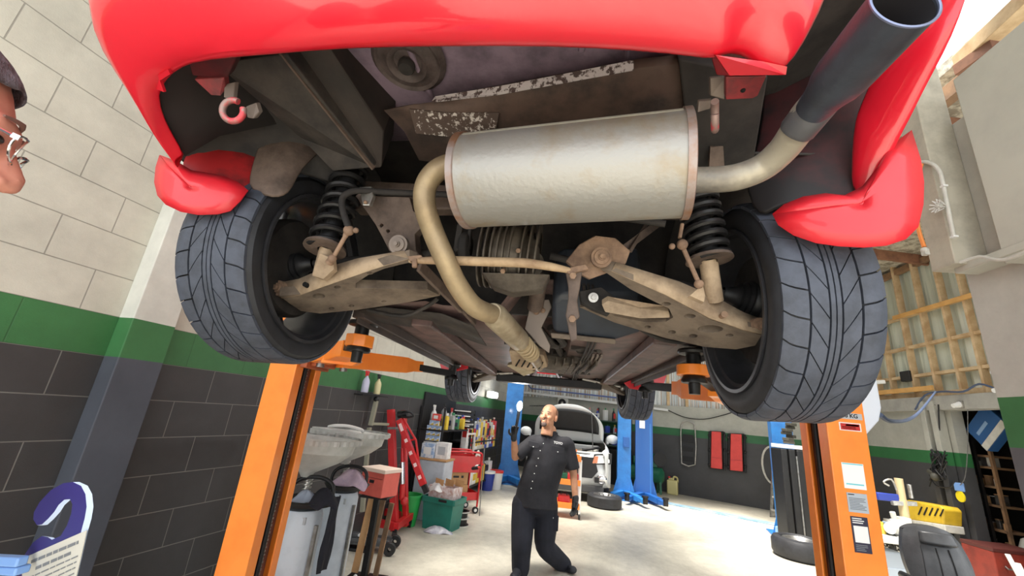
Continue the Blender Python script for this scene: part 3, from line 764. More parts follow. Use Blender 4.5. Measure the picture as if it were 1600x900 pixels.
mb.tube([p0, p0.lerp(p1,.05), p0.lerp(p1,.1), p0.lerp(p1,.88), p0.lerp(p1,.93), p1], [.028,.034,.037,.037,.03,.026], 24); cpart(mb, 'exhaust_sleeve', M('sleeve_tan', C(186, 172, 146), .5, metal=.4, col2=C(150, 134, 108), scale=12, bump=.3))
mb = MB(); q0 = p1; q1 = PY(832,554,1.62); mb.tube([q0, q0.lerp(q1,.5), q1], .028, 18); mb.coil(q0, q1, .031, .005, 5, 6, 18); cpart(mb, 'flex_joint', M('flex_tan', C(170, 152, 122), .6, metal=.3))
mb = MB(); mb.tube([q1, PY(842,572,2.1), (-.10, 2.9, 1.98), (-.10, 3.5, 1.98)], .026, 16); cpart(mb, 'front_pipe', pipe_tan)
tp = [(1072,281,.775),(1110,281,.77),(1150,277,.755),(1190,262,.74),(1222,235,.70),(1246,203,.655),(1262,180,.625),(1280,160,.60)]
mb = MB(); mb.tube([PY(*q) for q in tp], [.0265]*4+[.0265,.0275,.0285,.0285], 24, sub=5); cpart(mb, 'tail_pipe', M('tail_pipe_patina', C(168, 160, 144), .5, metal=.4, col2=C(112, 108, 104), scale=5, lo=.45, hi=.65, bump=.3, bscale=60))
t0, t1 = PY(1270,172,.61), PY(1413,6,.425)
d_ = t1-t0
LL = d_.length; dn = d_.normalized()
mb = MB(); mb.lathe([(h*LL, r) for h, r in ((0,.027),(.10,.029),(.16,.0305),(.22,.033),(.30,.0375),(.42,.040),(.99,.0408),(1,.0412),(.998,.0384),(.5,.0376))], t0, dn, 48)
tt = cpart(mb, 'tail_pipe_tip', tip_steel, 'wide bluish steel tail pipe tip')
mb = MB(); mb.lathe([(h*LL, r) for h, r in ((.985,.0378),(.6,.0370),(.35,.034),(.2,.026),(.19,.0))], t0, dn, 40); cpart(mb, 'tip_bore', M('bore_black', C(24, 21, 27), .9), parent=tt)  # bore wall near-black, darker than the tip steel
mb = MB(); mb.lathe([(-.003,.0384),(0,.0418),(.002,.0418),(.003,.0400),(.002,.0384)], t1, dn, 48, closed=True); cpart(mb, 'tip_rolled_edge', M('tip_edge', C(128, 136, 166), .4, metal=.6), parent=tt)
sa_, sb_ = PY(1243,207,.655), PY(1284,156,.597)
mb = MB(); mb.tube([sa_, sa_.lerp(sb_,.1), sa_.lerp(sb_,.9), sb_], [.0275,.0300,.0300,.0275], 28); cpart(mb, 'pipe_sleeve', pipe_grey)
# hanger straps right of muffler
mb = MB(); mb.prism([PY(1110,230,.92), PY(1130,228,.92), PY(1132,262,.96), PY(1108,262,.96)], (0,.006,.01)); cpart(mb, 'exhaust_hanger', brown_steel, smooth=0)

# ---- mudflaps
def flap(outline, yfun, name='mudflap', fold=None):
    pts = [PY(a, b, yfun(a, b)) for a, b in outline]
    n = len(pts); c = sum(pts, V())/n
    c = c + V((0, -.018, -.008))
    rows_ = [pts, [p.lerp(c, .35)+V((0, -.006, -.002)) for p in pts], [p.lerp(c, .72)+V((0,-.004,0)) for p in pts], [p.lerp(c, .97) for p in pts]]
    mb = MB(); mb.grid([[*r, r[0]] for r in rows_]); mb.add(rows_[-1], [tuple(range(n))])
    return mb
lf = [(250,243),(244,262),(242,285),(247,306),(260,320),(283,331),(310,336),(340,335),(360,330),(376,314),(388,298),(372,285),(350,276),(325,271),(300,267),(275,252)]
cpart(flap(lf, lambda x, y: .855+.045*(x-243)/145), 'mudflap', M('mudflap_red', C(222, 34, 48), .45, coat=.4, col2=C(206, 40, 52), scale=6), smooth=80, solid=.004)
rf_ = [(1207,335),(1216,352),(1240,368),(1275,380),(1310,385),(1350,387),(1385,384),(1415,374),(1434,355),(1442,320),(1443,285),(1438,250),(1424,204),(1392,228),(1372,262),(1348,292),(1320,306),(1290,303),(1255,308),(1225,320)]
cpart(flap(rf_, lambda x, y: .925-.09*(x-1207)/236), 'mudflap', MATS['mudflap_red'], smooth=80, solid=.004)
for q in ((302,281,.875),(1318,314,.90)):
    mb = MB(); mb.cyl(PY(*q)+V((0,.02,0)), PY(*q)+V((0,-.006,-.002)), .006, n=8); cpart(mb, 'mudflap_screw', rust)

# ---- rear suspension
void = MATS['void_black']
def plate(name, p0, p1, p2, outline, holes, mat, th=.03, label=None, bev=.003):
    n = (p1-p0).cross(p2-p0).normalized()
    if n.z < 0: n = -n
    mb = MB(); mb.holed([PP(a, b, p0, n) for a, b in outline], [[PP(cx+rx*math.cos(2*PI*k/14)*1.0+ry*0, cy+ry*math.sin(2*PI*k/14), p0, n) for k in range(14)] for cx, cy, rx, ry in holes], n*th)
    return cpart(mb, name, mat, label, smooth=30, bev=bev)
# left arm: bottom plate + upright rear flange
LP = (PY(440,470,1.16), PY(640,408,1.06), PY(680,462,1.30))
plate('lower_arm_plate', *LP, [(436,462),(470,460),(520,443),(600,415),(640,404),(652,408),(628,413),(600,420),(575,430),(556,443),(556,450),(668,452),(688,462),(640,472),(560,484),(500,490),(470,486),(452,474)],
      [(498,463,10,4.5),(527,449,5,2.5),(518,482,4.5,2.2),(549,478,4.5,2.2),(578,427,5,2),(600,471,4,1.6)], arm_grey, .03)
n_ = (LP[1]-LP[0]).cross(LP[2]-LP[0]).normalized(); n_ = n_ if n_.z > 0 else -n_
fb = [(440,466),(470,461),(520,443),(600,416),(640,405)]; ft = [(436,442),(468,436),(505,420),(560,404),(632,392)]
mb = MB(); mb.grid([[PY(a, b, 1.15-.1*(a-440)/200) for a, b in ft], [PP(a, b, LP[0], n_) for a, b in fb]]); cpart(mb, 'lower_arm_flange', arm_tan, solid=.006, smooth=60)
mb = MB(); p = PY(435,450,1.14); mb.lathe([(-.02, 0), (-.02, .008), (-.012, .008), (-.012, .014), (-.004, .016), (-.004, .024), (.03, .026), (.03, 0)], p, (.15, 1, .1), 20); cpart(mb, 'arm_bush', rust)
mb = MB(); p = PY(476,444,1.115); mb.cyl(p, p+V((0,.02,0)), .0075, n=16); cpart(mb, 'flange_hole', void)
# inner front leg
mb = MB(); mb.prism([PY(556,447,1.2), PY(560,455,1.2), PY(676,464,1.3), PY(690,460,1.3), PY(668,449,1.3), PY(600,447,1.25)], (0, .01, .02)); cpart(mb, 'lower_arm_leg', arm_tan, smooth=0, bev=.003)
# right arm
RP = (PY(1185,540,1.2), PY(950,420,1.06), PY(930,478,1.30))
plate('lower_arm_plate', *RP, [(1190,524),(1160,516),(1110,500),(1040,462),(960,424),(938,420),(985,452),(1020,470),(1045,482),(1052,496),(1040,503),(1010,504),(960,494),(930,478),(905,480),(960,504),(1040,528),(1100,542),(1150,546),(1180,540)],
      [(1110,514,20,6),(1078,494,9,3.5),(1041,475,7,3),(1050,519,6,3),(1083,525,7,3),(1012,511,5,2.4),(1140,524,6,2.5)], arm_grey, .03)
n_ = (RP[1]-RP[0]).cross(RP[2]-RP[0]).normalized(); n_ = n_ if n_.z > 0 else -n_
fb = [(1190,522),(1160,515),(1110,498),(1040,461),(955,424)]; ft = [(1190,500),(1160,488),(1120,466),(1060,440),(962,410)]
mb = MB(); mb.grid([[PY(a, b, 1.17-.11*(1190-a)/235) for a, b in ft], [PP(a, b, RP[0], n_) for a, b in fb]]); cpart(mb, 'lower_arm_flange', arm_tan, solid=.006, smooth=60)
mb = MB(); p = PY(1187,510,1.15); mb.lathe([(-.02, 0), (-.02, .008), (-.012, .008), (-.012, .014), (-.004, .016), (-.004, .024), (.03, .026), (.03, 0)], p, (-.15, 1, .1), 20); cpart(mb, 'arm_bush', rust)
mb = MB(); p = PY(1131,492,1.125); mb.cyl(p, p+V((0,.02,0)), .0075, n=16); mb.cyl(p+V((0,-.006,0)), p, .009, .009, n=16); cpart(mb, 'flange_boss', rust)
mb = MB(); mb.prism([PY(940,476,1.25), PY(950,470,1.25), PY(1000,482,1.25), PY(1045,486,1.22), PY(1048,497,1.22), PY(1000,498,1.25), PY(945,488,1.25)], (0, .01, .02)); cpart(mb, 'lower_arm_leg', arm_tan, smooth=0, bev=.003)

# subframe brackets
def pxplate(name, pts, Y, mat, th=.02, holes=(), label=None, tilt=0):
    p0 = PY(pts[0][0], pts[0][1], Y); n = V((0, -1, tilt)).normalized()
    mb = MB(); mb.holed([PP(a, b, p0, n) for a, b in pts], [[PP(cx+r*math.cos(2*PI*k/12), cy+r*math.sin(2*PI*k/12), p0, n) for k in range(12)] for cx, cy, r in holes], -n*th)
    return cpart(mb, name, mat, label, smooth=30, bev=.0025)
pxplate('subframe_bracket', [(555,306),(562,300),(590,306),(640,308),(646,330),(664,345),(662,352),(648,366),(650,392),(658,400),(642,412),(622,402),(608,392),(598,372),(586,350)], 1.08, brown_steel, .05, [(596,352,2.6),(606,361,2.6)], tilt=-.3)
mb = MB(); p = PY(622,382,1.055); mb.lathe([(-.022, 0), (-.022, .006), (-.014, .0062), (-.014, .009), (-.008, .0095), (-.006, .020), (-.001, .021), (-.001, .028), (.02, .028)], p, (0, 1, .25), 24); cpart(mb, 'pivot_bolt', MATS['bracket_grey'])
mb = MB(); mb.prism([PY(561,292,1.04), PY(580,291,1.04), PY(583,306,1.04), PY(577,321,1.04), PY(566,321,1.04), PY(564,309,1.04)], (0, .02, .006)); cpart(mb, 'sway_bar_clamp', zinc, smooth=0, bev=.003)
mb = MB(); mb.ball(PY(571,316,1.035), .006); cpart(mb, 'clamp_bolt', rust)
pxplate('subframe_bracket', [(905,382),(930,368),(962,372),(985,392),(978,412),(955,424),(922,436),(910,430),(896,418),(884,408)], 1.07, rust, .05, tilt=-.3)
mb = MB(); p = PY(940,402,1.045); mb.lathe([(-.022, 0), (-.022, .006), (-.014, .0062), (-.014, .009), (-.008, .0095), (-.006, .020), (-.001, .021), (-.001, .028), (.02, .028)], p, (0, 1, .25), 24); cpart(mb, 'pivot_bolt', rust)
pxplate('front_pivot_bracket', [(905,455),(940,448),(968,470),(950,492),(925,482),(908,472)], 1.3, dark_under, .03)
mb = MB(); p = PY(927,465,1.285); mb.lathe([(-.012, 0), (-.012, .007), (-.004, .008), (-.004, .016), (.01, .016)], p, (0, 1, .2), 18); cpart(mb, 'pivot_bolt', zinc)
# struts across the top right: crossing strap
mb = MB(); mb.bar(PY(960,400,1.12), PY(1030,348,1.2), .004, .022); mb.bar(PY(985,392,1.12), PY(1010,350,1.2), .004, .012); cpart(mb, 'subframe_strap', brown_steel)
# subframe crossbeams behind
mb = MB(); mb.bar(PY(560,322,1.2), PY(760,322,1.2), .05, .05); mb.bar(PY(560,292,1.22), PY(720,300,1.22), .04, .03); mb.bar(PY(760,322,1.25), PY(1100,330,1.25), .05, .05); cpart(mb, 'subframe_crossbeam', brown_steel, smooth=0, bev=.006)
mb = MB(); mb.tube([PY(*q) for q in ((596,300,1.06),(660,303,1.1),(720,306,1.12),(900,330,1.12),(1040,350,1.08))], .010, 10, sub=3)
mb.tube([PY(*q) for q in ((596,300,1.06),(566,298,1.03),(548,300,1.01),(535,310,1.0),(536,330,.995),(545,356,.99))], .009, 10, sub=4); cpart(mb, 'sway_bar', dark_under)
mb = MB(); mb.tube([PY(545,357,1.0), PY(538,372,1.0), PY(522,400,1.02), PY(515,410,1.04)], [.011,.006,.006,.012], 10); mb.ball(PY(545,360,.995), .015); mb.ball(PY(556,360,.99), .008); mb.ball(PY(519,404,1.02), .012); cpart(mb, 'sway_bar_link', rust)
mb = MB(); mb.tube([PY(1066,350,1.0), PY(1062,372,1.0)], .005, 8); mb.tube([PY(1066,384,1.0), PY(1090,438,1.03)], [.006,.006], 8); mb.ball(PY(1066,382,.995), .014); mb.ball(PY(1050,385,.99), .008); mb.ball(PY(1092,444,1.03), .012); cpart(mb, 'sway_bar_link', rust)

# springs and dampers
for top, bot, rad in ((PY(552,258,1.10), PY(508,388,1.05), (.046,.046)), (PY(1085,290,1.06), PY(1108,405,1.06), (.048,.048))):
    mb = MB(); mb.coil(top, bot, rad[0], .0095, 8, 8, 18); cpart(mb, 'coil_spring', black_satin)
    mb = MB(); mb.cyl(top, bot, .026, n=18); cpart(mb, 'bump_stop', black_plastic)
    d0 = (bot-top).normalized(); mb = MB(); mb.lathe([(-.004, .02), (-.004, .058), (.004, .060), (.006, .02)], bot, d0, 24); cpart(mb, 'spring_seat', brown_steel)
mb = MB(); mb.cyl(PY(512,386,1.06), PY(500,432,1.10), .022, n=18); mb.prism([PY(488,430,1.06), PY(500,396,1.04), PY(520,404,1.04), PY(522,420,1.06), PY(505,436,1.08)], (0,.02,0)); cpart(mb, 'damper_body', arm_tan)
mb = MB(); mb.cyl(PY(1106,404,1.08), PY(1116,470,1.14), .024, n=18); mb.prism([PY(1078,462,1.06), PY(1098,444,1.04), PY(1102,462,1.06), PY(1100,472,1.06)], (0,.02,0)); cpart(mb, 'damper_body', arm_tan)
# driveshaft joints and boots
for pts in (((440,420,1.2),(468,418,1.2),(490,412,1.2),(700,392,1.25)), ((1190,472,1.22),(1165,468,1.22),(1135,460,1.22),(860,400,1.25))):
    p = [PY(*q) for q in pts]; d0 = (p[2]-p[0]).normalized()
    mb = MB(); mb.lathe([(0, .03), (0, .052), (.03, .054), (.034, .050), (.04, .052), (.046, .044), (.054, .048), (.06, .038), (.07, .042), (.08, .028), (.11, .02)], p[0], d0, 28); cpart(mb, 'driveshaft_boot', black_plastic, smooth=50)
    mb = MB(); mb.cyl(p[2], p[3], .012, n=12); cpart(mb, 'driveshaft', dark_under)
# brace bar and link
mb = MB(); mb.tube([PY(*q) for q in ((640,408,1.02),(665,407,1.0),(700,407,.99),(760,409,.985),(820,411,.985),(862,417,.99),(900,425,1.0))], [.005,.010,.0125,.0125,.0125,.011,.006], 14, sub=3); cpart(mb, 'brace_bar', M('brace_rust', C(178, 152, 120), .75, col2=C(142, 116, 90), scale=12, bump=.5, bscale=70))
mb = MB(); mb.prism([PY(636,400,1.0), PY(658,398,1.0), PY(662,404,1.0), PY(640,408,1.0)], (0,.02,0)); mb.cyl(PY(648,405,1.0), PY(648,418,1.0), .008, n=6); cpart(mb, 'brace_fork', rust, bev=.002)
mb = MB(); mb.prism([PY(880,420,.99), PY(915,412,.99), PY(920,420,.99), PY(890,428,.99)], (0,.02,0)); cpart(mb, 'brace_fork', rust, bev=.002)
pxplate('brace_link', [(884,424),(910,422),(906,450),(902,470),(906,495),(900,500),(902,530),(892,534),(886,502),(884,492),(888,465),(888,448)], 1.0, brown_steel, .01)
for q in ((895,430,.99),(894,497,.99)):
    mb = MB(); mb.cyl(PY(*q), PY(*q)+V((0,-.008,-.004)), .009, n=6); cpart(mb, 'link_bolt', rust, smooth=0)
# diagonal trailing link on the left
mb = MB(); mb.bar(PY(655,415,1.06), PY(722,482,1.3), .012, .035); mb.bar(PY(722,482,1.3), PY(742,505,1.4), .012, .02); cpart(mb, 'trailing_link', brown_steel, bev=.003)
# differential with cooling ribs
dc = PY(798,400,1.22)
mb = MB()
R45 = Matrix.Rotation(.3, 3, 'X')
mb.ball(dc, (.095, .10, .10)); mb.lathe([(-.06, .0), (-.06, .075), (-.05, .095), (.03, .1), (.05, .08), (.05, 0)], dc, (1, 0, -.07), 26)
mb.cyl(dc+V((.06,.05,0)), dc+V((.0,.25,0)), .05, .035, n=20)
dif = cpart(mb, 'differential', cast, smooth=50)
mb = MB()
for k in range(9):
    x = -.085+k*.0185 if k < 6 else -.085+k*.0215
    mb.lathe([(-.0035, .085), (-.0025, .112), (.0025, .112), (.0035, .085)], dc+V((x, 0, -.07*x)), (1, 0, -.07), 30)
cpart(mb, 'cooling_ribs', cast, parent=dif)
mb = MB(); mb.prism([PY(752,425,1.13), PY(860,428,1.13), PY(848,452,1.17), (PY(800,458,1.18)), PY(770,448,1.16)], (0,.05,.0)); cpart(mb, 'differential_cover', cast, parent=dif, bev=.004)
for q in ((810,391,1.11),(786,423,1.11)):
    mb = MB(); mb.cyl(PY(*q)+V((0,-.006,-.004)), PY(*q)+V((0,.02,.01)), .0075, n=6); cpart(mb, 'drain_plug', rust, parent=dif)
mb = MB(); p = PY(727,385,1.2); mb.lathe([(-.02,0),(-.02,.03),(-.01,.045),(.01,.045),(.02,.03)], p, (1,0,0), 12); mb.box(p+V((-.02,-.02,.02)), (.02,.02,.09)); mb.box(p+V((.015,-.02,.02)), (.012,.02,.07)); cpart(mb, 'diff_mount', dark_under, bev=.003)
# tank and floor pans
mb = MB(); mb.prism([PY(862,472,1.42), PY(875,462,1.4), PY(1000,462,1.42), PY(1005,520,1.55), PY(960,535,1.55), PY(862,522,1.5)], (0,.02,.2)); tk = cpart(mb, 'fuel_tank', bluish_tank, bev=.02, bseg=3)
mb = MB(); mb.prism([PY(860,520,1.48), PY(962,530,1.53), PY(962,538,1.53), PY(862,528,1.48)], (0,.03,.01)); cpart(mb, 'tank_seam', arm_grey, parent=tk, bev=.003)
fz = 1.905
rows_ = []
for y in (1.48, 1.8, 2.2, 2.6, 3.0, 3.4, 3.9, 4.3):
    r_ = []
    for k in range(21):
        x = -.80+k*(1.46/20); z = fz + (.0 if k % 4 else .012)
        if 9 <= k <= 11: z += .13
        if y < 1.6 : z += .02
        r_.append((x, y, z))
    rows_.append(r_)
mb = MB(); mb.grid(rows_); cpart(mb, 'floor_pan', floor_brown, smooth=30, solid=.004)
for x0 in (-.80, .64):
    mb = MB(); mb.bar((x0, 1.55, fz-.012), (x0+.05*0, 3.55, fz-.005), .05, .05); mb.bar((x0, 1.55, fz-.045), (x0, 3.55, fz-.04), .006, .03); cpart(mb, 'sill', M('sill_dark', C(78, 66, 60), .6, col2=C(60, 50, 47), scale=8), bev=.004, smooth=0)
mb = MB(); mb.grid([[PY(560,485,1.5), PY(600,480,1.5), PY(690,490,1.5), PY(740,510,1.5)], [PY(600,505,1.75), PY(640,510,1.75), PY(700,520,1.75), PY(760,540,1.75)]]); mb.tube([PY(575,484,1.42), PY(630,494,1.43), PY(668,478,1.42), PY(684,466,1.4)], .006, 8, sub=3); cpart(mb, 'rear_seat_pan', black_under, solid=.004)
mb = MB(); mb.tube([PY(975,498,1.42), PY(1020,525,1.45), PY(1060,535,1.5), PY(1090,528,1.5)], .007, 8, sub=3); cpart(mb, 'brake_line', dark_under)
for x0 in (-.55, .42):
    mb = MB(); mb.bar((x0, 1.6, fz-.02), (x0+.03, 3.5, fz-.02), .09, .05); cpart(mb, 'floor_rail', floor_brown, smooth=0, bev=.008)
mb = MB()
for k in range(3):
    for j in range(2):
        mb.bar((.205+k*.022, 2.2+j*.35, fz-.012), (.215+k*.022, 2.5+j*.35, fz-.012), .012, .012)
cpart(mb, 'pipe_clip_slots', MATS['bracket_grey'], smooth=0)
mb = MB()
for x0, r_ in ((.16, .005), (.175, .005), (.145, .006)): mb.tube([(x0-.06, 1.35, 2.0), (x0, 1.8, fz-.02), (x0+.005, 2.6, fz-.02), (x0+.02, 3.6, fz-.02)], r_, 8, sub=3)
cpart(mb, 'fuel_lines', dark_under)
# centre bracket, gearbox, cat
pxplate('prop_shaft_bracket', [(828,478),(834,470),(858,468),(862,480),(846,512),(860,540),(858,552),(842,540),(820,514)], 1.5, MATS['bracket_grey'], .01, tilt=-.2)
mb = MB(); mb.cyl(PY(844,432,1.4), PY(836,482,1.5), .03, n=14); cpart(mb, 'prop_shaft', brown_steel)
mb = MB(); mb.ball(PY(838,487,1.49), .012); mb.ball(PY(848,485,1.49), .010); cpart(mb, 'bracket_bolts', rust)
gb = PY(880,572,2.6)
mb = MB(); mb.box((gb.x-.05, 2.75, 1.93), (.26, .5, .14)); mb.ball((gb.x-.08, 2.6, 1.90), (.13, .16, .06)); mb.box((gb.x+.10, 2.55, 1.93), (.12, .3, .1)); cpart(mb, 'gearbox', cast, bev=.02)
mb = MB()
for k in range(9): mb.bar((gb.x-.18+k*.045, 2.35, 1.87), (gb.x-.20+k*.045, 2.9, 1.87), .008, .03)
cpart(mb, 'gearbox_ribs', cast, smooth=0)
mb = MB(); mb.prism([PY(795,548,1.9), PY(850,556,1.9), PY(856,574,2.0), PY(828,580,2.0), PY(800,572,1.95)], (0,.04,.04)); cpart(mb, 'cat_shield', arm_tan, bev=.006)
mb = MB(); mb.prism([PY(792,572,2.0), PY(812,566,2.0), PY(836,582,2.1), (PY(818,588,2.1))], (0,.02,.02)); cpart(mb, 'shield_foot', MATS['sleeve_tan'], bev=.003)
mb = MB()
for k in range(5): mb.bar(PY(812+k*9,562+k,1.895), PY(806+k*9,572+k,1.94), .006, .004)
cpart(mb, 'shield_slots', void)
mb = MB()
rr2 = random.Random(3)
for k in range(26):
    x = -.15+rr2.random()*.4; y = 1.9+rr2.random()*1.4
    mb.tube([(x, y, 1.97), (x+rr2.uniform(-.1,.1), y+.15, 1.90+rr2.random()*.05), (x+rr2.uniform(-.12,.12), y+.4, 1.96)], rr2.choice([.006,.01,.014,.02]), 7, sub=2)
for k in range(16):
    mb.box((-.3+rr2.random()*.55, 1.85+rr2.random()*1.5, 1.93), (rr2.uniform(.03,.1), rr2.uniform(.03,.12), rr2.uniform(.03,.08)), rotz(rr2.random()*3))
cpart(mb, 'tunnel_hardware', black_under, bev=.004)
# front subframe and lip
mb = MB(); mb.bar((-.50, 3.72, 1.86), (.42, 3.72, 1.86), .14, .07); mb.bar((-.42, 4.05, 1.89), (.36, 4.05, 1.89), .10, .05); mb.bar((-.5, 3.6, 1.90), (-.42, 4.2, 1.92), .08, .06); mb.bar((.40, 3.6, 1.90), (.32, 4.2, 1.92), .08, .06); cpart(mb, 'front_subframe', black_satin, bev=.01, smooth=0)
for sg, c in ((-1, FLc), (1, FRc)):
    mb = MB(); mb.prism([(sg*.45-.05, 3.45, 1.87), (sg*.45-.05, 3.95, 1.87), (c.x-sg*.08, 3.80, 1.80), (c.x-sg*.08, 3.70, 1.80)], (0, 0, .03)); cpart(mb, 'front_lower_arm', arm_grey, bev=.006, smooth=0)
    mb = MB(); mb.ball((c.x-sg*.12, 3.6, 1.85), .02); mb.tube([(sg*.3-.05, 3.6, 1.9), (c.x-sg*.1, 3.62, 1.86)], .012, 8); cpart(mb, 'track_rod', zinc)
# front mudflaps
for pts_ in (((683,556),(732,565),(731,576),(712,580),(690,578)), ((975,598),(990,592),(1034,588),(1043,582),(1037,601),(1010,611),(984,607))):
    mb = MB(); mb.prism([PY(x_, y_, 3.38) for x_, y_ in pts_], (0, .02, 0)); cpart(mb, 'front_mudflap', MATS['mudflap_red'], bev=.004)
# ================================================================ the orange two post lift
lift = thing('car_lift', 'orange two post lift whose arms hold the red car in the air', 'car lift', (-.05, 2.2, 0))
def lpart(mb, name, mat, label=None, parent=None, **k):
    o = mb.build(name, mat, parent or lift, **k)
    if label: o['label'] = label
    return o
chan_in = M('channel_grease', C(120, 66, 50), .5, col2=C(74, 44, 36), scale=9)
PL = {}
for sd, pin, pout, pfar, yy in (('L', 422, 376, 466, 740), ('R', 1303, 1367, 1259, 755)):
    Yn = 2.1
    xi = PY(pin, yy, Yn).x; xo = PY(pout, yy, Yn).x; Yf = PX(pfar, yy, xi).y
    sg = 1 if xi > 0 else -1
    PL[sd] = (xi, xo, Yn, Yf, sg)
    h = 2.62; t = .012
    col = thing('lift_post_frame', None, None) if False else None
    prof = [(xi, Yn), (xo, Yn), (xo, Yf), (xi, Yf), (xi, Yf-.055), (xi+sg*t, Yf-.055), (xi+sg*t, Yf-t), (xo-sg*t, Yf-t), (xo-sg*t, Yn+t), (xi+sg*t, Yn+t), (xi+sg*t, Yn+.07), (xi, Yn+.07)]
    mb = MB(); mb.prism([(a, b, 0) for a, b in prof], (0, 0, h)); po = lpart(mb, 'post', orange, 'left orange post' if sg < 0 else 'right orange post with stickers', smooth=0, bev=.004)
    mb = MB(); mb.box((xi+sg*.07, (Yn+Yf)/2+.01, 1.30), (.08, .12, 2.5)); lpart(mb, 'slide_channel', chan_in, parent=po, smooth=0, bev=.004)
    mb = MB(); mb.cyl((xi+sg*.016, Yn+.115, .1), (xi+sg*.016, Yn+.115, 2.55), .011, n=8); lpart(mb, 'lifting_cable', black_satin, parent=po)
    mb = MB()
    for k in range(150): mb.box((xi+sg*.03, Yf-.10, .12+k*.0165), (.012, .018 if k % 2 else .009, .010))
    lpart(mb, 'lifting_chain', steel, parent=po, smooth=0)
    mb = MB(); mb.box(((xi+xo)/2, (Yn+Yf)/2, .01), (abs(xo-xi)+.25, Yf-Yn+.3, .02)); lpart(mb, 'base_plate', orange, parent=po, smooth=0, bev=.003)
    # carriage
    mb = MB(); mb.box((xi-sg*.03, (Yn+Yf)/2, 1.77), (.04, Yf-Yn-.02, .16)); mb.box((xi-sg*.07, (Yn+Yf)/2, 1.72), (.08, Yf-Yn-.1, .03)); mb.box((xi-sg*.07, (Yn+Yf)/2, 1.82), (.08, Yf-Yn-.1, .03)); lpart(mb, 'carriage', orange_dark, smooth=0, bev=.004)
def arm(a, b, c, w0, h0, w1, h1, far):
    mb = MB(); d = (b-a).normalized(); sdv = d.cross(V((0,0,1))).normalized(); upv = sdv.cross(d)
    def sec(p, w, h): return [p+sdv*x*w/2+upv*z*h/2 for x, z in ((-1,-1),(1,-1),(1,1),(-1,1))]
    s0, s1, s2, s3 = sec(a, w0, h0), sec(a.lerp(b, .75), w0*.9, h0), sec(a.lerp(b, .88), w1, h1), sec(b, w1*.9, h1)
    mb.grid([s0, s1, s2, s3], closed=True); mb.add(s3, [(0,1,2,3)]); mb.add(s0, [(3,2,1,0)])
    ar = lpart(mb, 'swing_arm', orange, smooth=0, bev=.004)
    mb = MB(); mb.bar(a.lerp(b, .8), c, w1*.62, h1*.62); lpart(mb, 'arm_extension', black_satin, parent=ar, smooth=0, bev=.003)
    mb = MB(); p = a+d*.05; mb.cyl(p-upv*(h0*.5+.02), p+upv*(h0*.5+.02), .022, n=12); lpart(mb, 'arm_pivot_pin', steel, parent=ar)
    return ar
def pad(p, zt, mat=black_satin):
    mb = MB(); mb.lathe([(-.10, 0), (-.10, .022), (-.055, .024), (-.055, .05), (-.045, .052), (-.02, .04), (-.015, .03), (zt-p.z-.022, .03), (zt-p.z-.018, .06), (zt-p.z-.008, .064), (zt-p.z, .06), (zt-p.z, 0)], p, (0, 0, 1), 24)
    o = lpart(mb, 'lifting_pad', mat)
    return o
aL = PY(528, 560, 2.30); bL = PY(655, 573, 2.95); cL = PY(706, 584, 3.22)
arm(aL, bL, cL, .12, .105, .085, .075, True); pad(cL+V((0,0,.01)), 1.893)
aR = PY(1150, 612, 2.32); bR = PY(1058, 607, 2.85); cR = PY(1008, 603, 3.2)
arm(aR, bR, cR, .13, .125, .09, .085, True); pad(cR+V((0,0,.01)), 1.893)
a2 = PY(500, 556, 2.2); b2 = PY(548, 546, 1.82); c2 = PY(563, 530, 1.70)
arm(a2, b2, c2, .11, .09, .09, .075, False); pd = pad(c2, 1.88)
mb = MB(); mb.lathe([(-.035,.034),(-.035,.062),(.015,.062),(.015,.034)], c2, (0,0,1), 8, closed=True); lpart(mb, 'pad_collar', orange, parent=pd, smooth=0, bev=.003)
mb = MB(); mb.prism([PY(500,566,1.95), PY(505,558,1.95), PY(560,566,2.0), PY(550,572,2.0)], (0,.06,.01)); lpart(mb, 'arm_lock_plate', orange, smooth=0, bev=.003)
a3 = PY(1170, 630, 2.2); b3 = PY(1120, 606, 1.95); c3 = PY(1084, 578, 1.80)
arm(a3, b3, c3, .11, .09, .09, .075, False); pd = pad(c3, 1.885)
mb = MB(); mb.lathe([(-.025,.036),(-.025,.068),(.018,.068),(.018,.036)], c3, (0,0,1), 20, closed=True); lpart(mb, 'pad_collar', orange, parent=pd, smooth=30, bev=.003)

# stickers and plates on the right post
xi, xo, Yn, Yf, sg = PL['R']
postR = [o for o in bpy.data.objects if o.name.startswith('post') and o.get('label', '').startswith('right')][0]
FONT = None
def text_mesh(txt, size, mat, name='lettering', parent=None, M4=None, ext=.0006, bold=0):
    cu = bpy.data.curves.new('t', 'FONT'); cu.body = txt; cu.size = size; cu.extrude = ext; cu.align_x = 'CENTER'; cu.align_y = 'CENTER'; cu.offset = bold
    o = bpy.data.objects.new('t', cu); COL.objects.link(o)
    bpy.context.view_layer.update()
    me = bpy.data.meshes.new_from_object(o.evaluated_get(bpy.context.evaluated_depsgraph_get()))
    bpy.data.objects.remove(o)
    me.name = name; me.materials.clear(); me.materials.append(mat)
    o = bpy.data.objects.new(name, me); COL.objects.link(o)
    if parent:
        o.parent = parent; o.matrix_parent_inverse = wmat(parent).inverted()
    if M4 is not None: o.matrix_basis = M4
    return o
def facing(loc, right, up):       # text frame: x = right, y = up
    r = V(right).normalized(); u_ = V(up).normalized(); n = r.cross(u_)
    m = Matrix((r, u_, n)).transposed().to_4x4(); m.translation = V(loc); return m
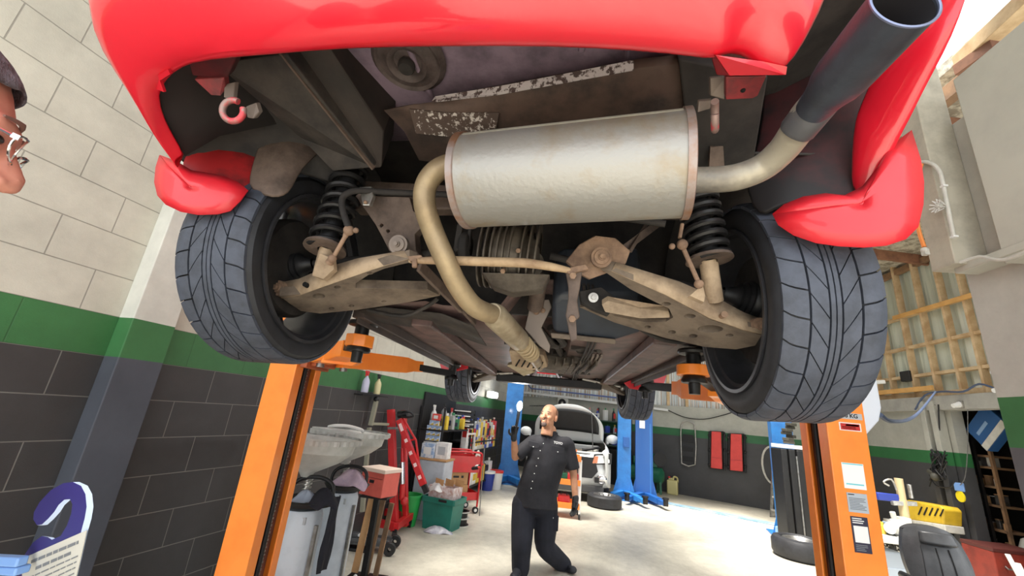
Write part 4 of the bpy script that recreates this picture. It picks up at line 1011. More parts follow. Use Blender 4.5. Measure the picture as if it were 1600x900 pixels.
ink = M('ink_black', C(26, 26, 30), .6); ink_g = M('ink_grey', C(120, 124, 130), .6); ink_b = M('ink_navy', C(44, 48, 74), .6); ink_w = M('ink_white', C(236, 236, 236), .6); ink_r = M('ink_red', C(190, 40, 36), .6); cyan_i = M('ink_cyan', C(110, 200, 214), .6)
def sticker(px0, py0, px1, py1, mat, name, items):
    a = PY(px0, py0, Yn); b = PY(px1, py1, Yn); x0, x1 = a.x, b.x; z1, z0 = a.z, b.z
    x1 = min(x1, xo-.012)
    mb = MB(); mb.box(((x0+x1)/2, Yn-.001, (z0+z1)/2), (x1-x0, .002, z1-z0)); o = lpart(mb, name, mat, parent=postR, smooth=0)
    W, Hh = x1-x0, z1-z0
    mk = {}
    for kind, u0, v0, u1, v1, m_ in items:     # fractions of the sticker, v from the top
        if kind == 'bar':
            mk.setdefault(m_.name, (MB(), m_))[0].box((x0+W*(u0+u1)/2, Yn-.0026, z1-Hh*(v0+v1)/2), (W*(u1-u0), .001, Hh*(v1-v0)))
        else:
            t = text_mesh(kind, Hh*(v1-v0), m_, parent=o, M4=facing((x0+W*(u0+u1)/2, Yn-.0026, z1-Hh*(v0+v1)/2), (1,0,0), (0,0,1)), bold=.0006)
            t.matrix_basis = o.matrix_world.inverted() @ t.matrix_basis if False else t.matrix_basis
    for mb2, m_ in mk.values():
        mb2.build('print', m_, o, smooth=0)
    return o
lr = random.Random(5)
def lines(u0, u1, v0, v1, n, m_):
    return [('bar', u0, v0+(v1-v0)*k/n, u0+(u1-u0)*lr.uniform(.6, 1), v0+(v1-v0)*(k+.45)/n, m_) for k in range(n)]
sticker(1298, 643, 1350, 657, M('plate_grey', C(176, 180, 186), .4), 'capacity_plate', [('3500 KG', .0, .0, 1, .95, ink)])
sticker(1310, 659, 1346, 675, white_pl, 'maker_sticker', [('bar', .06, .12, .94, .9, ink_r), ('bar', .3, .2, .9, .42, ink_b)] + lines(.12, .85, .5, .85, 2, ink_w))
sticker(1314, 722, 1354, 766, M('sticker_white', C(240, 242, 242), .4), 'notice_sticker', [('bar', .03, .02, .97, .06, cyan_i), ('bar', .1, .80, .9, .85, cyan_i)])
sticker(1322, 769, 1358, 803, M('sticker_grey', C(176, 184, 194), .4), 'data_sticker', lines(.06, .4, .06, .16, 1, ink) + lines(.08, .92, .25, .9, 8, ink_g))
sticker(1328, 806, 1363, 866, M('sticker_navy', C(48, 46, 66), .4), 'warning_sticker', lines(.08, .95, .04, .22, 3, ink_w) + [('bar', .1, .26, .93, .72, ink_w)] + lines(.1, .92, .78, .97, 4, ink_g))
# white control box on the outer side of the right post, with lever
mb = MB(); bx0 = xo+.0; mb.prism([(bx0, Yn+.02, 1.60), (bx0+.075, Yn+.02, 1.68), (bx0+.095, Yn+.02, 1.74), (bx0+.095, Yn+.02, 1.92), (bx0+.07, Yn+.02, 2.02), (bx0, Yn+.02, 2.06)], (0, .20, 0)); cbx = lpart(mb, 'control_box', M('control_white', C(214, 220, 232), .4), smooth=0, bev=.008)
mb = MB(); mb.bar((bx0+.09, Yn+.10, 1.86), (bx0+.17, Yn+.08, 1.87), .02, .018); lpart(mb, 'control_lever', offwhite, parent=cbx, bev=.003)
mb = MB(); mb.cyl((bx0+.08, Yn+.12, 1.93), (bx0+.14, Yn+.10, 1.97), .008, n=8); mb.ball((bx0+.145, Yn+.10, 1.975), .017); lpart(mb, 'switch_knob', chrome, parent=cbx)
# hydraulic hose from the box
hs_ = thing('hydraulic_hose', 'dark blue hose sagging from the white control box to the grey post', 'hose', PY(1400, 655, 3.0))
mb = MB(); mb.tube([PY(1375,648,2.3), PY(1392,658,2.7), PY(1420,655,3.6), PY(1440,640,5), PY(1462,612,6.6)], .012, 8, sub=6); mb.build('hose_line', M('hose_blue', C(70, 84, 112), .5), hs_)

# ================================================================ people
def skin_body(name, joints, edges, radii, mat, parent=None, levels=2, root=0, extra=None, voxel=None):
    me = bpy.data.meshes.new(name); me.from_pydata([tuple(j) for j in joints], edges, [])
    o = bpy.data.objects.new(name, me); COL.objects.link(o); me.materials.append(mat)
    md = o.modifiers.new('skin', 'SKIN'); md.use_smooth_shade = True
    for i, r in enumerate(radii):
        rr_ = r if isinstance(r, tuple) else (r, r)
        me.skin_vertices[0].data[i].radius = rr_; me.skin_vertices[0].data[i].use_root = (i == root)
    s_ = o.modifiers.new('sub', 'SUBSURF'); s_.levels = levels; s_.render_levels = levels
    if parent: o.parent = parent; o.matrix_parent_inverse = wmat(parent).inverted()
    return o
def eval_mesh(o):
    bpy.context.view_layer.update()
    dg = bpy.context.evaluated_depsgraph_get(); e = o.evaluated_get(dg)
    me = e.to_mesh(); vs = [o.matrix_world @ v.co for v in me.vertices]; fs = [tuple(p.vertices) for p in me.polygons]
    e.to_mesh_clear(); return vs, fs
def head_mb(mb, M4, s=1.0):
    """one head in its own frame: chin down -z, face -y; height about .24 at s=1"""
    old = mb.M; mb.M = old @ M4 @ Matrix.Scale(s, 4)
    mb.ball((0, .018, .045), (.076, .096, .083))            # cranium
    mb.ball((0, -.018, .01), (.067, .074, .088))            # face mass
    mb.ball((0, -.02, -.055), (.052, .062, .052))           # jaw
    mb.ball((0, -.066, -.088), (.024, .024, .020))          # chin
    mb.ball((0, -.074, .030), (.052, .022, .016))           # brow
    for sg in (-1, 1):
        mb.ball((sg*.040, -.060, -.018), (.024, .024, .020))  # cheeks
        mb.ball((sg*.078, .015, -.002), (.011, .020, .032), rotz(sg*.25)); mb.ball((sg*.074, .010, -.028), (.008, .010, .012))
        mb.ball((sg*.031, -.076, .012), (.014, .010, .009))   # lids
        mb.ball((sg*.011, -.100, -.028), (.009, .010, .008))  # nostrils
    mb.tube([(0, -.082, .022), (0, -.094, .002), (0, -.108, -.022)], [.009, .010, .013], 12)
    mb.ball((0, -.106, -.026), (.013, .013, .011))
    mb.ball((0, -.086, -.054), (.024, .012, .006)); mb.ball((0, -.084, -.064), (.021, .012, .007))
    mb.cyl((0, .022, -.17), (0, .012, -.03), .058, .054, n=20)
    mb.M = old
def remeshed(mb, name, mat, parent, voxel, smooth_it=4, label=None):
    o = mb.build(name, mat, parent, smooth=0)
    r = o.modifiers.new('remesh', 'REMESH'); r.mode = 'VOXEL'; r.voxel_size = voxel; r.use_smooth_shade = True
    s_ = o.modifiers.new('smooth', 'SMOOTH'); s_.iterations = smooth_it; s_.factor = .5
    if label: o['label'] = label
    return o
def ell(mb, secs, n=24, sub=5):
    cs, _ = smooth_path([V(s_[0]) for s_ in secs], [0]*len(secs), sub)
    _, rx = smooth_path([V(s_[0]) for s_ in secs], [s_[1] for s_ in secs], sub)
    _, ry = smooth_path([V(s_[0]) for s_ in secs], [s_[2] for s_ in secs], sub)
    rows_ = [[c+V((a*math.cos(2*PI*k/n), b*math.sin(2*PI*k/n), 0)) for k in range(n)] for c, a, b in zip(cs, rx, ry)]
    mb.grid(rows_, closed=True); mb.add(rows_[0], [tuple(range(n))]); mb.add(rows_[-1], [tuple(range(n))])
def limb(mb, pts, rr_, n=14): mb.tube(pts, rr_, n, sub=4); [mb.ball(p, r*.98, n=12, m=8) for p, r in zip(pts, rr_)]
def hand(mb, wrist, dirv, palm, s=1.0, curl=.5, thumb=1, spread=.0):
    """a hand: dirv from wrist to knuckles, palm = palm normal; fingers curl toward the palm normal"""
    d = V(dirv).normalized(); pn = V(palm).normalized(); pn = (pn-d*pn.dot(d)).normalized(); sd = d.cross(pn)
    W = V(wrist)
    mb.tube([W, W+d*.03*s, W+d*.075*s], [.026*s, .030*s, .033*s], 12)
    for i, (off, ln) in enumerate(((-.030, .070), (-.010, .080), (.010, .075), (.029, .058))):
        b = W+d*.080*s+sd*off*s
        mb.tube([W+d*.04*s+sd*off*.7*s, b], [.011*s, .0105*s], 8)
        a1 = curl*.9; a2 = curl*2.0; a3 = curl*2.8
        p1 = b+(d*math.cos(a1)+pn*math.sin(a1))*ln*.45*s; p2 = p1+(d*math.cos(a2)+pn*math.sin(a2))*ln*.32*s; p3 = p2+(d*math.cos(a3)+pn*math.sin(a3))*ln*.26*s
        mb.tube([b, p1, p2, p3], [.0100*s, .0092*s, .0085*s, .0065*s], 8, sub=2); mb.ball(p3, .0068*s, n=8, m=6)
    t0 = W+d*.022*s-sd*.024*s*thumb; t1 = t0+(d*.5-sd*.8*thumb+pn*.35).normalized()*.035*s; t2 = t1+(d*.8-sd*.3*thumb+pn*.5).normalized()*.030*s; t3 = t2+(d*.9+pn*.4).normalized()*.024*s
    mb.tube([t0, t1, t2, t3], [.014*s, .0125*s, .011*s, .008*s], 8, sub=2); mb.ball(t3, .008*s, n=8, m=6)

# ---- mechanic standing under the front of the car
YM = 4.95
man = thing('person', 'mechanic in black work shirt looking up, small lamp in his raised gloved hand', 'person', (.05, 4.95, 0))
def MP(px, py, y=YM): return PY(px, py, y)
hd = MP(857, 652, 4.93)
neck = MP(861, 676, 4.98); chest = MP(858, 702, 4.97); belly = MP(846, 744, 4.95); pelv = MP(838, 782, 4.95)
shA = MP(832, 690, 4.95); shB = MP(888, 693, 4.97)
elA = MP(805, 714, 4.87); wrA = MP(803, 684, 4.72)
elB = MP(896, 738, 4.98); wrB = MP(899, 781, 4.90)
hipA = MP(818, 792, 4.95); hipB = MP(853, 792, 4.97)
knA = MP(815, 848, 4.84); anA = MP(813, 893, 4.86)
knB = MP(852, 852, 4.98); anB = MP(881, 886, 5.22)
# body: one continuous skin surface
mb = MB()
Rf = (Matrix.Rotation(math.radians(-24), 4, 'Z') @ Matrix.Rotation(math.radians(-14), 4, 'X'))
Mh = Matrix.Translation(hd) @ Rf @ Matrix.Scale(1.17, 4)
head_mb(mb, Mh, 1.0)
limb(mb, [neck+V((0,.01,.03)), neck, chest], [.058, .062, .10])
limb(mb, [chest, belly, pelv], [.10, .10, .10]); limb(mb, [shA, chest, shB], [.055, .10, .055])
limb(mb, [shA, elA], [.052, .042]); limb(mb, [elA, elA.lerp(wrA, .4), wrA], [.042, .040, .028])
limb(mb, [shB, elB], [.052, .042]); limb(mb, [elB, elB.lerp(wrB, .35), wrB], [.042, .040, .028])
limb(mb, [hipA, knA, anA], [.085, .058, .042]); limb(mb, [hipB, knB, anB], [.085, .058, .042])
remeshed(mb, 'body', skin, man, .0075, 3)
# goatee and cropped hair
mb = MB(); mb.M = Mh
mb.ball((0, -.078, -.090), (.030, .018, .022)); mb.ball((0, -.091, -.044), (.026, .008, .006)); mb.build('beard', M('stubble', C(92, 74, 66), .8, col2=C(66, 54, 50), scale=60), man, smooth=60)
for sg in (-1, 1):
    mb = MB(); mb.M = Mh; mb.ball((sg*.030, -.089, .030), (.017, .006, .004)); mb.build('eyebrow', hair_dk, man, smooth=60)
for sg in (-1, 1):
    mb = MB(); mb.M = Mh
    mb.ball((sg*.030, -.083, .012), (.010, .006, .004)); mb.build('eye', M('eye_dark', C(36, 28, 26), .3), man, smooth=60)
mb = MB(); mb.M = Mh; mb.grid([[(math.sin(a)*.0795*q, .018+math.cos(a)*.0985*q, .045+z) for a in [math.radians(t) for t in range(-100, 101, 20)]] for q, z in ((.99, -.035), (1.0, -.01), (.985, .015), (.93, .035))])
mb.build('cropped_hair', M('shaved_hair', C(120, 92, 76), .8, col2=C(150, 112, 88), scale=80), man, smooth=70)
# shirt
mb = MB()
limb(mb, [neck+V((0,0,-.035)), chest+V((0,0,.02))], [.085, .125])
ell(mb, [(neck+V((0,.0,-.02)), .085, .08), (neck+V((0,0,-.07)), .16, .10), (chest+V((0,0,.03)), .225, .125), (chest+V((0,0,-.10)), .240, .15), (chest.lerp(belly,.6), .226, .155), (belly, .218, .158), (pelv+V((0,0,.09)), .222, .155), (pelv+V((0,0,-.06)), .240, .165)])
limb(mb, [shA+V((.02,0,-.01)), shA.lerp(chest,.5)], [.088, .12]); limb(mb, [shB+V((-.02,0,-.01)), shB.lerp(chest,.5)], [.085, .11])
mb.tube([shA+V((.01,0,0)), shA.lerp(elA, .5), shA.lerp(elA, .92)], [.078, .076, .078], 16); mb.tube([shB+V((-.01,0,0)), shB.lerp(elB, .5), shB.lerp(elB, .9)], [.078, .074, .078], 16)
pass
remeshed(mb, 'work_shirt', cloth_black, man, .010, 5)
mb = MB()
for sg in (-1, 1):
    mb.prism([neck+V((sg*.008,-.088,-.060)), neck+V((sg*.062,-.064,-.008)), neck+V((sg*.075,-.02,.012)), neck+V((sg*.080,-.05,-.030)), neck+V((sg*.045,-.095,-.085))], (0, -.008, .004))
mb.build('shirt_collar', cloth_black, man, smooth=40, bev=.004)
def front(px, py, dy=0): return PY(px, py, 4.95-.165+dy)
for q in ((849,693),(844,704),(841,716),(838,728),(835,740),(832,752),(830,763)):
    mb = MB(); p = front(*q); mb.ball(p+V((0,-.004,0)), .006, n=8, m=6); mb.build('shirt_button', white_pl, man)
for (x0, y0, x1, y1, w) in ((826,688,842,692,1),(862,696,882,700,1)):
    a, b = front(x0, y0), front(x1, y1); mb = MB(); mb.prism([a, b, b+V((0,.0,-.05)), (a+b)/2+V((0,-.004,-.065)), a+V((0,0,-.05))], (0, -.010, 0)); pf = mb.build('pocket_flap', M('pocket_black', C(44, 44, 50), .8), man, smooth=0, bev=.003)
    mb = MB(); mb.ball((a+b)/2+V((0,-.018,-.052)), .006, n=8, m=6); mb.build('pocket_button', white_pl, pf)
tx = text_mesh('TOYO', .034, ink_w, 'chest_name', man, facing(front(872,694)+V((0,-.014,.012)), (1,-.1,-.08), (.05,0,1)), bold=.0012)
# trousers
mb = MB()
mb.ball(pelv+V((0,0,-.03)), (.225, .15, .13), n=24, m=14)
limb(mb, [hipA+V((0,0,.03)), hipA.lerp(knA,.5), knA, knA.lerp(anA,.5), anA+V((0,0,.02))], [.132, .125, .110, .100, .092])
limb(mb, [hipB+V((0,0,.03)), hipB.lerp(knB,.5), knB, knB.lerp(anB,.5), anB+V((0,0,.02))], [.132, .125, .108, .098, .088])
remeshed(mb, 'trousers', cloth_navy, man, .010, 5)
mb = MB(); a = hipB.lerp(knB, .35)+V((.09,-.08,0)); mb.box(a, (.09, .03, .15)); mb.build('cargo_pocket', cloth_navy, man, bev=.01)
mb = MB(); mb.box(a+V((-.02,-.018,.05)), (.02, .004, .012)); mb.build('pocket_tag', white_pl, man, bev=.001)
for an, dr in ((anA, V((-.25,-1,0))), (anB, V((.55,-.85,0)))):
    dr.normalize(); mb = MB(); z = V((0,0,-(an.z)+.045))
    if an is anB:
        hl = an+V((0,.02,-.05)); toe = hl+dr*.16+V((0,0,-.04)); toe.z = .04
    else:
        hl = V((an.x, an.y+.03, .05)); toe = hl+dr*.19; toe.z = .035
    mb.ball(hl, (.045, .055, .05)); mb.ball(toe, (.048, .06, .034)); mb.tube([hl, hl.lerp(toe,.5)+V((0,0,.01)), toe], [.045,.046,.036], 14); limb(mb, [an+V((0,0,.0)), hl], [.048,.048])
    sh = remeshed(mb, 'shoe', M('shoe_dark', C(34, 36, 44), .6), man, .007, 3)
mb = MB(); mb.bar(anB+V((.03,.02,-.06)), anB+V((.06,-.06,-.09)), .008, .03); mb.build('shoe_flash', sky_blue, man, bev=.002)
# gloves
mb = MB(); upd = (MP(806, 650, 4.70)-wrA).normalized(); 
limb(mb, [wrA-upd*.01, wrA+upd*.02], [.034,.034]); hand(mb, wrA, upd, (.25,-.9,.2), 1.08, .62, thumb=1); remeshed(mb, 'glove', glove_m, man, .0045, 2)
mb = MB(); dnd = (MP(896, 812, 4.86)-wrB).normalized()
limb(mb, [wrB-dnd*.02, wrB+dnd*.02], [.036,.034]); hand(mb, wrB, dnd, (-.5,-.4,0), 1.08, .28, thumb=1); remeshed(mb, 'glove', glove_m, man, .0045, 2)
# the lamp in his hand
lp = MP(809, 654, 4.64)
lamp = thing('inspection_lamp', 'small bright inspection lamp held up in the mechanic\'s raised glove', 'lamp', lp)
mb = MB(); top = MP(813, 628, 4.62); mb.tube([wrA+upd*.045+V((.01,-.045,0)), lp, lp.lerp(top, .45)], [.015,.016,.018], 14); mb.build('lamp_handle', black_plastic, lamp)
mb = MB(); ld = (top-lp).normalized(); mb.ball(lp.lerp(top, .75), (.032, .024, .052), ld.to_track_quat('Z', 'Y').to_matrix(), n=16, m=10); mb.build('lamp_head', EM('lamp_glow', (1.0, .98, .94), 14), lamp)
pt = bpy.data.lights.new('inspection_lamp_light', 'POINT'); pt.energy = 8; pt.shadow_soft_size = .04
po_ = bpy.data.objects.new('inspection_lamp_light', pt); COL.objects.link(po_); po_.location = lp.lerp(top, .75)+V((0,-.06,.05))

# ---- second person: only his profile enters at the left edge, close to the lens
nb = thing('person', 'man with short greying hair and metal glasses, seen in profile at the left edge', 'person', (-.85, .42, 0))
Rn = Matrix.Rotation(math.radians(145), 4, 'Z') @ Matrix.Rotation(math.radians(6), 4, 'X')
s_h = 1.0
fdir = (Rn @ V((0, -1, 0))); fdir.z = 0; fdir.normalize(); sdir = V((-fdir.y, fdir.x, 0))
_nt = O3 + ray(36, 296)*(.50/FPX)
hc = _nt - (Rn @ V((0, -.119, -.024)))
Mn = Matrix.Translation(hc) @ Rn
mb = MB(); head_mb(mb, Mn, 1.0)
th = hc-fdir*.16+V((0, 0, -.27)); lo_ = hc-fdir*.42+V((0, 0, -.74)); sh1 = th+sdir*.18+V((0,0,-.03))-fdir*.06; sh2 = th-sdir*.18+V((0,0,-.03))-fdir*.06
limb(mb, [hc-fdir*.02+V((0,0,-.10)), th+V((0,0,.08)), th-fdir*.06+V((0,0,-.15)), lo_], [.056, .07, .12, .12])
arms_ = []
for sgn, s_ in ((1, sh1), (-1, sh2)):
    limb(mb, [th, s_], [.08, .06]); e_ = s_-fdir*.12+sdir*sgn*.03+V((0,0,-.28)); w_ = e_-fdir*.02+V((0, 0, -.26)); limb(mb, [s_, e_, w_], [.05, .040, .028]); hand(mb, w_, (.05, 0, -1), -sdir*sgn, 1, .3)
    hp = lo_+sdir*sgn*.10; limb(mb, [hp, V((hp.x, hp.y, .50)), V((hp.x, hp.y, .10))], [.09, .06, .042])
bodyn = remeshed(mb, 'body', skin_pink, nb, .0045, 3)
mb = MB()
limb(mb, [th+V((0,0,.03)), th-fdir*.06+V((0,0,-.13)), th.lerp(lo_, .6), lo_], [.08, .14, .14, .14]); limb(mb, [sh1, th, sh2], [.075, .09, .075])
for sgn, s_ in ((1, sh1), (-1, sh2)): mb.tube([s_, s_-fdir*.10+sdir*sgn*.03+V((0,0,-.24))], [.07, .065], 14)
remeshed(mb, 'shirt', cloth_navy, nb, .010, 4)
mb = MB()
for sgn in (1, -1):
    hp = lo_+sdir*sgn*.10; limb(mb, [hp+V((0,0,.03)), V((hp.x, hp.y, .5)), V((hp.x, hp.y, .12))], [.115, .085, .07])
mb.ball(lo_, (.15,.15,.12))
remeshed(mb, 'trousers', cloth_navy, nb, .010, 4)
for sgn in (1, -1):
    hp = lo_+sdir*sgn*.10; mb = MB(); c_ = V((hp.x, hp.y, .045))+fdir*.06; mb.tube([c_-fdir*.10, c_, c_+fdir*.13], [.045,.048,.036], 14); mb.build('shoe', black_plastic, nb)
# hair cap with a ragged front edge
def hair_cap(M4, name, mat, parent):
    mb = MB(); mb.M = M4; rows_ = []
    rr_ = random.Random(2)
    for j in range(12):
        t = j/11; r_ = []
        for k in range(44):
            a = 2*PI*k/44                    # 0 at the back (+y), PI at the face
            lim = 1.05 + .85*(math.cos(a)*.5+.5) if True else 0
            lim = 2.05 - .97*((1-math.cos(a))*.5)**2.0 + .03*math.sin(9*a)+rr_.uniform(-.02, .02)
            ph = lim*t
            R_ = V((.0815*math.sin(ph)*math.sin(a), .016+.103*math.sin(ph)*math.cos(a), .045+.0890*math.cos(ph)))
            r_.append(R_)
        rows_.append(r_)
    mb.grid(rows_, closed=True)
    o = mb.build(name, mat, parent, smooth=80, solid=.003)
    return o
hair_cap(Mn, 'short_hair', M('greying_hair', C(86, 74, 80), .9, col2=C(140, 136, 150), scale=40, bump=1, bscale=300), nb)
for sg in (-1, 1):
    mb = MB(); mb.M = Mn; mb.tube([(sg*.012, -.090, .034), (sg*.03, -.092, .040), (sg*.052, -.080, .034)], [.0015, .0032, .0015], 8, sub=3); mb.build('eyebrow', M('brow_brown', C(120, 86, 78), .9), nb)
for sg in (-1, 1):
    mb = MB(); mb.M = Mn; mb.ball((sg*.031, -.080, .012), (.011,.009,.006), n=16, m=12); mb.build('eye', MATS['eye_dark'], nb)
gl = MB(); gl.M = Mn
for sg in (-1, 1):
    pts = [V((sg*.036+.026*math.cos(a), -.104+.006*abs(math.cos(a)), .006+.017*math.sin(a))) for a in [2*PI*k/20 for k in range(21)]]
    gl.tube(pts, .0013, 6, cap=False)
    gl.tube([(sg*.062, -.098, .012), (sg*.076, -.060, .012), (sg*.082, .015, .010)], .0022, 6)
    gl.box((sg*.064, -.098, .012), (.004, .006, .006))
gl.tube([(-.011, -.104, .008), (0, -.108, .012), (.011, -.104, .008)], .0014, 6)
gl.build('glasses', chrome, nb)
# ================================================================ things along the left wall
def P0(px, py): return PZ(px, py, 0)
def mbuild(mb, name, mat, par, **k): return mb.build(name, mat, par, **k)
def zat(px, py, p): return PY(px, py, p.y).z

# the hook shaped tag near the lens
Yt = .47
out_px = [(60,812),(61,801),(70,785),(88,766),(108,755),(124,753),(137,759),(144,772),(146,792),(143,810),(138,828),(128,872),(120,905),(112,945),(70,952),(33,945),(34,912),(38,888),(47,866),(60,848),(74,838),(84,840),(90,844),(104,838),(114,822),(121,803),(123,788),(119,780),(110,781),(101,789),(94,800),(84,811),(74,820),(66,821)]
n_t = (-CF - CR*.55).normalized()
p_t = PY(100, 850, Yt)
ext = CF*.004 - CR*.011 - CU*.002
ht = thing('door_hanger_tag', 'purple plastic hook tag with pale edges and a white notice, lower left corner', 'tag', p_t+V((0,0,-.05)))
mb = MB(); pts = [PP(a, b, p_t, n_t) for a, b in out_px]; n = len(pts)
mb.add(pts+[p+ext for p in pts], [tuple(range(n))[::-1], tuple(range(n, 2*n))]); mb.cur = 1
mb.add(pts+[p+ext for p in pts], [(i, (i+1) % n, n+(i+1) % n, n+i) for i in range(n)])
mbuild(mb, 'hook_plate', [purple, edge_white], ht, smooth=0)
def ppt(a, b, d=.0012): return PP(a, b, p_t, n_t)+n_t*d
mb = MB(); mb.prism([ppt(46,868), ppt(139,827), ppt(129,872), ppt(121,905), ppt(113,944), ppt(70,950), ppt(36,944), ppt(38,890)], n_t*.0006); mbuild(mb, 'notice_label', M('notice_paper', C(206, 204, 196), .6), ht, smooth=0)
mb = MB()
def tline(x0, y0, x1, y1, w):
    x = x0; r_ = random.Random(int(x0*7+y0))
    L_ = x1-x0
    while x < x1-2:
        q = min(x+r_.uniform(6, 13), x1); sl = (y1-y0)/L_
        ya, yb_ = y0+(x-x0)*sl, y0+(q-x0)*sl
        mb.prism([ppt(x, ya, .002), ppt(q, yb_, .002), ppt(q-.5, yb_+w, .002), ppt(x-.5, ya+w, .002)], n_t*.0003); x = q+r_.uniform(1.5, 2.5)
tline(53,874,127,843,5); tline(60,884,115,860,5); 
for k in range(5): tline(50+k*0, 900+k*9, 126-k*2, 866+k*9, 2.2)
mbuild(mb, 'notice_print', ink_g, ht, smooth=0)
st = thing('tag_stand', 'blue arm reaching in from the left edge behind the purple tag', 'stand', (-1.0, .40, 0))
pa, pb = PY(-140, 868, .50), PY(36, 877, .50)
mb = MB(); mb.bar(pa, pb, .012, .010); mb.bar(pa+V((0,.004,-.010)), pb+V((0,.004,-.010)), .016, .009); mbuild(mb, 'stand_arm', M('arm_blue', C(120, 158, 216), .4), st, bev=.002)
mb = MB(); q = V((pa.x, pa.y, 0)); mb.cyl(q, pa, .014, n=14); mb.cyl(q, q+V((0,0,.02)), .16, .15, n=24); mbuild(mb, 'stand_pole', MATS['arm_blue'], st)

# ---- waste oil drainers
def drainer(px, pytop, Y, lab, bowlc, rb, tray):
    p = PY(px, pytop, Y); zt = p.z; x, y = p.x, p.y
    t = thing('oil_drainer', lab, 'oil drainer', (x, y, 0), group=None)
    mb = MB(); mb.lathe([(.16, 0), (.16, .115), (.20, .13), (zt-.04, .13), (zt, .115), (zt, 0)], (x, y, 0), (0,0,1), 32); tk = mbuild(mb, 'tank', tank_white, t)
    mb = MB(); mb.box((x+.06, y-.10, zt-.05), (.06, .012, .04)); mbuild(mb, 'tank_plate', MATS['plate_grey'], tk)
    mb = MB(); mb.box((x, y, .12), (.40, .34, .04)); mb.box((x+.16, y-.10, .14), (.04, .04, .1)); mbuild(mb, 'base_frame', offwhite, t, bev=.008)
    for dx in (-.17, .17):
        for dy in (-.14, .14):
            mb = MB(); mb.cyl((x+dx-.02, y+dy, .05), (x+dx+.02, y+dy, .05), .05, n=16); mbuild(mb, 'caster', black_plastic, t)
    mb = MB(); mb.tube([(x-.18, y-.16, .26), (x+.05, y-.20, .24), (x+.22, y-.14, .26), (x+.24, y-.02, .30)], .014, 10, sub=4); mbuild(mb, 'bumper_tube', white_pl, t)
    # gauge glass and hose on the side
    mb = MB(); mb.bar((x+.135, y-.04, .25), (x+.135, y-.04, zt-.08), .02, .02); mbuild(mb, 'gauge_tube', steel, t)
    # tray with a high handle loop
    tz = zt+.03
    mb = MB(); mb.lathe([(0, .09), (0, .15), (.03, .17), (.035, .155), (.015, .14), (.012, .09)], (x+.04, y-.02, tz), (0,0,1), 28, closed=True); mb.cyl((x+.04, y-.02, tz), (x+.04, y-.02, tz+.008), .12, n=24)
    tr = mbuild(mb, 'tool_tray', black_plastic, t)
    mb = MB(); mb.tube([(x-.10, y-.02, tz+.01), (x-.09, y-.02, tz+.10), (x-.02, y-.02, tz+.15), (x+.10, y-.02, tz+.16), (x+.18, y-.02, tz+.12), (x+.19, y-.02, tz+.02)], .013, 10, sub=4); mbuild(mb, 'tray_handle', black_plastic, tr)
    # mast and bowl
    b = PY(bowlc[0], bowlc[1], Y-.02); bx, bz = x-.02, b.z
    mb = MB(); mb.cyl((bx, y+.02, zt), (bx, y+.02, bz-.20), .018, n=14); mbuild(mb, 'mast', zinc, t)
    mb = MB(); mb.coil((bx, y+.02, zt+.02), (bx, y+.02, zt+.24), .026, .006, 9, 6, 16); mbuild(mb, 'mast_spring', zinc, t)
    mb = MB(); mb.lathe([(-.25, .03), (-.22, .05), (-.15, rb*.62), (-.09, rb*.86), (-.03, rb*.90), (-.03, rb), (.0, rb), (.0, rb*.93), (-.02, rb*.88), (-.08, rb*.83), (-.14, rb*.6), (-.20, .05)], (bx, y, bz), (.02, .05, 1), 40); bo = mbuild(mb, 'drain_bowl', pan_grey, t, smooth=30)
    mb = MB(); ring_ = []
    for z_, q_ in ((-.03, 0), (-.03, .012), (0, .012), (0, 0)):
        ring_.append([(bx+(rb+q_*(1 if k % 4 < 2 else .35))*math.cos(2*PI*k/120), y+(rb+q_*(1 if k % 4 < 2 else .35))*math.sin(2*PI*k/120), bz+z_) for k in range(120)])
    mb.grid(ring_, closed=True); mbuild(mb, 'rim_band', pan_grey, bo, smooth=0)
    return V((x, y, zt)), V((bx, y, bz))
p1, b1 = drainer(474, 793, 2.84, 'white waste oil drainer right behind the left orange post, nearer of two', (474, 681), .30, 1)
p2, b2 = drainer(535, 767, 3.46, 'white waste oil drainer beside the salmon box, farther of two', (532, 672), .305, 1)
# hose lying in the farther bowl
hz = thing('coiled_hose', 'short white hose end resting on the rim of the farther drain bowl', 'hose', b2)
mb = MB(); mb.tube([b2+V((-.10,-.2,.03)), b2+V((-.02,-.25,.045)), b2+V((.08,-.24,.05)), b2+V((.16,-.18,.03)), b2+V((.14,-.1,.01))], .012, 8, sub=4); mbuild(mb, 'hose_end', white_pl, hz)
# rags
def rag(name, lab, c, r, mat, seed, cat='cloth'):
    rr_ = random.Random(seed); mb = MB(); rows_ = []
    for j in range(9):
        t = j/8; row = []
        for k in range(20):
            a = 2*PI*k/20; q = 1+.18*math.sin(3*a+seed)+.1*math.sin(7*a+seed*2)*t
            row.append(V(c)+V((r[0]*t*q*math.cos(a), r[1]*t*q*math.sin(a), r[2]*(1-t*t)+r[2]*.22*math.sin(5*a+4*t+seed)*t)))
        rows_.append(row)
    mb.grid(rows_, closed=True); o = mb.build(name, mat, smooth=80, solid=.006, subd=1)
    return tag(o, lab, cat)
rag('rag', 'crumpled dark blue rag draped over the nearer drainer tray', (p1.x+.15, p1.y-.06, p1.z+.04), (.09, .09, .10), cloth_navy, 1)
mb = MB(); mb.grid([[(p1.x+.20+.010*math.sin(k*2+j), p1.y-.04+k*.024, p1.z+.08-j*.07) for k in range(6)] for j in range(7)]); 
o = mb.build('hanging_cloth', cloth_navy, smooth=80, solid=.008); tag(o, 'dark cloth hanging down beside the nearer drainer tank', 'cloth')
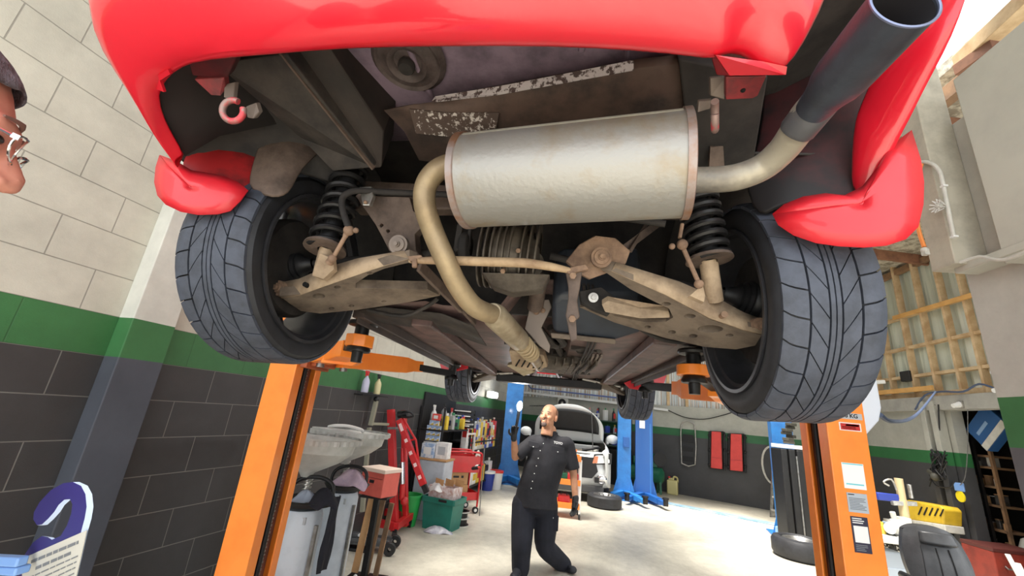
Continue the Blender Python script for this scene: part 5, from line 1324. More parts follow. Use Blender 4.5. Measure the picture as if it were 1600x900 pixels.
rag('rag', 'grey blue rag lying inside the nearer drainer tray', (p1.x+.02, p1.y-.04, p1.z+.04), (.08, .07, .07), M('rag_grey', C(150, 160, 176), .9), 2)
rag('rag', 'pale pink rag heaped on the farther drainer tray', (p2.x+.08, p2.y-.05, p2.z+.05), (.14, .11, .12), M('rag_pink', C(214, 190, 206), .9, col2=C(186, 164, 190), scale=12), 3)

# salmon box on a black tool post
pb_ = PY(594, 752, 4.1)
t = thing('storage_box', 'salmon pink drawer box with white lid sitting beside the farther drainer', 'box', (pb_.x, pb_.y, pb_.z-.12))
Rb = rotz(-.35)
mb = MB(); mb.box((pb_.x, pb_.y, pb_.z-.01), (.27, .22, .21), Rb); mbuild(mb, 'box_body', pink_red, t, smooth=0, bev=.006)
mb = MB(); mb.box((pb_.x, pb_.y, pb_.z+.105), (.29, .24, .035), Rb); mbuild(mb, 'box_lid', M('lid_cream', C(236, 214, 200), .5), t, smooth=0, bev=.006)
mb = MB(); mb.box(V((pb_.x, pb_.y, pb_.z+.01))+Rb @ V((0, -.113, 0)), (.05, .008, .025), Rb); mbuild(mb, 'box_handle', black_plastic, t, smooth=0)
mb = MB(); mb.box(V((pb_.x, pb_.y, pb_.z+.04))+Rb @ V((0, -.1115, 0)), (.24, .003, .005), Rb); mbuild(mb, 'drawer_line', M('salmon_line', C(150, 66, 60), .6), t, smooth=0)
t = thing('tool_post', 'black iron stand with wooden boards under the salmon box', 'stand', (pb_.x, pb_.y, 0))
mb = MB(); mb.box((pb_.x, pb_.y, (pb_.z-.13)/2), (.05, .05, pb_.z-.13)); mb.box((pb_.x, pb_.y, .02), (.34, .34, .04)); mb.box((pb_.x, pb_.y, pb_.z-.125), (.26, .2, .02)); mbuild(mb, 'stand_frame', black_satin, t, smooth=0, bev=.004)
for k, (dx, w_) in enumerate(((-.13, .06), (-.02, .05), (.07, .045))):
    mb = MB(); mb.bar((pb_.x+dx, pb_.y+.10, .05), (pb_.x+dx+.03, pb_.y+.14, pb_.z-.10-.05*k), w_, .025, up=(0,1,0)); mbuild(mb, 'wood_board', wood_dk if k else cardboard, t, smooth=0, bev=.002)
# trolley jack and paper cup
tj = P0(592, 862)
t = thing('trolley_jack', 'flat grey trolley jack on black wheels in front of the red hoist', 'jack', (tj.x, tj.y, 0), 0)
Rj = Matrix.Translation(tj) @ Matrix.Rotation(.15, 4, 'Z')
mb = MB(Rj); mb.box((-.12, .02, .085), (.46, .20, .035)); mb.box((-.12, -.07, .105), (.44, .02, .05)); mb.box((-.12, .11, .105), (.44, .02, .05)); mb.cyl((-.30, .02, .12), (-.30, .02, .16), .05, n=18); mb.bar((-.28,.02,.12), (.02,.02,.10), .06, .04); mbuild(mb, 'jack_frame', M('jack_grey', C(92, 94, 96), .5, metal=.3, col2=C(66, 66, 66), scale=10), t, smooth=0, bev=.006)
for x_, r_ in ((.13, .065), (-.36, .04)):
    for y_ in (-.12, .16):
        mb = MB(Rj); mb.lathe([(-.02, .02), (-.02, r_*.92), (-.014, r_), (.014, r_), (.02, r_*.92), (.02, .02)], (x_, y_, r_+.002), (0, 1, 0), 24); mbuild(mb, 'jack_wheel', black_plastic, t)
cu = PY(564, 842, 4.95)
t = thing('paper_cup', 'black takeaway cup with white lid standing behind the trolley jack', 'cup', (cu.x, cu.y, cu.z-.06))
mb = MB(); mb.cyl((cu.x, cu.y, cu.z-.07), (cu.x, cu.y, cu.z+.03), .034, .044, n=20); mbuild(mb, 'cup_body', black_plastic, t)
mb = MB(); mb.lathe([(0,.0),(0,.046),(.012,.046),(.018,.038),(.018,0)], (cu.x, cu.y, cu.z+.03), (0,0,1), 20); mbuild(mb, 'cup_lid', white_pl, t)
t = thing('crate', 'low black crate under the black takeaway cup', 'crate', (cu.x, cu.y, 0)); zc = cu.z-.07
mb = MB(); mb.box((cu.x, cu.y, zc/2), (.26, .2, zc)); mbuild(mb, 'crate_body', black_plastic, t, smooth=0, bev=.01)

# ---- red engine hoist
ho = P0(604, 836); HY = 5.55
t = thing('engine_hoist', 'red folding engine hoist with its boom lowered in front of the white drum', 'engine hoist', (ho.x, HY, 0))
def HP(px, py, dy=0): return PY(px, py, HY+dy)
def fl(p, z): p = V(p); p.z = z; return p
mb = MB()
mb.bar(HP(617, 829), HP(611, 640), .085, .085, up=(0,1,0)); mbuild(mb, 'mast', hoist_red, t, smooth=0, bev=.004)
mb = MB(); mb.bar(HP(634, 822, .28), HP(631, 641, .22), .06, .085, up=(0,1,0)); mbuild(mb, 'rear_mast', hoist_red, t, smooth=0, bev=.004)
mb = MB(); mb.bar(HP(580, 812, .05), HP(604, 742, .03), .075, .03, up=(0,1,0)); mb.bar(HP(584, 814, .3), HP(606, 738, .2), .05, .03, up=(0,1,0)); mbuild(mb, 'gusset', hoist_red, t, smooth=0, bev=.003)
z_b = .14
mb = MB(); a1, a2, a3, a4 = fl(HP(556, 820), z_b), fl(HP(616, 836, -.12), z_b), fl(HP(640, 818, .45), z_b), fl(HP(585, 808, .5), z_b)
for p, q in ((a1, a2), (a2, a3), (a3, a4), (a1, a4)): mb.bar(p, q, .07, .08)
mbuild(mb, 'base_frame', hoist_red, t, smooth=0, bev=.004)
for p in (a1, a2, a3, a4):
    mb = MB(); mb.cyl((p.x-.02, p.y, .045), (p.x+.02, p.y, .045), .045, n=18); mb.bar((p.x, p.y, .05), (p.x, p.y, .11), .03, .05); mbuild(mb, 'caster', black_plastic, t)
b0, b1_ = HP(624, 656, -.05), HP(662, 758, -.12)
mb = MB(); mb.bar(b0, b1_, .075, .075, up=(0,1,0)); bm_ = mbuild(mb, 'boom', hoist_red, t, smooth=0, bev=.004)
mb = MB(); mb.bar(b1_, HP(667, 770, -.125), .06, .06, up=(0,1,0)); mbuild(mb, 'boom_tip', black_satin, bm_, smooth=0, bev=.004)
for f_ in (.12, .33, .52, .70, .88):
    c_ = b0.lerp(b1_, f_)+V((0, -.040, .0)); dd = (b1_-b0).normalized(); mb = MB(); mb.bar(c_-dd*(.05 if f_ == .12 else .022), c_+dd*(.05 if f_ == .12 else .022), .004 if 0 else .04, .003, up=(0,1,0)); mbuild(mb, 'boom_label', M('label_pinkwhite', C(244, 214, 214), .5), bm_, smooth=0)
mb = MB(); mb.bar(HP(627, 648, 0), HP(650, 688, -.02), .02, .035, up=(0,1,0)); mb.bar(HP(650, 688, -.02), HP(657, 742, -.06), .02, .03, up=(0,1,0)); mb.bar(HP(632, 690, .02), HP(650, 686, -.02), .02, .03, up=(0,1,0)); mbuild(mb, 'boom_brace', hoist_red, t, smooth=0, bev=.002)
mb = MB(); mb.cyl(HP(629, 722, -.06), HP(629, 756, -.06), .030, n=18); mbuild(mb, 'ram_cylinder', chrome, t)
mb = MB(); mb.cyl(HP(629, 700, -.06), HP(629, 722, -.06), .022, n=14); mb.cyl(HP(629, 756, -.06), HP(628, 780, -.04), .034, n=14); mb.ball(HP(632, 783, -.05), .05); mbuild(mb, 'ram_mount', hoist_red, t)
mb = MB(); mb.cyl(HP(622, 648, -.06), HP(636, 646, -.06), .045, n=16); mb.tube([HP(624,648,-.08), HP(632,643,-.10), HP(642,645,-.1), HP(646,650,-.1), HP(636,652,-.1), HP(626,651,-.09)], .014, 8, sub=3); mbuild(mb, 'winch_strap', black_satin, t)
mb = MB(); mb.bar(HP(606, 669, -.05), HP(623, 669, -.05), .03, .02, up=(0,1,0)); mbuild(mb, 'mast_clamp', steel, t, smooth=0)

# steel stand parts and a jack post leaning on the wall
q = PLW(600, 660, .10)
t = thing('steel_stand', 'grey steel jack stand with a square post against the dark wall', 'stand', (q.x, q.y, 0))
mb = MB(); mb.bar(PLW(579, 665, .1), PLW(588, 626, .1), .05, .05, up=(0,1,0)); mb.bar(PLW(580, 662, .1), PLW(606, 663, .16), .05, .03); mb.bar(PLW(577, 668, .1), PLW(566, 800, .25), .05, .04, up=(0,1,0)); mbuild(mb, 'stand_post', M('stand_khaki', C(150, 148, 130), .5, metal=.2), t, smooth=0, bev=.004)
mb = MB(); mb.ball(PLW(588, 624, .1), .035); mbuild(mb, 'stand_cap', black_plastic, t)

# spray bottles hung on the green band
def spray_bottle(p, s, liquid, lab, grp=None, cap=hoist_red, nm='spray_bottle', rz=0):
    t = thing(nm, lab, 'bottle', p, rz, grp)
    mb = MB(); mb.lathe([(0, 0), (0, .040*s), (.008*s, .045*s), (.13*s, .045*s), (.16*s, .036*s), (.19*s, .016*s), (.205*s, .015*s), (.205*s, 0)], (0,0,0), (0,0,1), 20); mb.build('bottle_body', liquid, t, local=True)
    mb = MB(); mb.cyl((0,0,.205*s), (0,0,.235*s), .018*s, n=14); mb.box((0, -.01*s, .25*s), (.028*s, .07*s, .03*s)); mb.bar((0, -.04*s, .24*s), (0, -.045*s, .195*s), .014*s, .01*s, up=(0,1,0)); mb.build('spray_head', cap, t, smooth=30, bev=.002, local=True)
    return t
pw = PLW(569, 613, .08); spray_bottle(pw, .95, M('liquid_lilac', C(196, 198, 222), .3), 'hanging spray bottle with pale lilac liquid and red cap, on the green stripe')
pw = PLW(588, 616, .08); spray_bottle(pw, .92, M('liquid_cream', C(214, 206, 160), .3), 'hanging spray bottle with pale yellow liquid, right of the lilac one', cap=black_plastic)
o = MB().bar(PLW(560, 616, .06), PLW(600, 620, .06), .12, .012).build('bottle_shelf', black_satin, smooth=0); tag(o, 'thin black bracket on the green stripe carrying the two spray bottles', 'bracket')

# ---- white drum cabinet with green bin, boxes and cans
cb = P0(662, 824)
cx, cy = cb.x*1.05, cb.y+.46; zt = PY(660, 722, cb.y).z
t = thing('steel_cabinet', 'tall white bin with a cardboard sheet on top behind the red hoist', 'cabinet', (cx, cy, 0))
Rw = rotz(-LA)
mb = MB(); mb.box((cx, cy, zt/2), (.46, .36, zt), Rw); mbuild(mb, 'cabinet_body', tank_white, t, smooth=0, bev=.02)
mb = MB(); mb.box((cx, cy, zt+.012), (.48, .38, .024), Rw); mbuild(mb, 'cardboard_sheet', cardboard, t, smooth=0, bev=.003)
gp = P0(635, 812)*.95; t = thing('waste_bin', 'bright green plastic bin between the red hoist and the white cabinet', 'bin', (gp.x, gp.y+.05, 0))
mb = MB(); mb.lathe([(0, 0), (0, .11), (.36, .15), (.36, .165), (.385, .165), (.385, .14), (.03, .10)], (gp.x, gp.y+.05, 0), (0,0,1), 28); mbuild(mb, 'bin_body', green_pl, t)
# boxes and stacked tins on the cabinet
zt += .026
def lbl_box(c, d, mat, name, lab, cat='box', rz=-LA, group=None, lbl=None, lid=None):
    t = thing(name, lab, cat, (c[0], c[1], c[2]-d[2]/2), 0, group)
    mb = MB(); mb.box(c, d, rotz(rz)); mbuild(mb, 'box_body', mat, t, smooth=0, bev=min(d)*.03)
    if lbl: mb = MB(); mb.box(V(c)+rotz(rz) @ V((0, -d[1]/2-.001, 0)), (d[0]*.6, .002, d[2]*.5), rotz(rz)); mbuild(mb, 'box_label', lbl, t, smooth=0)
    if lid: mb = MB(); mb.box(V(c)+V((0,0,d[2]/2+.005)), (d[0]*1.04, d[1]*1.04, .012), rotz(rz)); mbuild(mb, 'box_lid', lid, t, smooth=0)
    return t
def on(px, Y, dx=0): return PY(px, 700, Y).x
box_blue = M('carton_blue', C(150, 176, 214), .5, col2=C(224, 228, 236), scale=14, lo=.45, hi=.55)
lbl_box((cx-.10, cy-.06, zt+.10), (.20, .16, .20), box_blue, 'carton', 'blue and white battery sized carton on the white cabinet', lbl=ink_w)
lbl_box((cx+.11, cy-.04, zt+.115), (.19, .16, .23), paper, 'carton', 'taller white carton beside the blue one on the white cabinet', lbl=MATS['plate_grey'])
k_ = 0
for j in range(4):
    for i in range(3 - (j == 3)):
        px = 654+i*9+(j==3)*3; c_ = V((cx-.19+i*.075+.03*(j == 3), cy+.10, zt+.24+j*.075-.01))
        t = thing('oil_filter', 'small blue and yellow oil filter carton stacked behind the boxes', 'carton', c_, -LA, 'oil filter cartons stacked on the white cabinet')
        mb = MB(); mb.box((0,0,.035), (.07, .07, .07)); mb.build('carton_body', box_blue, t, smooth=0, local=True)
        mb = MB(); mb.prism([(-.034,-.0365,.004), (.034,-.0365,.004), (.034,-.0365,.035)], (0,-.001,0)); mb.build('carton_stripe', yellow, t, smooth=0, local=True)
lbl_box((cx-.10, cy+.10, zt+.11), (.28, .12, .20), paper, 'carton', 'white carton under the stacked oil filter cartons', lbl=ink_b)
lbl_box((cx-.10, cy+.10, zt+.58), (.12, .09, .10), M('carton_red', C(226, 84, 78), .5), 'carton', 'small red carton on top of the oil filter cartons', lbl=ink_w)

# ---- teal crate with packaging, plastic bag, steel rim
tc = P0(684, 830); d_ = .36
t = thing('plastic_crate', 'teal plastic crate overflowing with packaging on the floor', 'crate', (tc.x, tc.y+.16, 0))
zt2 = PY(684, 778, tc.y).z
rz_ = rotz(-.25)
def frus(mb, c, w0, d0, w1, d1, h, R, th=0):
    vs = [V(c)+R @ V((sx*w/2, sy*dd/2, z)) for w, dd, z in ((w0, d0, 0), (w1, d1, h)) for sx, sy in ((-1,-1),(1,-1),(1,1),(-1,1))]
    mb.add(vs, [(3,2,1,0), (0,1,5,4), (1,2,6,5), (2,3,7,6), (3,0,4,7)])
mb = MB(); frus(mb, (tc.x, tc.y+.16, 0), .40, .30, .46, .36, zt2, rz_); cr = mbuild(mb, 'crate_body', teal, t, smooth=0, solid=.008)
mb = MB()
for (a, b) in (((-.24,-.19),(.24,-.19)), ((.24,-.19),(.24,.19)), ((.24,.19),(-.24,.19)), ((-.24,.19),(-.24,-.19))): mb.bar(V((tc.x, tc.y+.16, zt2-.03))+rz_ @ V((*a, 0)), V((tc.x, tc.y+.16, zt2-.03))+rz_ @ V((*b, 0)), .025, .07)
mbuild(mb, 'crate_rim', teal, t, smooth=0, bev=.006)
mb = MB(); mb.box(V((tc.x, tc.y+.16, zt2-.02))+rz_ @ V((.08, -.205, 0)), (.12, .01, .03), rz_); mbuild(mb, 'crate_handle', black_plastic, t, smooth=0, bev=.003)
bx_ = V((tc.x, tc.y+.16, zt2))
t = thing('cardboard_box', 'open cardboard box with printed sides crammed into the teal crate', 'box', bx_)
mb = MB(); frus(mb, bx_+V((0,0,-.1)), .36, .26, .38, .28, .24, rz_); mbuild(mb, 'box_body', M('printed_card', C(226, 216, 218), .7, col2=C(190, 150, 140), scale=20), t, smooth=0, solid=.005)
for a_, sg in ((0, 1), (1, 1), (2, 1)):
    mb = MB(); b_ = bx_+V((-.14+a_*.13, -.08+.05*a_, .14)); mb.prism([b_, b_+V((.12, -.02, 0)), b_+V((.13, -.05, .08)), b_+V((.01, -.04, .10))], (0, .004, 0)); mbuild(mb, 'box_flap', cardboard, t, smooth=0)
rag('packing_paper', 'crumpled grey packing paper stuffed in the box on the teal crate', (bx_.x-.10, bx_.y-.06, bx_.z+.08), (.14, .12, .10), paper, 6, 'paper')
rag('plastic_bag', 'crumpled clear plastic bag lying on the floor before the teal crate', (tc.x+.0, tc.y-.05, .0), (.20, .10, .07), M('bag_film', C(206, 206, 214), .25, col2=C(170, 170, 184), scale=18), 8, 'bag')
rm = P0(716, 822); t = thing('cable_reel', 'two flanged black and white reel standing on the floor by the red cart', 'reel', (rm.x, rm.y, 0))
mb = MB(); mb.lathe([(0, .02), (0, .13), (.02, .13), (.025, .105), (.085, .105), (.09, .12), (.10, .12), (.105, .105), (.165, .105), (.17, .13), (.19, .13), (.19, .10), (.10, .09), (.1, .02)], (rm.x, rm.y+.05, 0), (0,0,1), 32); rl = mbuild(mb, 'reel_core', black_satin, t)
for z_ in (.0, .095, .175):
    mb = MB(); mb.lathe([(0, .10), (0, .134), (.014, .134), (.014, .10)], (rm.x, rm.y+.05, z_), (0,0,1), 32, closed=True); mbuild(mb, 'reel_flange', offwhite, t)

# ---- red tool cart
c1, c2, c3 = P0(708, 803), P0(741, 802), P0(757, 786)
ca = P0(722, 806); M4 = Matrix.Translation((ca.x-.20, ca.y+.22, 0)) @ Matrix.Rotation(.62, 4, 'Z')
t = thing('tool_cart', 'red steel tool cart with round corner frames near the left blue post', 'cart', (ca.x-.2, ca.y+.22, 0))
H_ = PY(735, 706, ca.y+.2).z
for y_ in (-.20, .20):
    mb = MB(M4); mb.tube([(-.32, y_, .10), (-.32, y_, H_-.09), (-.30, y_, H_-.03), (-.25, y_, H_), (.25, y_, H_), (.30, y_, H_-.03), (.32, y_, H_-.09), (.32, y_, .10)], .016, 10, sub=2); mbuild(mb, 'side_hoop', hoist_red, t)
for z_, hh in ((.20, .11), (H_-.30, .24)):
    mb = MB(M4); mb.box((0, 0, z_), (.62, .38, .015))
    for a, d2 in (((0,-.19), (.62,.01)), ((0,.19), (.62,.01)), ((-.31,0), (.01,.38)), ((.31,0), (.01,.38))): mb.box((a[0], a[1], z_+hh/2), (*d2, hh))
    mbuild(mb, 'tray', hoist_red, t, smooth=0, bev=.003)
for x_ in (-.3, .3):
    for y_ in (-.19, .19):
        mb = MB(M4); mb.cyl((x_, y_-.015, .05), (x_, y_+.015, .05), .05, n=18); wq = mbuild(mb, 'cart_wheel', black_plastic, t)
        mb = MB(M4); mb.cyl((x_, y_-.017, .05), (x_, y_+.017, .05), .025, n=14); mbuild(mb, 'wheel_hub', white_pl, wq)
pc_ = M4 @ V((.0, 0, .21))
for k, (w_, lab, z_) in enumerate(((.40, 'large brown cardboard box on the lower tray of the red cart', 0), (.36, 'second brown cardboard box stacked on the one in the red cart', .20))):
    c_ = M4 @ V((-.05, 0, .21+.10+z_)); t2 = thing('cardboard_box', lab, 'box', c_-V((0,0,.1)))
    mb = MB(); mb.box(c_, (w_, .30, .195), rotz(.62)); mbuild(mb, 'box_body', cardboard, t2, smooth=0, bev=.003)
    mb = MB(); mb.box(c_+rotz(.62) @ V((-.03, -.152, .02)), (.10, .002, .03), rotz(.62)); mb.box(c_+rotz(.62) @ V((.08, -.152, .02)), (.04, .002, .035), rotz(.62)); mbuild(mb, 'box_print', ink, t2, smooth=0)
rc = random.Random(11)
for k in range(9):
    c_ = M4 @ V((.06+.2*rc.random(), -.16+.035*k, H_-.27+.02*(k % 3)))
    t2 = thing('spray_can', 'short white and black spray can lying in the top tray of the red cart', 'can', c_, 0, 'cans lying in the red cart')
    mb = MB(); mb.cyl((0,0,.02), (.13, -.02, .05), .026, n=14); mb.build('can_body', white_pl if k % 2 else black_plastic, t2, local=True)
    mb = MB(); mb.cyl((.13,-.02,.05), (.16,-.025,.057), .02, n=12); mb.build('can_cap', black_plastic if k % 2 else creeper_red, t2, local=True)
t = thing('broom', 'thin dark stick leaning against the right end of the red cart', 'stick', M4 @ V((.38, .0, 0)))
mb = MB(); mb.cyl(P0(749, 806), PY(757, 700, ca.y+.3), .008, n=8); mbuild(mb, 'stick', steel, t)
rag('work_glove', 'white rag hanging from the right end of the red cart', M4 @ V((.34, 0, H_-.12)), (.05, .08, .14), offwhite, 9)

# ---- black bench shelving along the wall, behind the white cabinet
def wallpt(px, off): 
    p = PLW(px, 700, off); return p
def shelf_unit(name, lab, s0, s1, depth, levels, H_, back=True, mat=black_satin, post=black_satin):
    t = thing(name, lab, 'shelf', LW((s0+s1)/2, 0, depth/2))
    if back: mb = MB(); mb.bar(LW((s0), H_/2, .02), LW((s1), H_/2, .02), .02, H_); mbuild(mb, 'back_panel', black_plastic, t, smooth=0)
    for s_ in (s0, s1):
        for o_ in (.04, depth):
            mb = MB(); mb.bar(LW(s_, 0, o_), LW(s_, H_, o_), .03, .03); mbuild(mb, 'upright', post, t, smooth=0)
    for z_ in levels:
        mb = MB(); mb.bar(LW(s0, z_, depth/2), LW(s1, z_, depth/2), depth, .025); mbuild(mb, 'shelf_board', mat, t, smooth=0, bev=.002)
    return t
def s_of(px, off): return (PLW(px, 700, off)-A0).dot(dL)
s0, s1 = s_of(676, .3), s_of(722, .35)
zb1 = PLW(700, 672, .3).z; zb2 = PLW(700, 655, .3).z
shelf_unit('bench_shelf', 'black steel bench against the left wall crowded with bottles', s0, s1+.3, .42, [.35, zb1, ], zb1+.35)
cols = [white_pl, M('b_red', C(200, 60, 60), .4), M('b_blue', C(60, 80, 170), .4), M('b_yellow', C(226, 196, 70), .4), M('b_black', C(30, 30, 34), .4), M('b_pink', C(226, 150, 150), .4), M('b_grey', C(170, 172, 176), .4), M('b_green', C(60, 130, 90), .4)]
br = random.Random(21)
def bottle_row(lab, grp, pts, s_rng=(.75, 1.1), cols_=cols, hs=.20):
    for p in pts:
        s_ = br.uniform(*s_rng); kind = br.random(); b_c = br.choice(cols_); c_c = br.choice(cols_)
        t = thing('bottle', lab, 'bottle', p, br.uniform(-.4, .4), grp)
        mb = MB(); 
        if kind < .5: mb.lathe([(0,0), (0,.034*s_), (.13*s_,.034*s_), (.155*s_,.018*s_), (.17*s_,.016*s_), (.17*s_,0)], (0,0,0), (0,0,1), 14)
        else: mb.box((0,0,.08*s_), (.085*s_, .05*s_, .16*s_)); mb.cyl((.02*s_,0,.16*s_), (.02*s_,0,.175*s_), .015*s_, n=10)
        mb.build('bottle_body', b_c, t, smooth=30, bev=.004 if kind >= .5 else 0, local=True)
        mb = MB(); mb.cyl((0 if kind < .5 else .02*s_,0,.17*s_), (0 if kind < .5 else .02*s_,0,.20*s_), .019*s_, n=12); mb.build('bottle_cap', c_c, t, smooth=30, local=True)
        if kind > .3: mb = MB(); mb.box((0, -.036*s_, .075*s_), (.045*s_, .003, .06*s_)); mb.build('bottle_label', br.choice([ink_w, ink_r, ink_b, yellow]), t, smooth=0, local=True)
n_ = 11
bottle_row('small bottle standing on the black bench by the left wall', 'bottles on the black bench', [LW(s0+.1+(s1-s0+.15)*k/(n_-1), zb1+.015, .30+.05*(k % 2)) for k in range(n_)], (1.0, 1.35))
# a chrome organiser and white drawers on the bench end
q = LW(s1+.15, zb1, .3)
for k in range(4):
    c_ = LW(s1+.12, zb1+.06+k*.085, .28); t = thing('drawer_tray', 'white plastic parts tray stacked beside the bench bottles', 'tray', c_, -LA, 'white parts trays at the end of the bench')
    mb = MB(); mb.box((0,0,0), (.34, .24, .055)); mb.build('tray_body', black_plastic, t, smooth=0, bev=.004, local=True)
    mb = MB(); mb.box((0,-.125,.01), (.32, .012, .02)); mb.build('tray_front', white_pl, t, smooth=0, bev=.002, local=True)
t = thing('picture_frame', 'small white framed trolley panel below the parts trays', 'frame', LW(s1+.1, zb1-.5, .45))
mb = MB()
for a, b in (((-.22,-.22),(.22,-.22)), ((.22,-.22),(.22,.22)), ((.22,.22),(-.22,.22)), ((-.22,.22),(-.22,-.22))): mb.bar(LW(s1+.12+a[0], zb1-.28+a[1], .46), LW(s1+.12+b[0], zb1-.28+b[1], .46), .03, .03)
mbuild(mb, 'white_frame', white_pl, t, smooth=0)
# pegboard with black outline above the bench and its hanging items
mb = MB(); mb.bar(LW(s0+.05, 1.38, .02), LW(s1+.25, 1.38, .02), .03, .8); o = mb.build('pegboard', black_plastic, smooth=0); tag(o, 'black pegboard on the left wall above the bottle bench', 'pegboard')
for k, (u_, z_) in enumerate(((.15, 1.30), (.5, 1.34), (.8, 1.28))):
    p = LW(s0+(s1-s0)*u_+.1, z_, .12)
    spray_bottle(p, 1.1, [white_pl, MATS['b_grey'], offwhite][k], ['white spray bottle hooked on the black pegboard, leftmost', 'grey spray bottle hooked on the middle of the pegboard', 'off white spray bottle hooked near the pegboard end'][k], cap=[white_pl, black_plastic, MATS['b_red']][k])
# far shelving with books, jugs and boxes
s2, s3 = s_of(716, .4), s_of(773, .45)
za, zb_ = PLW(745, 702, .4).z, PLW(745, 672, .4).z
zc_ = PLW(745, 722, .4).z
print('SHELF', s0, s1, s2, s3)
shelf_unit('storage_shelf', 'black storage shelf packed with jugs and boxes in the far left corner', s2+.45, s3+.2, .45, [.2, za-.02-.0, zb_-.22], zb_+.02)
zA, zB = za-.005, zb_-.205
cl = [offwhite, white_pl, MATS['b_blue'], MATS['b_yellow'], MATS['b_black'], MATS['b_grey'], M('b_tan', C(200, 180, 140), .5), MATS['b_red'], white_pl]
def jugs(lab, grp, z, n, hh, w):
    for k in range(n):
        p = LW(s2+.4+(s3-s2-.3)*(k+.3)/n, z, .36); t = thing('jug', lab, 'jug', p, -LA+PI/2, grp)
        h_ = hh*br.uniform(.8, 1.1); c_ = br.choice(cl)
        mb = MB(); mb.box((0,0,h_*.42), (w, .13, h_*.84)); mb.cyl((w*.2,0,h_*.84), (w*.2,0,h_*.92), .02, n=10); mb.build('jug_body', c_, t, smooth=30, bev=.012, local=True)
        mb = MB(); mb.cyl((w*.2,0,h_*.92), (w*.2,0,h_), .026, n=10); mb.build('jug_cap', br.choice(cl), t, local=True)
        mb = MB(); mb.box((0,-.067,h_*.4), (w*.7, .003, h_*.35)); mb.box((0,.067,h_*.4), (w*.7, .003, h_*.35)); mb.box((-w/2-.002,0,h_*.4), (.003, .08, h_*.4)); mb.build('jug_label', br.choice([ink_w, yellow, ink_r, ink_b]), t, smooth=0, local=True)
jugs('oil jug standing on the upper board of the far black shelf', 'jugs on the upper board of the far shelf', zB, 13, .42, .15)
jugs('oil jug standing on the middle board of the far black shelf', 'jugs on the middle board of the far shelf', zA, 12, .36, .16)
jugs('container on the bottom board of the far black shelf', 'containers on the bottom board of the far shelf', .215, 7, .36, .24)
# buckets
for px, py, m1, m2, lab in ((762, 738, M('bucket_blue', C(40, 60, 150), .4), white_pl, 'blue bucket on the floor left of the left blue post'), (775, 737, white_pl, M('lid_red', C(214, 60, 50), .4), 'white bucket with red lid between blue bucket and blue post')):
    p = P0(px, py); p = V((p.x*.78, p.y*.78, 0)); t = thing('bucket', lab, 'bucket', p)
    mb = MB(); mb.lathe([(0,0), (0,.13), (.33,.16), (.33,0)], p, (0,0,1), 24); mbuild(mb, 'bucket_body', m1, t)
    mb = MB(); mb.lathe([(0,0), (0,.168), (.04,.168), (.045,.15), (.045,0)], p+V((0,0,.33)), (0,0,1), 24); mbuild(mb, 'bucket_lid', m2, t)
# wall lamp in the far corner of the left wall
pw = PLW(770, 617, .16)
t = thing('corner_lamp', 'small bright lamp fixed high on the left wall near the far corner', 'lamp', pw)
mb = MB(); mb.box(pw+V((0,0,0)), (.16, .45, .14), rotz(-LA)); mbuild(mb, 'lamp_glass', EM('lamp_white', (1, .98, .95), 5), t, smooth=0, bev=.03)
mb = MB(); mb.box(pw-nL*.09, (.04, .38, .16), rotz(-LA)); mbuild(mb, 'lamp_base', offwhite, t, smooth=0, bev=.01)
# ================================================================ the back of the workshop
def thing_box(name, lab, cat, c, d, mat, rz=0, bev=.01, group=None, part='body'):
    t = thing(name, lab, cat, (c[0], c[1], c[2]-d[2]/2), rz, group)
    mb = MB(); mb.box((0, 0, d[2]/2), d); mb.build(part, mat, t, smooth=0, bev=bev, local=True); return t
# two blue two-post lifts
def blue_post(px0, px1, py, H_, lab, arms=True, rz=0, foot=True, mat=blue):
    a, b = P0(px0, py), P0(px1, py); c = (a+b)/2; w = (b-a).length
    t = thing('lift_post', lab, 'lift post', c, rz)
    prof = [(-w/2, -.12), (w/2, -.12), (w/2, .16), (w/2-.07, .16), (w/2-.07, .15), (w/2-.012, .15), (w/2-.012, -.108), (-w/2+.012, -.108), (-w/2+.012, .15), (-w/2+.07, .15), (-w/2+.07, .16), (-w/2, .16)]
    mb = MB(); mb.prism([(x, y, 0) for x, y in prof], (0, 0, H_)); mb.build('post_body', mat, t, smooth=0, bev=.004, local=True)
    mb = MB(); mb.box((0, .0, .012), (w+.3, .5, .024)); mb.build('base_plate', mat, t, smooth=0, bev=.003, local=True)
    for sg in (-1, 1): mb = MB(); mb.prism([(sg*(w/2+.12), -.13, .024), (sg*w/2, -.13, .024), (sg*w/2, -.13, .45)], (0, .015, 0)); mb.build('gusset', mat, t, smooth=0, local=True)
    if arms:
        for sg in (-1, 1):
            mb = MB(); mb.bar((sg*.05, -.10, .14), (sg*.28, -.52, .12), .13, .11); mb.bar((sg*.27, -.50, .12), (sg*.38, -.78, .11), .09, .08); ar = mb.build('lift_arm', mat, t, smooth=0, bev=.006, local=True)
            mb = MB(); mb.cyl((sg*.38, -.78, .08), (sg*.38, -.78, .20), .05, n=14); mb.cyl((sg*.38, -.78, .20), (sg*.38, -.78, .23), .065, n=16); mb.build('arm_pad', black_satin, ar, local=True)
    return t
blue_post(781, 804, 755, 2.75, 'left blue lift post in front of the far left shelves', rz=.1)
t = blue_post(966, 982, 780, 2.3, 'blue lift post right beside the white car, left of the wider one', rz=-.1)
mb = MB(); mb.box((.04, -.13, 1.2), (.14, .03, .22)); mb.box((.02, -.15, 1.12), (.05, .03, .05)); mb.build('latch_box', blue_dark, t, smooth=0, bev=.005, local=True)
t2 = blue_post(996, 1016, 783, 2.3, 'wider darker blue lift post with a white sticker near its top', rz=-.15, mat=blue_dark)
a = P0(1003, 783)
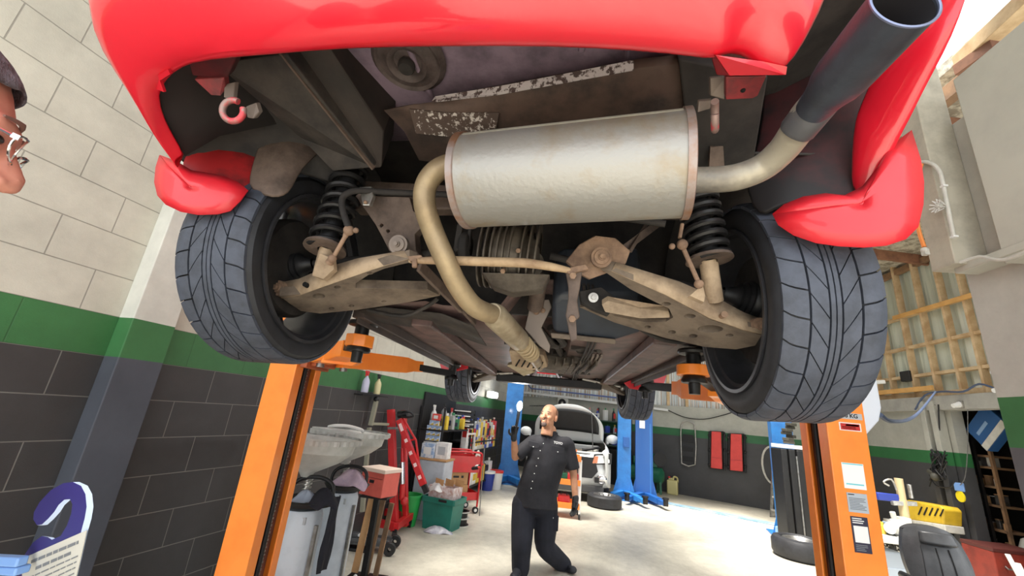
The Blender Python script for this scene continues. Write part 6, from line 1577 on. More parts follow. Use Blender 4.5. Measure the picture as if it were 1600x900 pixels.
mb = MB(); mb.box((-.04, -.1225, 1.62), (.12, .004, .17)); mb.build('white_sticker', white_pl, t2, smooth=0, local=True)
mb = MB(); mb.box((.135, -.1225, .9), (.02, .004, 1.5)); mb.build('edge_strip', blue, t2, smooth=0, local=True)
blue_post(1224, 1246, 838, 2.5, 'blue lift post partly hidden behind the black folded mats', rz=-.25, arms=False)
for sg in (1,):
    p = P0(1222, 842)
    t = thing('folded_support', 'pale blue folded lift arm end at the foot of the right blue post', 'lift arm', p)
    mb = MB(); mb.bar(p+V((-.02,.1,.12)), p+V((.25,-.25,.10)), .12, .10); mb.cyl(p+V((.1,-.1,.16)), p+V((.1,-.1,.22)), .05, n=14); mbuild(mb, 'folded_end', M('blue_pale', C(130, 168, 200), .5), t, smooth=0, bev=.005)
# floor cover strip between the second pair
a, b = P0(1024, 783), P0(1219, 822)
o = MB().bar(a+V((0,0,.012)), b+V((0,0,.012)), .20, .024).build('cable_cover', M('blue_worn', C(120, 160, 190), .5, col2=C(180, 196, 204), scale=3), smooth=0, bev=.006); tag(o, 'long flat pale blue cover plate across the floor before the far wall', 'floor plate')

# ---- white off road car with its bonnet up
wc = thing('car', 'silver white car facing us with its bonnet up behind the mechanic', 'car', (.45, 11, 0))
Yc = 9.35; M4 = Matrix.Translation((.42, Yc, 0)) @ Matrix.Rotation(-.03, 4, 'Z') @ Matrix.Diagonal((1, .84, 1, 1))
W = .89
def wpart(mb, name, mat, **k): return mb.build(name, mat, wc, **k)
mb = MB(M4)
secs = []
for y, wf, z0, z1 in ((.06, .80, .30, .90), (.0, .86, .30, .98), (.10, .96, .30, 1.04), (.5, 1.0, .28, 1.10), (1.2, 1.0, .28, 1.16), (1.25, 1.0, .28, 1.12), (3.8, 1.0, .28, 1.12), (4.1, .92, .36, 1.05)):
    w = W*wf
    secs.append([V((-w*.94, y, z0)), V((-w, y, z0+.14)), V((-w*1.01, y, (z0+z1)/2)), V((-w*.98, y, z1-.08)), V((-w*.90, y, z1)), V((w*.90, y, z1)), V((w*.98, y, z1-.08)), V((w*1.01, y, (z0+z1)/2)), V((w, y, z0+.14)), V((w*.94, y, z0))])
# leave the engine bay open: build left and right flanks and nose separately
mb.grid([s[:5] for s in secs[1:]]); mb.grid([s[5:] for s in secs[1:]])
wpart(mb, 'body_side', car_white, smooth=60, solid=.01)
mb = MB(M4)
nose = []
for k in range(17):
    x = -1+2*k/16; yb = .0+.16*abs(x)**3
    nose.append([V((x*W, yb+.02, .30)), V((x*W, yb-.03, .42)), V((x*W, yb-.02, .62)), V((x*W, yb+.02, .78)), V((x*W*.98, yb+.05, .97 if abs(x) > .55 else .90))])
mb.grid(nose); wpart(mb, 'front_bumper', car_white, smooth=60, solid=.01)
mb = MB(M4); mb.prism([(-.50, -.035, .46), (.50, -.035, .46), (.62, -.03, .60), (.55, -.02, .86), (-.55, -.02, .86), (-.62, -.03, .60)], (0, .02, 0)); wpart(mb, 'grille', black_plastic, smooth=0)
mb = MB(M4); mb.box((0, .03, .25), (1.5, .06, .14)); wpart(mb, 'bumper_skirt', M('skirt_grey', C(74, 74, 76), .6), smooth=0, bev=.02)
for sg in (-1, 1):
    mb = MB(M4); mb.prism([(sg*.52, .0, .74), (sg*.86, .10, .78), (sg*.87, .14, .94), (sg*.56, .02, .90)], (0, -.03, .0)); hl_ = wpart(mb, 'headlight', M('headlight_clear', C(232, 234, 236), .15), smooth=0, bev=.01)
    mb = MB(M4); mb.prism([(sg*.50, -.034, .75), (sg*.60, -.022, .76), (sg*.62, -.018, .90), (sg*.54, -.028, .89)], (0, -.004, 0)); mb.build('indicator', M('indicator_amber', C(206, 130, 96), .3), hl_, smooth=0)
    mb = MB(M4); mb.prism([(sg*.50, -.006, .72), (sg*.90, .10, .76), (sg*.91, .13, .97), (sg*.53, .02, .93)], (0, -.016, 0)); mb.build('headlight_bezel', black_plastic, hl_, smooth=0)
    mb = MB(M4); mb.ball((sg*.70, -.0, .46), (.11, .04, .09)); fg = wpart(mb, 'fog_lamp', chrome)
    mb = MB(M4); mb.box((sg*.60, -.035, .44), (.09, .03, .10)); mb.build('fog_vent', black_plastic, fg, smooth=0)
    mb = MB(M4); mb.ball((sg*1.02, 1.25, 1.22), (.14, .09, .105)); mb.bar((sg*.90, 1.27, 1.14), (sg*1.0, 1.27, 1.18), .05, .05); wpart(mb, 'door_mirror', car_white)
    for yw in (.85, 3.3):
        mb = MB(M4); mb.lathe([(-.11, .20), (-.11, .32), (-.09, .345), (.09, .345), (.11, .32), (.11, .20)], (sg*.78, yw, .345), (1, 0, 0), 32); tw = wpart(mb, 'tyre', rubber_side)
        mb = MB(M4); mb.cyl((sg*.78-.08, yw, .345), (sg*.78+.10*sg, yw, .345), .21, n=24); mb.build('wheel_rim', steel, tw)
mb = MB(M4); mb.grid([[(-.80, 1.30, 1.12), (.80, 1.30, 1.12)], [(-.66, 1.95, 1.60), (.66, 1.95, 1.60)]]); wpart(mb, 'windscreen', glass_dk, smooth=0, solid=.01)
mb = MB(M4); mb.grid([[(x, y, z) for x in (-.66, -.4, 0, .4, .66)] for y, z in ((1.95, 1.60), (2.4, 1.68), (3.2, 1.66), (3.9, 1.40))]); wpart(mb, 'roof', car_white, smooth=60, solid=.02)
mb = MB(M4); mb.prism([(-.66, 1.95, 1.60), (-.83, 1.4, 1.12), (-.86, 3.9, 1.12), (-.66, 3.8, 1.45), (-.66, 3.2, 1.64)], (.01, 0, 0)); mb.prism([(.66, 1.95, 1.60), (.83, 1.4, 1.12), (.86, 3.9, 1.12), (.66, 3.8, 1.45), (.66, 3.2, 1.64)], (-.01, 0, 0)); wpart(mb, 'side_windows', glass_dk, smooth=0)
# engine bay
mb = MB(M4); mb.box((0, .65, .72), (1.5, 1.1, .20)); wpart(mb, 'engine_bay', black_plastic, smooth=0)
er = random.Random(4); 
for k, (x, y, z, w, d, h, m_, nm) in enumerate(((.05, .55, .90, .55, .45, .14, cast, 'engine_cover'), (-.50, .5, .90, .26, .3, .16, black_plastic, 'battery'), (.52, .45, .92, .24, .2, .16, offwhite, 'coolant_bottle'), (.40, .8, .92, .2, .25, .12, black_plastic, 'air_box'), (0, .14, .93, 1.3, .08, .05, car_white, 'slam_panel'), (.0, 1.12, .98, 1.4, .12, .14, M('bay_grey', C(150, 152, 152), .5), 'scuttle'))):
    mb = MB(M4); mb.box((x, y, z), (w, d, h)); wpart(mb, nm, m_, smooth=0, bev=.02)
mb = MB(M4); mb.tube([(.3, .3, .96), (.5, .25, 1.02), (.66, .4, 1.04), (.70, .7, .96)], .03, 10, sub=4); wpart(mb, 'intake_hose', black_plastic)
# bonnet, standing open with rounded far edge
def bpt(u, v, off=0):      # u across -1..1, v from hinge 0 to lip 1
    w_ = .80*(1-.50*max(0, v-.35)**2*1.2); 
    x = u*w_*(1 if v < .6 else (1-(v-.6)**2*1.6)**.5*1.0)
    y = 1.15-.30*v; z = 1.12+.80*v - .16*abs(u)**2.6*v
    return V((x, y-off, z))
mb = MB(M4); mb.grid([[bpt(-1+2*k/18, j/10) for k in range(19)] for j in range(11)]); bon = wpart(mb, 'bonnet', car_white, smooth=60, solid=.015)
mb = MB(M4); mb.grid([[bpt((-1+2*k/18)*.86, .26+.60*j/8, .03) for k in range(19)] for j in range(9)]); mb.build('bonnet_liner', black_plastic, bon, smooth=60, solid=.01)
mb = MB(M4); mb.cyl((.52, .25, .98), (.50, .93, 1.86), .010, n=8); wpart(mb, 'bonnet_prop', black_satin)

# orange workshop trolley in front of the car
oc = P0(884, 806); t = thing('workshop_trolley', 'orange and white trolley with red drills behind the mechanic\'s lowered hand', 'trolley', (oc.x, oc.y, 0))
s_ = .42
for x_ in (-s_/2, s_/2):
    for y_ in (-.18, .18):
        mb = MB(); mb.box((oc.x+x_, oc.y+y_, .50), (.035, .035, .84)); mbuild(mb, 'trolley_post', white_pl, t, smooth=0, bev=.004)
        mb = MB(); mb.cyl((oc.x+x_-.015, oc.y+y_, .045), (oc.x+x_+.015, oc.y+y_, .045), .045, n=16); mbuild(mb, 'caster', black_plastic, t)
for z_ in (.16, .52, .90):
    mb = MB(); mb.box((oc.x, oc.y, z_), (s_, .40, .02)); mb.box((oc.x, oc.y-.2, z_+.035), (s_, .012, .09)); mb.box((oc.x, oc.y+.2, z_+.035), (s_, .012, .09)); mbuild(mb, 'trolley_shelf', orange, t, smooth=0, bev=.003)
for k, (dx, z_, m_, nm, lab, cat) in enumerate(((-.05, .17, hoist_red, 'toolbox', 'red rounded toolbox on the lowest shelf of the orange trolley', 'toolbox'), (.08, .53, hoist_red, 'power_tool_case', 'red tool case on the middle shelf of the orange trolley', 'case'), (-.1, .53, green_dk, 'grease_tub', 'dark green tub on the middle shelf of the orange trolley', 'tub'), (.05, .91, orange, 'funnel', 'orange funnel standing on top of the orange trolley', 'funnel'))):
    t2 = thing(nm, lab, cat, (oc.x+dx, oc.y-.04, z_))
    mb = MB(); 
    if nm == 'funnel': mb.cyl((0,0,0), (0,0,.16), .03, .10, n=20)
    else: mb.box((0, 0, .08), (.20, .22, .16))
    mb.build(nm+'_body', m_, t2, smooth=30, bev=.02 if nm != 'funnel' else 0, local=True)
    mb = MB(); mb.tube([(-.05, -.02, .16), (-.04, -.02, .20), (.04, -.02, .20), (.05, -.02, .16)], .009, 8, sub=3); mb.build('handle', black_plastic, t2, local=True)
# wheel lying flat
tp_ = P0(944, 792); t = thing('wheel', 'car wheel lying flat on the floor in front of the white car', 'wheel', (tp_.x, tp_.y, 0))
mb = MB(); mb.lathe([(0, .20), (0, .30), (.03, .335), (.19, .335), (.22, .30), (.22, .215), (.17, .20)], (tp_.x, tp_.y, 0), (0,0,1), 40); mbuild(mb, 'tyre', rubber_side, t)
mb = MB(); mb.lathe([(.19, .05), (.185, .12), (.17, .19), (.215, .215), (.225, .215), (.225, .20), (.18, .17), (.19, .12), (.20, .05), (.2, 0), (.19, 0)], (tp_.x, tp_.y, 0), (0,0,1), 32); mbuild(mb, 'wheel_rim', steel, t)
for k in range(7):
    a_ = 2*PI*k/7; t3 = thing('wheel_nut', 'loose wheel nut lying on the flat wheel', 'nut', (tp_.x+.1*math.cos(a_)*(1+.4*(k%2)), tp_.y+.1*math.sin(a_), .205), a_, 'wheel nuts lying on the flat wheel')
    mb = MB(); mb.cyl((0,0,0), (0,0,.03), .014, n=6); mb.build('nut_body', chrome, t3, smooth=0, local=True)

# ---- shelves and bottles on the far wall
def FL(s_, z, off=0): return F0 + dF*s_ + nF*off + V((0,0,z))
def sF(px, off=.3): return (PFW(px, 700, off)-F0).dot(dF)
def zF(px, py, off=.3): return PFW(px, py, off).z
sa, sb = sF(906), sF(962)
t = thing('bottle_shelving', 'dark green shelf unit with bottles on the far wall behind the white car', 'shelf', FL((sa+sb)/2, 0, .2))
levels = [zF(935, 656), zF(935, 675), zF(935, 693), zF(935, 712)]
for z_ in levels: 
    mb = MB(); mb.bar(FL(sa-.8, z_-.015, .17), FL(sb+.35, z_-.015, .17), .32, .03); mbuild(mb, 'shelf_board', M('shelf_green', C(70, 92, 84), .5), t, smooth=0)
for s1_ in (sa-.8, sb+.35, (sa+sb)/2-.1):
    mb = MB(); mb.bar(FL(s1_, 0, .05), FL(s1_, levels[0]+.35, .05), .05, .05); mbuild(mb, 'upright', black_satin, t, smooth=0)
for j, z_ in enumerate(levels):
    nn = 9 if j else 8; cl_ = [[white_pl, MATS['b_black'], white_pl, MATS['b_grey'], MATS['b_blue']], [MATS['b_blue'], MATS['b_grey'], white_pl], [MATS['b_red'], MATS['b_tan'], white_pl, MATS['b_blue']], [MATS['b_black'], MATS['b_grey'], MATS['b_red']]][j]
    grp = 'bottles on the %s board of the far green shelf' % ['top', 'second', 'third', 'lowest'][j]
    for k in range(nn):
        p = FL(sa-.65+(sb-sa+.9)*(k+.5)/nn, z_+.001, .18); hh = (.36 if j == 0 else .24)*br.uniform(.85, 1.05)
        t3 = thing('bottle', 'bottle standing on the %s board of the far green shelf' % ['top', 'second', 'third', 'lowest'][j], 'bottle', p, .5, grp)
        mb = MB(); 
        if (k+j) % 2: mb.box((0,0,hh*.42), (.13, .09, hh*.84))
        else: mb.lathe([(0,0), (0,.045), (hh*.6,.045), (hh*.8,.018), (hh*.84,.018), (hh*.84,0)], (0,0,0), (0,0,1), 12)
        mb.build('bottle_body', cl_[k % len(cl_)], t3, smooth=30, bev=.01 if (k+j) % 2 else 0, local=True)
        mb = MB(); mb.cyl((0,0,hh*.84), (0,0,hh), .022, n=10); mb.build('bottle_cap', br.choice(cols), t3, local=True)
        mb = MB(); mb.box((0,-.048,hh*.4), (.07,.004,hh*.4)); mb.build('bottle_label', br.choice([ink_w, MATS['b_black'], MATS['b_blue'], MATS['b_red']]), t3, smooth=0, local=True)
# shadowy machinery below the shelf
t = thing_box('parts_cabinet', 'black open rack of dark parts below the green shelf', 'rack', FL((sa+sb)/2+.55, .45, .28), (.8, .3, .9), black_plastic, rz=-.5)
# white tray along the top of the far wall, blue air line, posters
o = MB().bar(PFW(818, 613, .12), PFW(966, 630, .12), .14, .07).build('cable_tray', white_pl, smooth=0, bev=.005); tag(o, 'long white tray high on the far wall under the striped cladding', 'tray')
o = MB(); o.tube([PFW(826, 577, .10), PFW(826, 603, .10), PFW(830, 607, .10), PFW(860, 610, .10), PFW(968, 622, .10)], .022, 8, sub=1); o = o.build('air_line', M('air_blue', C(92, 112, 172), .5)); tag(o, 'thin blue air pipe running along the far wall above the white tray', 'pipe')
o = MB().bar(PFW(1022, 638, .06), PFW(1044, 641, .06), .08, .06).build('lamp_batten', white_pl, smooth=0, bev=.004); tag(o, 'short white batten on the far wall right of the hanging front tyre', 'batten')
o = MB(); o.tube([PFW(1044, 641, .05), PFW(1070, 652, .05), PFW(1100, 655, .05), PFW(1132, 648, .05), PFW(1150, 642, .05)], .012, 8, sub=4); o = o.build('slack_cable', black_satin); tag(o, 'grey cable hanging in a slack curve on the far wall above the step stool', 'cable')
for q0_, q1_, lab in ((((828,634),(856,634)), 0, 'thin white rack rail on the far wall left of the mechanic\'s head'), (((874,640),(934,647)), 0, 'white rail on the far wall above the raised bonnet')):
    o = MB().bar(PFW(*q0_[0], .25), PFW(*q0_[1], .25), .04, .035).build('rack_rail', white_pl if 'white rail on' in lab else steel, smooth=0); tag(o, lab, 'rail')
t = thing('box_fan', 'small square white fan on the far wall above the mechanic', 'fan', PFW(880, 629, .12))
p = PFW(880, 630, .12); mb = MB(); mb.box(p, (.36, .12, .36), rotz(-.5)); mbuild(mb, 'fan_housing', offwhite, t, smooth=0, bev=.02)
mb = MB(); mb.lathe([(0, .05), (.02, .13), (.03, .13), (.03, .05)], p+nF*.06, nF, 20, closed=True); mbuild(mb, 'fan_ring', MATS['b_black'], t)
# hose reel pieces, red bell
p = PFW(831, 592, .3); t = thing('hose_reel', 'small red reel hanging high before the striped cladding', 'reel', p)
mb = MB(); mb.cyl(p-nF*.06, p+nF*.06, .12, n=20); mbuild(mb, 'reel_drum', hoist_red, t)
mb = MB(); mb.cyl(p+V((0,0,.05)), p+V((0,0,.5)), .01, n=6); mbuild(mb, 'reel_hanger', steel, t)
# diagonal timber braces on the cladding at the right
for a_, b_, lab in (((1068, 596), (1098, 612), 'upper pale timber brace nailed across the striped cladding'), ((1116, 618), (1148, 638), 'lower pale timber brace on the striped cladding by the orange arm')):
    o = MB().bar(PFW(*a_, -.02), PFW(*b_, -.02), .05, .10).build('timber_brace', wood, smooth=0); tag(o, lab, 'timber')
for px in (1045, 1075, 1160, 1205):
    o = MB().bar(FL(sF(px, 0), 2.2, -.03), FL(sF(px, 0), 4.9, -.03), .07, .05, up=(0,1,0)).build('trim_post', wood, smooth=0); struct(o)
# green compressor
cpz = P0(995, 757)*.93; t = thing('air_compressor', 'green air compressor with horizontal tank behind the blue posts', 'compressor', cpz)
a_, b_ = PY(985, 738, cpz.y), PY(1038, 742, cpz.y-.45)
z_ = a_.z; a_.z = b_.z = .42
mb = MB(); ax_ = (b_-a_).normalized(); L_ = (b_-a_).length; mb.lathe([(0,0), (.02,.12), (.07,.19), (L_-.07,.19), (L_-.02,.12), (L_,0)], a_, ax_, 28); mbuild(mb, 'air_tank', green_dk, t)
for f_ in (.15, .85):
    for sg in (-1, 1): mb = MB(); c_ = a_.lerp(b_, f_); mb.bar(c_+V((0, sg*.12, -.12)), V((c_.x, c_.y+sg*.16, 0)), .05, .03, up=(0,1,0)); mbuild(mb, 'tank_leg', green_dk, t, smooth=0)
c_ = a_.lerp(b_, .62); mb = MB(); mb.box(c_+V((0,0,.27)), (.26,.24,.16)); mb.cyl(c_+V((-.06,0,.33)), c_+V((-.10,0,.52)), .07, n=14); mb.cyl(c_+V((.06,0,.33)), c_+V((.12,0,.50)), .06, n=14); mbuild(mb, 'pump', green_dk, t, bev=.01)
mb = MB(); c2_ = a_.lerp(b_, .8)+V((.05,0,.40)); mb.cyl(c2_+V((0,-.12,0)), c2_+V((0,-.08,0)), .17, n=24); mbuild(mb, 'flywheel', black_satin, t)
c_ = a_.lerp(b_, .2); mb = MB(); mb.cyl(c_+V((-.1,0,.30)), c_+V((.14,0,.30)), .10, n=20); mbuild(mb, 'motor', green_dk, t)
# jerrycan
j_ = P0(1051, 768)*.955; t = thing('jerrycan', 'pale yellow plastic jerrycan on the floor right of the compressor', 'jerrycan', j_)
mb = MB(); mb.box(j_+V((0,0,.17)), (.26,.18,.34), rotz(-.4)); mb.box(j_+V((-.03,0,.36)), (.12,.12,.06), rotz(-.4)); mbuild(mb, 'can_body', M('jerry_cream', C(210, 200, 140), .4), t, smooth=30, bev=.03, bseg=3)
mb = MB(); mb.tube([j_+V((.02,0,.34)), j_+V((.04,0,.42)), j_+V((.12,0,.40)), j_+V((.13,-.02,.30))], .02, 8, sub=3); mbuild(mb, 'can_handle', MATS['jerry_cream'], t)
mb = MB(); mb.cyl(j_+V((-.08,0,.38)), j_+V((-.08,0,.42)), .03, n=12); mbuild(mb, 'can_cap', MATS['b_red'], t)
# step stool hung on the wall
def wp(px, py, off=.08): return PFW(px, py, off)
t = thing('step_stool', 'folded step stool with grey tube frame hanging on the far wall', 'step stool', wp(1075, 720))
mb = MB(); mb.tube([wp(1065,724), wp(1064,690), wp(1064,668), wp(1067,660), wp(1074,658), wp(1082,661), wp(1086,670), wp(1086,726), wp(1065,724)], .018, 10, sub=2); mbuild(mb, 'tube_frame', zinc, t)
for y0_, y1_ in ((678,690),(697,704),(712,720)):
    mb = MB(); mb.prism([wp(1067,y0_), wp(1084,y0_+2), wp(1084,y1_+2), wp(1067,y1_)], nF*.03); mbuild(mb, 'step', black_plastic, t, smooth=0, bev=.005)
# two creepers
for (x0_, x1_, lab) in ((1110, 1131, 'red padded creeper board on the far wall, nearer the step stool'), (1140, 1163, 'red padded creeper board on the far wall, nearer the aluminium ladder')):
    t = thing('creeper', lab, 'creeper', wp((x0_+x1_)/2, 705))
    dy = (x0_-1110)*.12
    mb = MB(); mb.prism([wp(x0_+2,674+dy), wp(x1_-4,674+dy+1), wp(x1_-2,733+dy), wp(x0_+1,731+dy)], nF*.05); mbuild(mb, 'creeper_pad', creeper_red, t, smooth=0, bev=.015)
    mb = MB(); mb.prism([wp(x0_+2,714+dy,.135), wp(x1_-3,715.5+dy,.135), wp(x1_-3,717+dy,.135), wp(x0_+2,715.5+dy,.135)], nF*.002); mbuild(mb, 'pad_seam', MATS['b_red'], t, smooth=0)
    mb = MB(); mb.bar(wp(x0_-1,674+dy), wp(x0_-1,731+dy), .05, .05, up=(0,1,0)); mb.bar(wp(x1_,675+dy), wp(x1_+1,735+dy), .05, .05, up=(0,1,0)); mb.bar(wp(x0_-1,674+dy), wp(x1_,675+dy), .04, .03); mb.bar(wp(x0_-1,731+dy), wp(x1_+1,734+dy), .04, .03); mbuild(mb, 'side_rail', black_plastic, t, smooth=0, bev=.006)
    for k in range(3):
        for xx in (x0_-2, x1_+1.5):
            mb = MB(); mb.ball(wp(xx, 680+dy+k*23, .13), .035, n=10, m=8); mbuild(mb, 'castor', black_plastic, t)
# ladder and coiled hose
t = thing('ladder', 'aluminium ladder leaning on the far wall left of the right blue post', 'ladder', P0(1212, 806))
la, lb = wp(1209, 694, .25), P0(1205, 808); lc, ld_ = wp(1222, 697, .25), P0(1221, 811)
mb = MB(); mb.bar(la, lb, .05, .03, up=(0,1,0)); mb.bar(lc, ld_, .05, .03, up=(0,1,0)); mbuild(mb, 'ladder_rail', zinc, t, smooth=0)
for k in range(6):
    mb = MB(); f_ = .06+k*.17; mb.bar(la.lerp(lb, f_), lc.lerp(ld_, f_), .04, .04); mbuild(mb, 'rung', zinc, t, smooth=0)
t = thing('hose_coil', 'pale grey hose hung in a loop beside the aluminium ladder', 'hose', wp(1207, 730, .12))
c_ = wp(1207, 727, .40); mb = MB(); mb.tube([c_+dF*.20*math.cos(a)+V((0,0,.40*math.sin(a))) for a in [2*PI*k/24 for k in range(25)]], .022, 8); mbuild(mb, 'hose_loop', offwhite, t)
# tall folded black mats with a white cap, tyre lying in front
mk = P0(1250, 850); t = thing('folded_mats', 'tall stack of black folded mats standing beside the right orange post', 'mats', mk)
ztp = PY(1245, 702, mk.y).z; w_ = (P0(1268, 850)-P0(1232, 850)).length
for k in range(4):
    mb = MB(); mb.box((mk.x-w_/2+w_*(k+.5)/4, mk.y, ztp/2+.04), (w_/4*.86, .35, ztp-.1)); mbuild(mb, 'mat_panel', black_plastic, t, smooth=0, bev=.02)
mb = MB(); mb.box((mk.x+.02, mk.y, ztp+.03), (w_*1.02, .30, .06)); mbuild(mb, 'white_cap', white_pl, t, smooth=0, bev=.006)
mb = MB(); mb.box((mk.x-.01, mk.y-.18, ztp/2), (.02, .02, ztp*.85)); mbuild(mb, 'edge_rail', steel, t, smooth=0)
t = thing('bracket', 'dark crumpled metal bracket above the white cap of the black mats', 'bracket', (mk.x, mk.y, ztp+.06))
mb = MB()
for k in range(7): mb.box((mk.x+er.uniform(-.06,.06), mk.y+er.uniform(-.05,.05), ztp+.10+k*.05), (.13, .12, .05), rotz(er.random()))
mbuild(mb, 'bracket_body', M('tar', C(70, 68, 60), .6), t, smooth=0, bev=.01)
tb = P0(1258, 876); t = thing('tyre', 'worn tyre lying on the floor at the foot of the black mats', 'tyre', (tb.x, tb.y+.15, 0))
mb = MB(); mb.lathe([(.02, .21), (.0, .26), (.02, .32), (.06, .345), (.20, .345), (.24, .32), (.255, .26), (.23, .21)], (tb.x, tb.y+.1, 0), (0,0,1), 40); mbuild(mb, 'tyre_body', rubber_side, t, solid=.01)
mb = MB(); mb.lathe([(.10,.02), (.10,.15), (.2,.205), (.24,.21), (.22,.19), (.12,.14), (.12,.02)], (tb.x, tb.y+.1, 0), (0,0,1), 28); mbuild(mb, 'wheel_rim', steel, t)
# ================================================================ right side: doorway, bench, chair
def RWp(px, py, off=.1): return PRW(px, py, off)
# wooden shelves in the store room
t = thing('store_shelf', 'tall wooden shelf of small parts inside the dark doorway', 'shelf', fl(RWp(1540, 850, -.6), 0))
xa, xb = RWp(1503, 700, -.5), RWp(1560, 700, -.5)
for k, z_ in enumerate([RWp(1530, y, -.5).z for y in (712, 729, 757, 784, 819, 850)]):
    a_, b_ = fl(xa, z_), fl(xb, z_)
    mb = MB(); mb.bar(a_, b_, .30, .03); mbuild(mb, 'shelf_board', wood_dk, t, smooth=0)
for p_ in (xa, xb, ):
    mb = MB(); mb.bar(fl(p_, 0)-nR*(-.12), fl(p_, 2.0)-nR*(-.12), .04, .04); mbuild(mb, 'shelf_post', wood_dk, t, smooth=0)
gr_ = random.Random(9)
for k, (yy, n_) in enumerate(((729, 6), (757, 5), (784, 6), (819, 5), (850, 4))):
    z_ = RWp(1530, yy, -.5).z+.016
    for i in range(n_):
        p_ = fl(xa.lerp(xb, (i+.6)/(n_+.4)), z_)+nR*.05; w_ = gr_.uniform(.05, .10); h_ = gr_.uniform(.05, .14)
        t2 = thing('parts_carton', 'small carton of parts on the dark doorway shelf', 'carton', p_, gr_.random(), 'small cartons on the doorway shelf')
        mb = MB(); mb.box((0,0,h_/2), (w_, w_, h_)); mb.build('carton_body', gr_.choice([cardboard, offwhite, black_satin, steel, wood_dk]), t2, smooth=0, bev=.004, local=True)
        mb = MB(); mb.box((0,0,h_+.004), (w_*1.04, w_*1.04, .01)); mb.build('carton_lid', gr_.choice([cardboard, black_plastic, MATS['b_grey']]), t2, smooth=0, local=True)
# blue box leaning in the top of the doorway
q = RWp(1548, 668, -.25); t = thing('blue_case', 'blue printed case wedged at an angle in the top of the doorway', 'case', q)
Rq = Matrix.Rotation(-RA, 3, 'Z') @ Matrix.Rotation(-.75, 3, 'X')
mb = MB(); mb.box(q, (.14, .55, .42), Rq); mbuild(mb, 'case_body', M('case_blue', C(40, 86, 140), .5), t, smooth=0, bev=.01)
mb = MB(); mb.box(q+Rq @ V((-.075, 0, -.16)), (.006, .54, .10), Rq); mbuild(mb, 'case_band', offwhite, t, smooth=0)
mb = MB(); mb.box(q+Rq @ V((-.074, .05, .02)), (.004, .26, .05), Rq); mbuild(mb, 'case_print', M('print_pale', C(130, 160, 196), .5), t, smooth=0)
t = thing('case_bracket', 'dark metal bracket holding the blue case in the doorway', 'bracket', q+V((0,0,-.3)))
mb = MB(); mb.bar(q+V((.05, -.4, -.10)), q+V((.05, .4, -.10)), .04, .04); mb.bar(q+V((.05,.4,-.10)), fl(q+V((.05,.4,0)), 0), .04, .04, up=(0,1,0)); mbuild(mb, 'bracket_bar', black_satin, t, smooth=0)
# key tags hanging on a string at the door post
ks = RWp(1500, 742, .12); 
t = thing('key_string', 'thin grey cord with a blue tag and a yellow tag hanging beside the doorway', 'cord', ks)
mb = MB(); mb.tube([RWp(1512, 640, .12), RWp(1512, 700, .12), RWp(1508, 745, .12), RWp(1500, 758, .12)], .006, 6, sub=4); mbuild(mb, 'cord', steel, t)
mb = MB(); mb.box(RWp(1499, 761, .12), (.02, .13, .12), rotz(.3)); mbuild(mb, 'blue_tag', M('tag_blue', C(110, 146, 200), .4), t, bev=.02)
p_ = RWp(1501, 776, .12); mb = MB(); mb.lathe([(-.008, 0), (-.008, .075), (.008, .075), (.008, 0)], p_, nR, 20); mb.prism([p_+V((0,-.05,.04)), p_+V((0,.05,.04)), p_+V((0,0,.13))], (.01, 0, 0)); mbuild(mb, 'yellow_tag', M('tag_yellow', C(236, 214, 40), .4), t)
# tangle of cables on the door post
t = thing('cable_tangle', 'tangle of black cables and a gun hanging on the grey post left of the doorway', 'cables', RWp(1466, 720, .12))
mb = MB(); cr_ = random.Random(4)
mb.tube([RWp(1460, 632, .12), RWp(1462, 680, .13), RWp(1466, 720, .14), RWp(1470, 740, .14)], .012, 7, sub=4)
mb.tube([RWp(1466, 632, .12), RWp(1468, 700, .13), RWp(1458, 740, .16), RWp(1452, 760, .16)], .010, 7, sub=4)
for k in range(9):
    pts_ = [RWp(1466+cr_.uniform(-14, 14), 712+cr_.uniform(-12, 40), .14+cr_.uniform(0, .08)) for _ in range(6)]
    mb.tube(pts_, .009, 6, sub=4)
mb.tube([RWp(1452, 742, .16), RWp(1462, 758, .18), RWp(1484, 762, .16), RWp(1492, 752, .14)], .008, 6, sub=4)
mbuild(mb, 'cables', black_plastic, t)
mb = MB(); mb.ball(RWp(1461, 745, .2), .06); mb.bar(RWp(1450, 735, .2), RWp(1462, 745, .2), .04, .04); mbuild(mb, 'air_gun', MATS['tar'], t)
# sensor and small fittings on the lintel
for q_, lab in (((1500, 632), 'small white sensor on the grey beam above the doorway'), ((1565, 608), 'small chrome lamp bracket above the right end of the grey beam'), ((1562, 580), 'bright clip on the stud wall above the doorway')):
    p_ = RWp(*q_, .125 if q_[1] > 600 else -.01); t = thing('small_fitting', lab, 'fitting', p_)
    mb = MB(); mb.cyl(p_, p_+nR*.10+V((0,0,-.03)), .045, .03, n=16); mbuild(mb, 'fitting_body', white_pl, t)
    mb = MB(); mb.box(p_, (.02, .10, .10), rotz(-RA)); mbuild(mb, 'fitting_base', zinc, t, smooth=0)
o = MB(); o.tube([RWp(1430, 640, .15), RWp(1445, 618, .15), RWp(1470, 612, .15), RWp(1505, 612, .15), RWp(1530, 600, .15), RWp(1562, 610, .15)], .014, 8, sub=4); o = o.build('blue_cable', MATS['hose_blue']); tag(o, 'blue grey cable looped along the stud wall over the doorway beam', 'cable')
o = thing_box('junction_box', 'small black box fixed between the timber studs', 'box', RWp(1418, 588, -.02), (.10, .22, .18), black_plastic, rz=-RA)
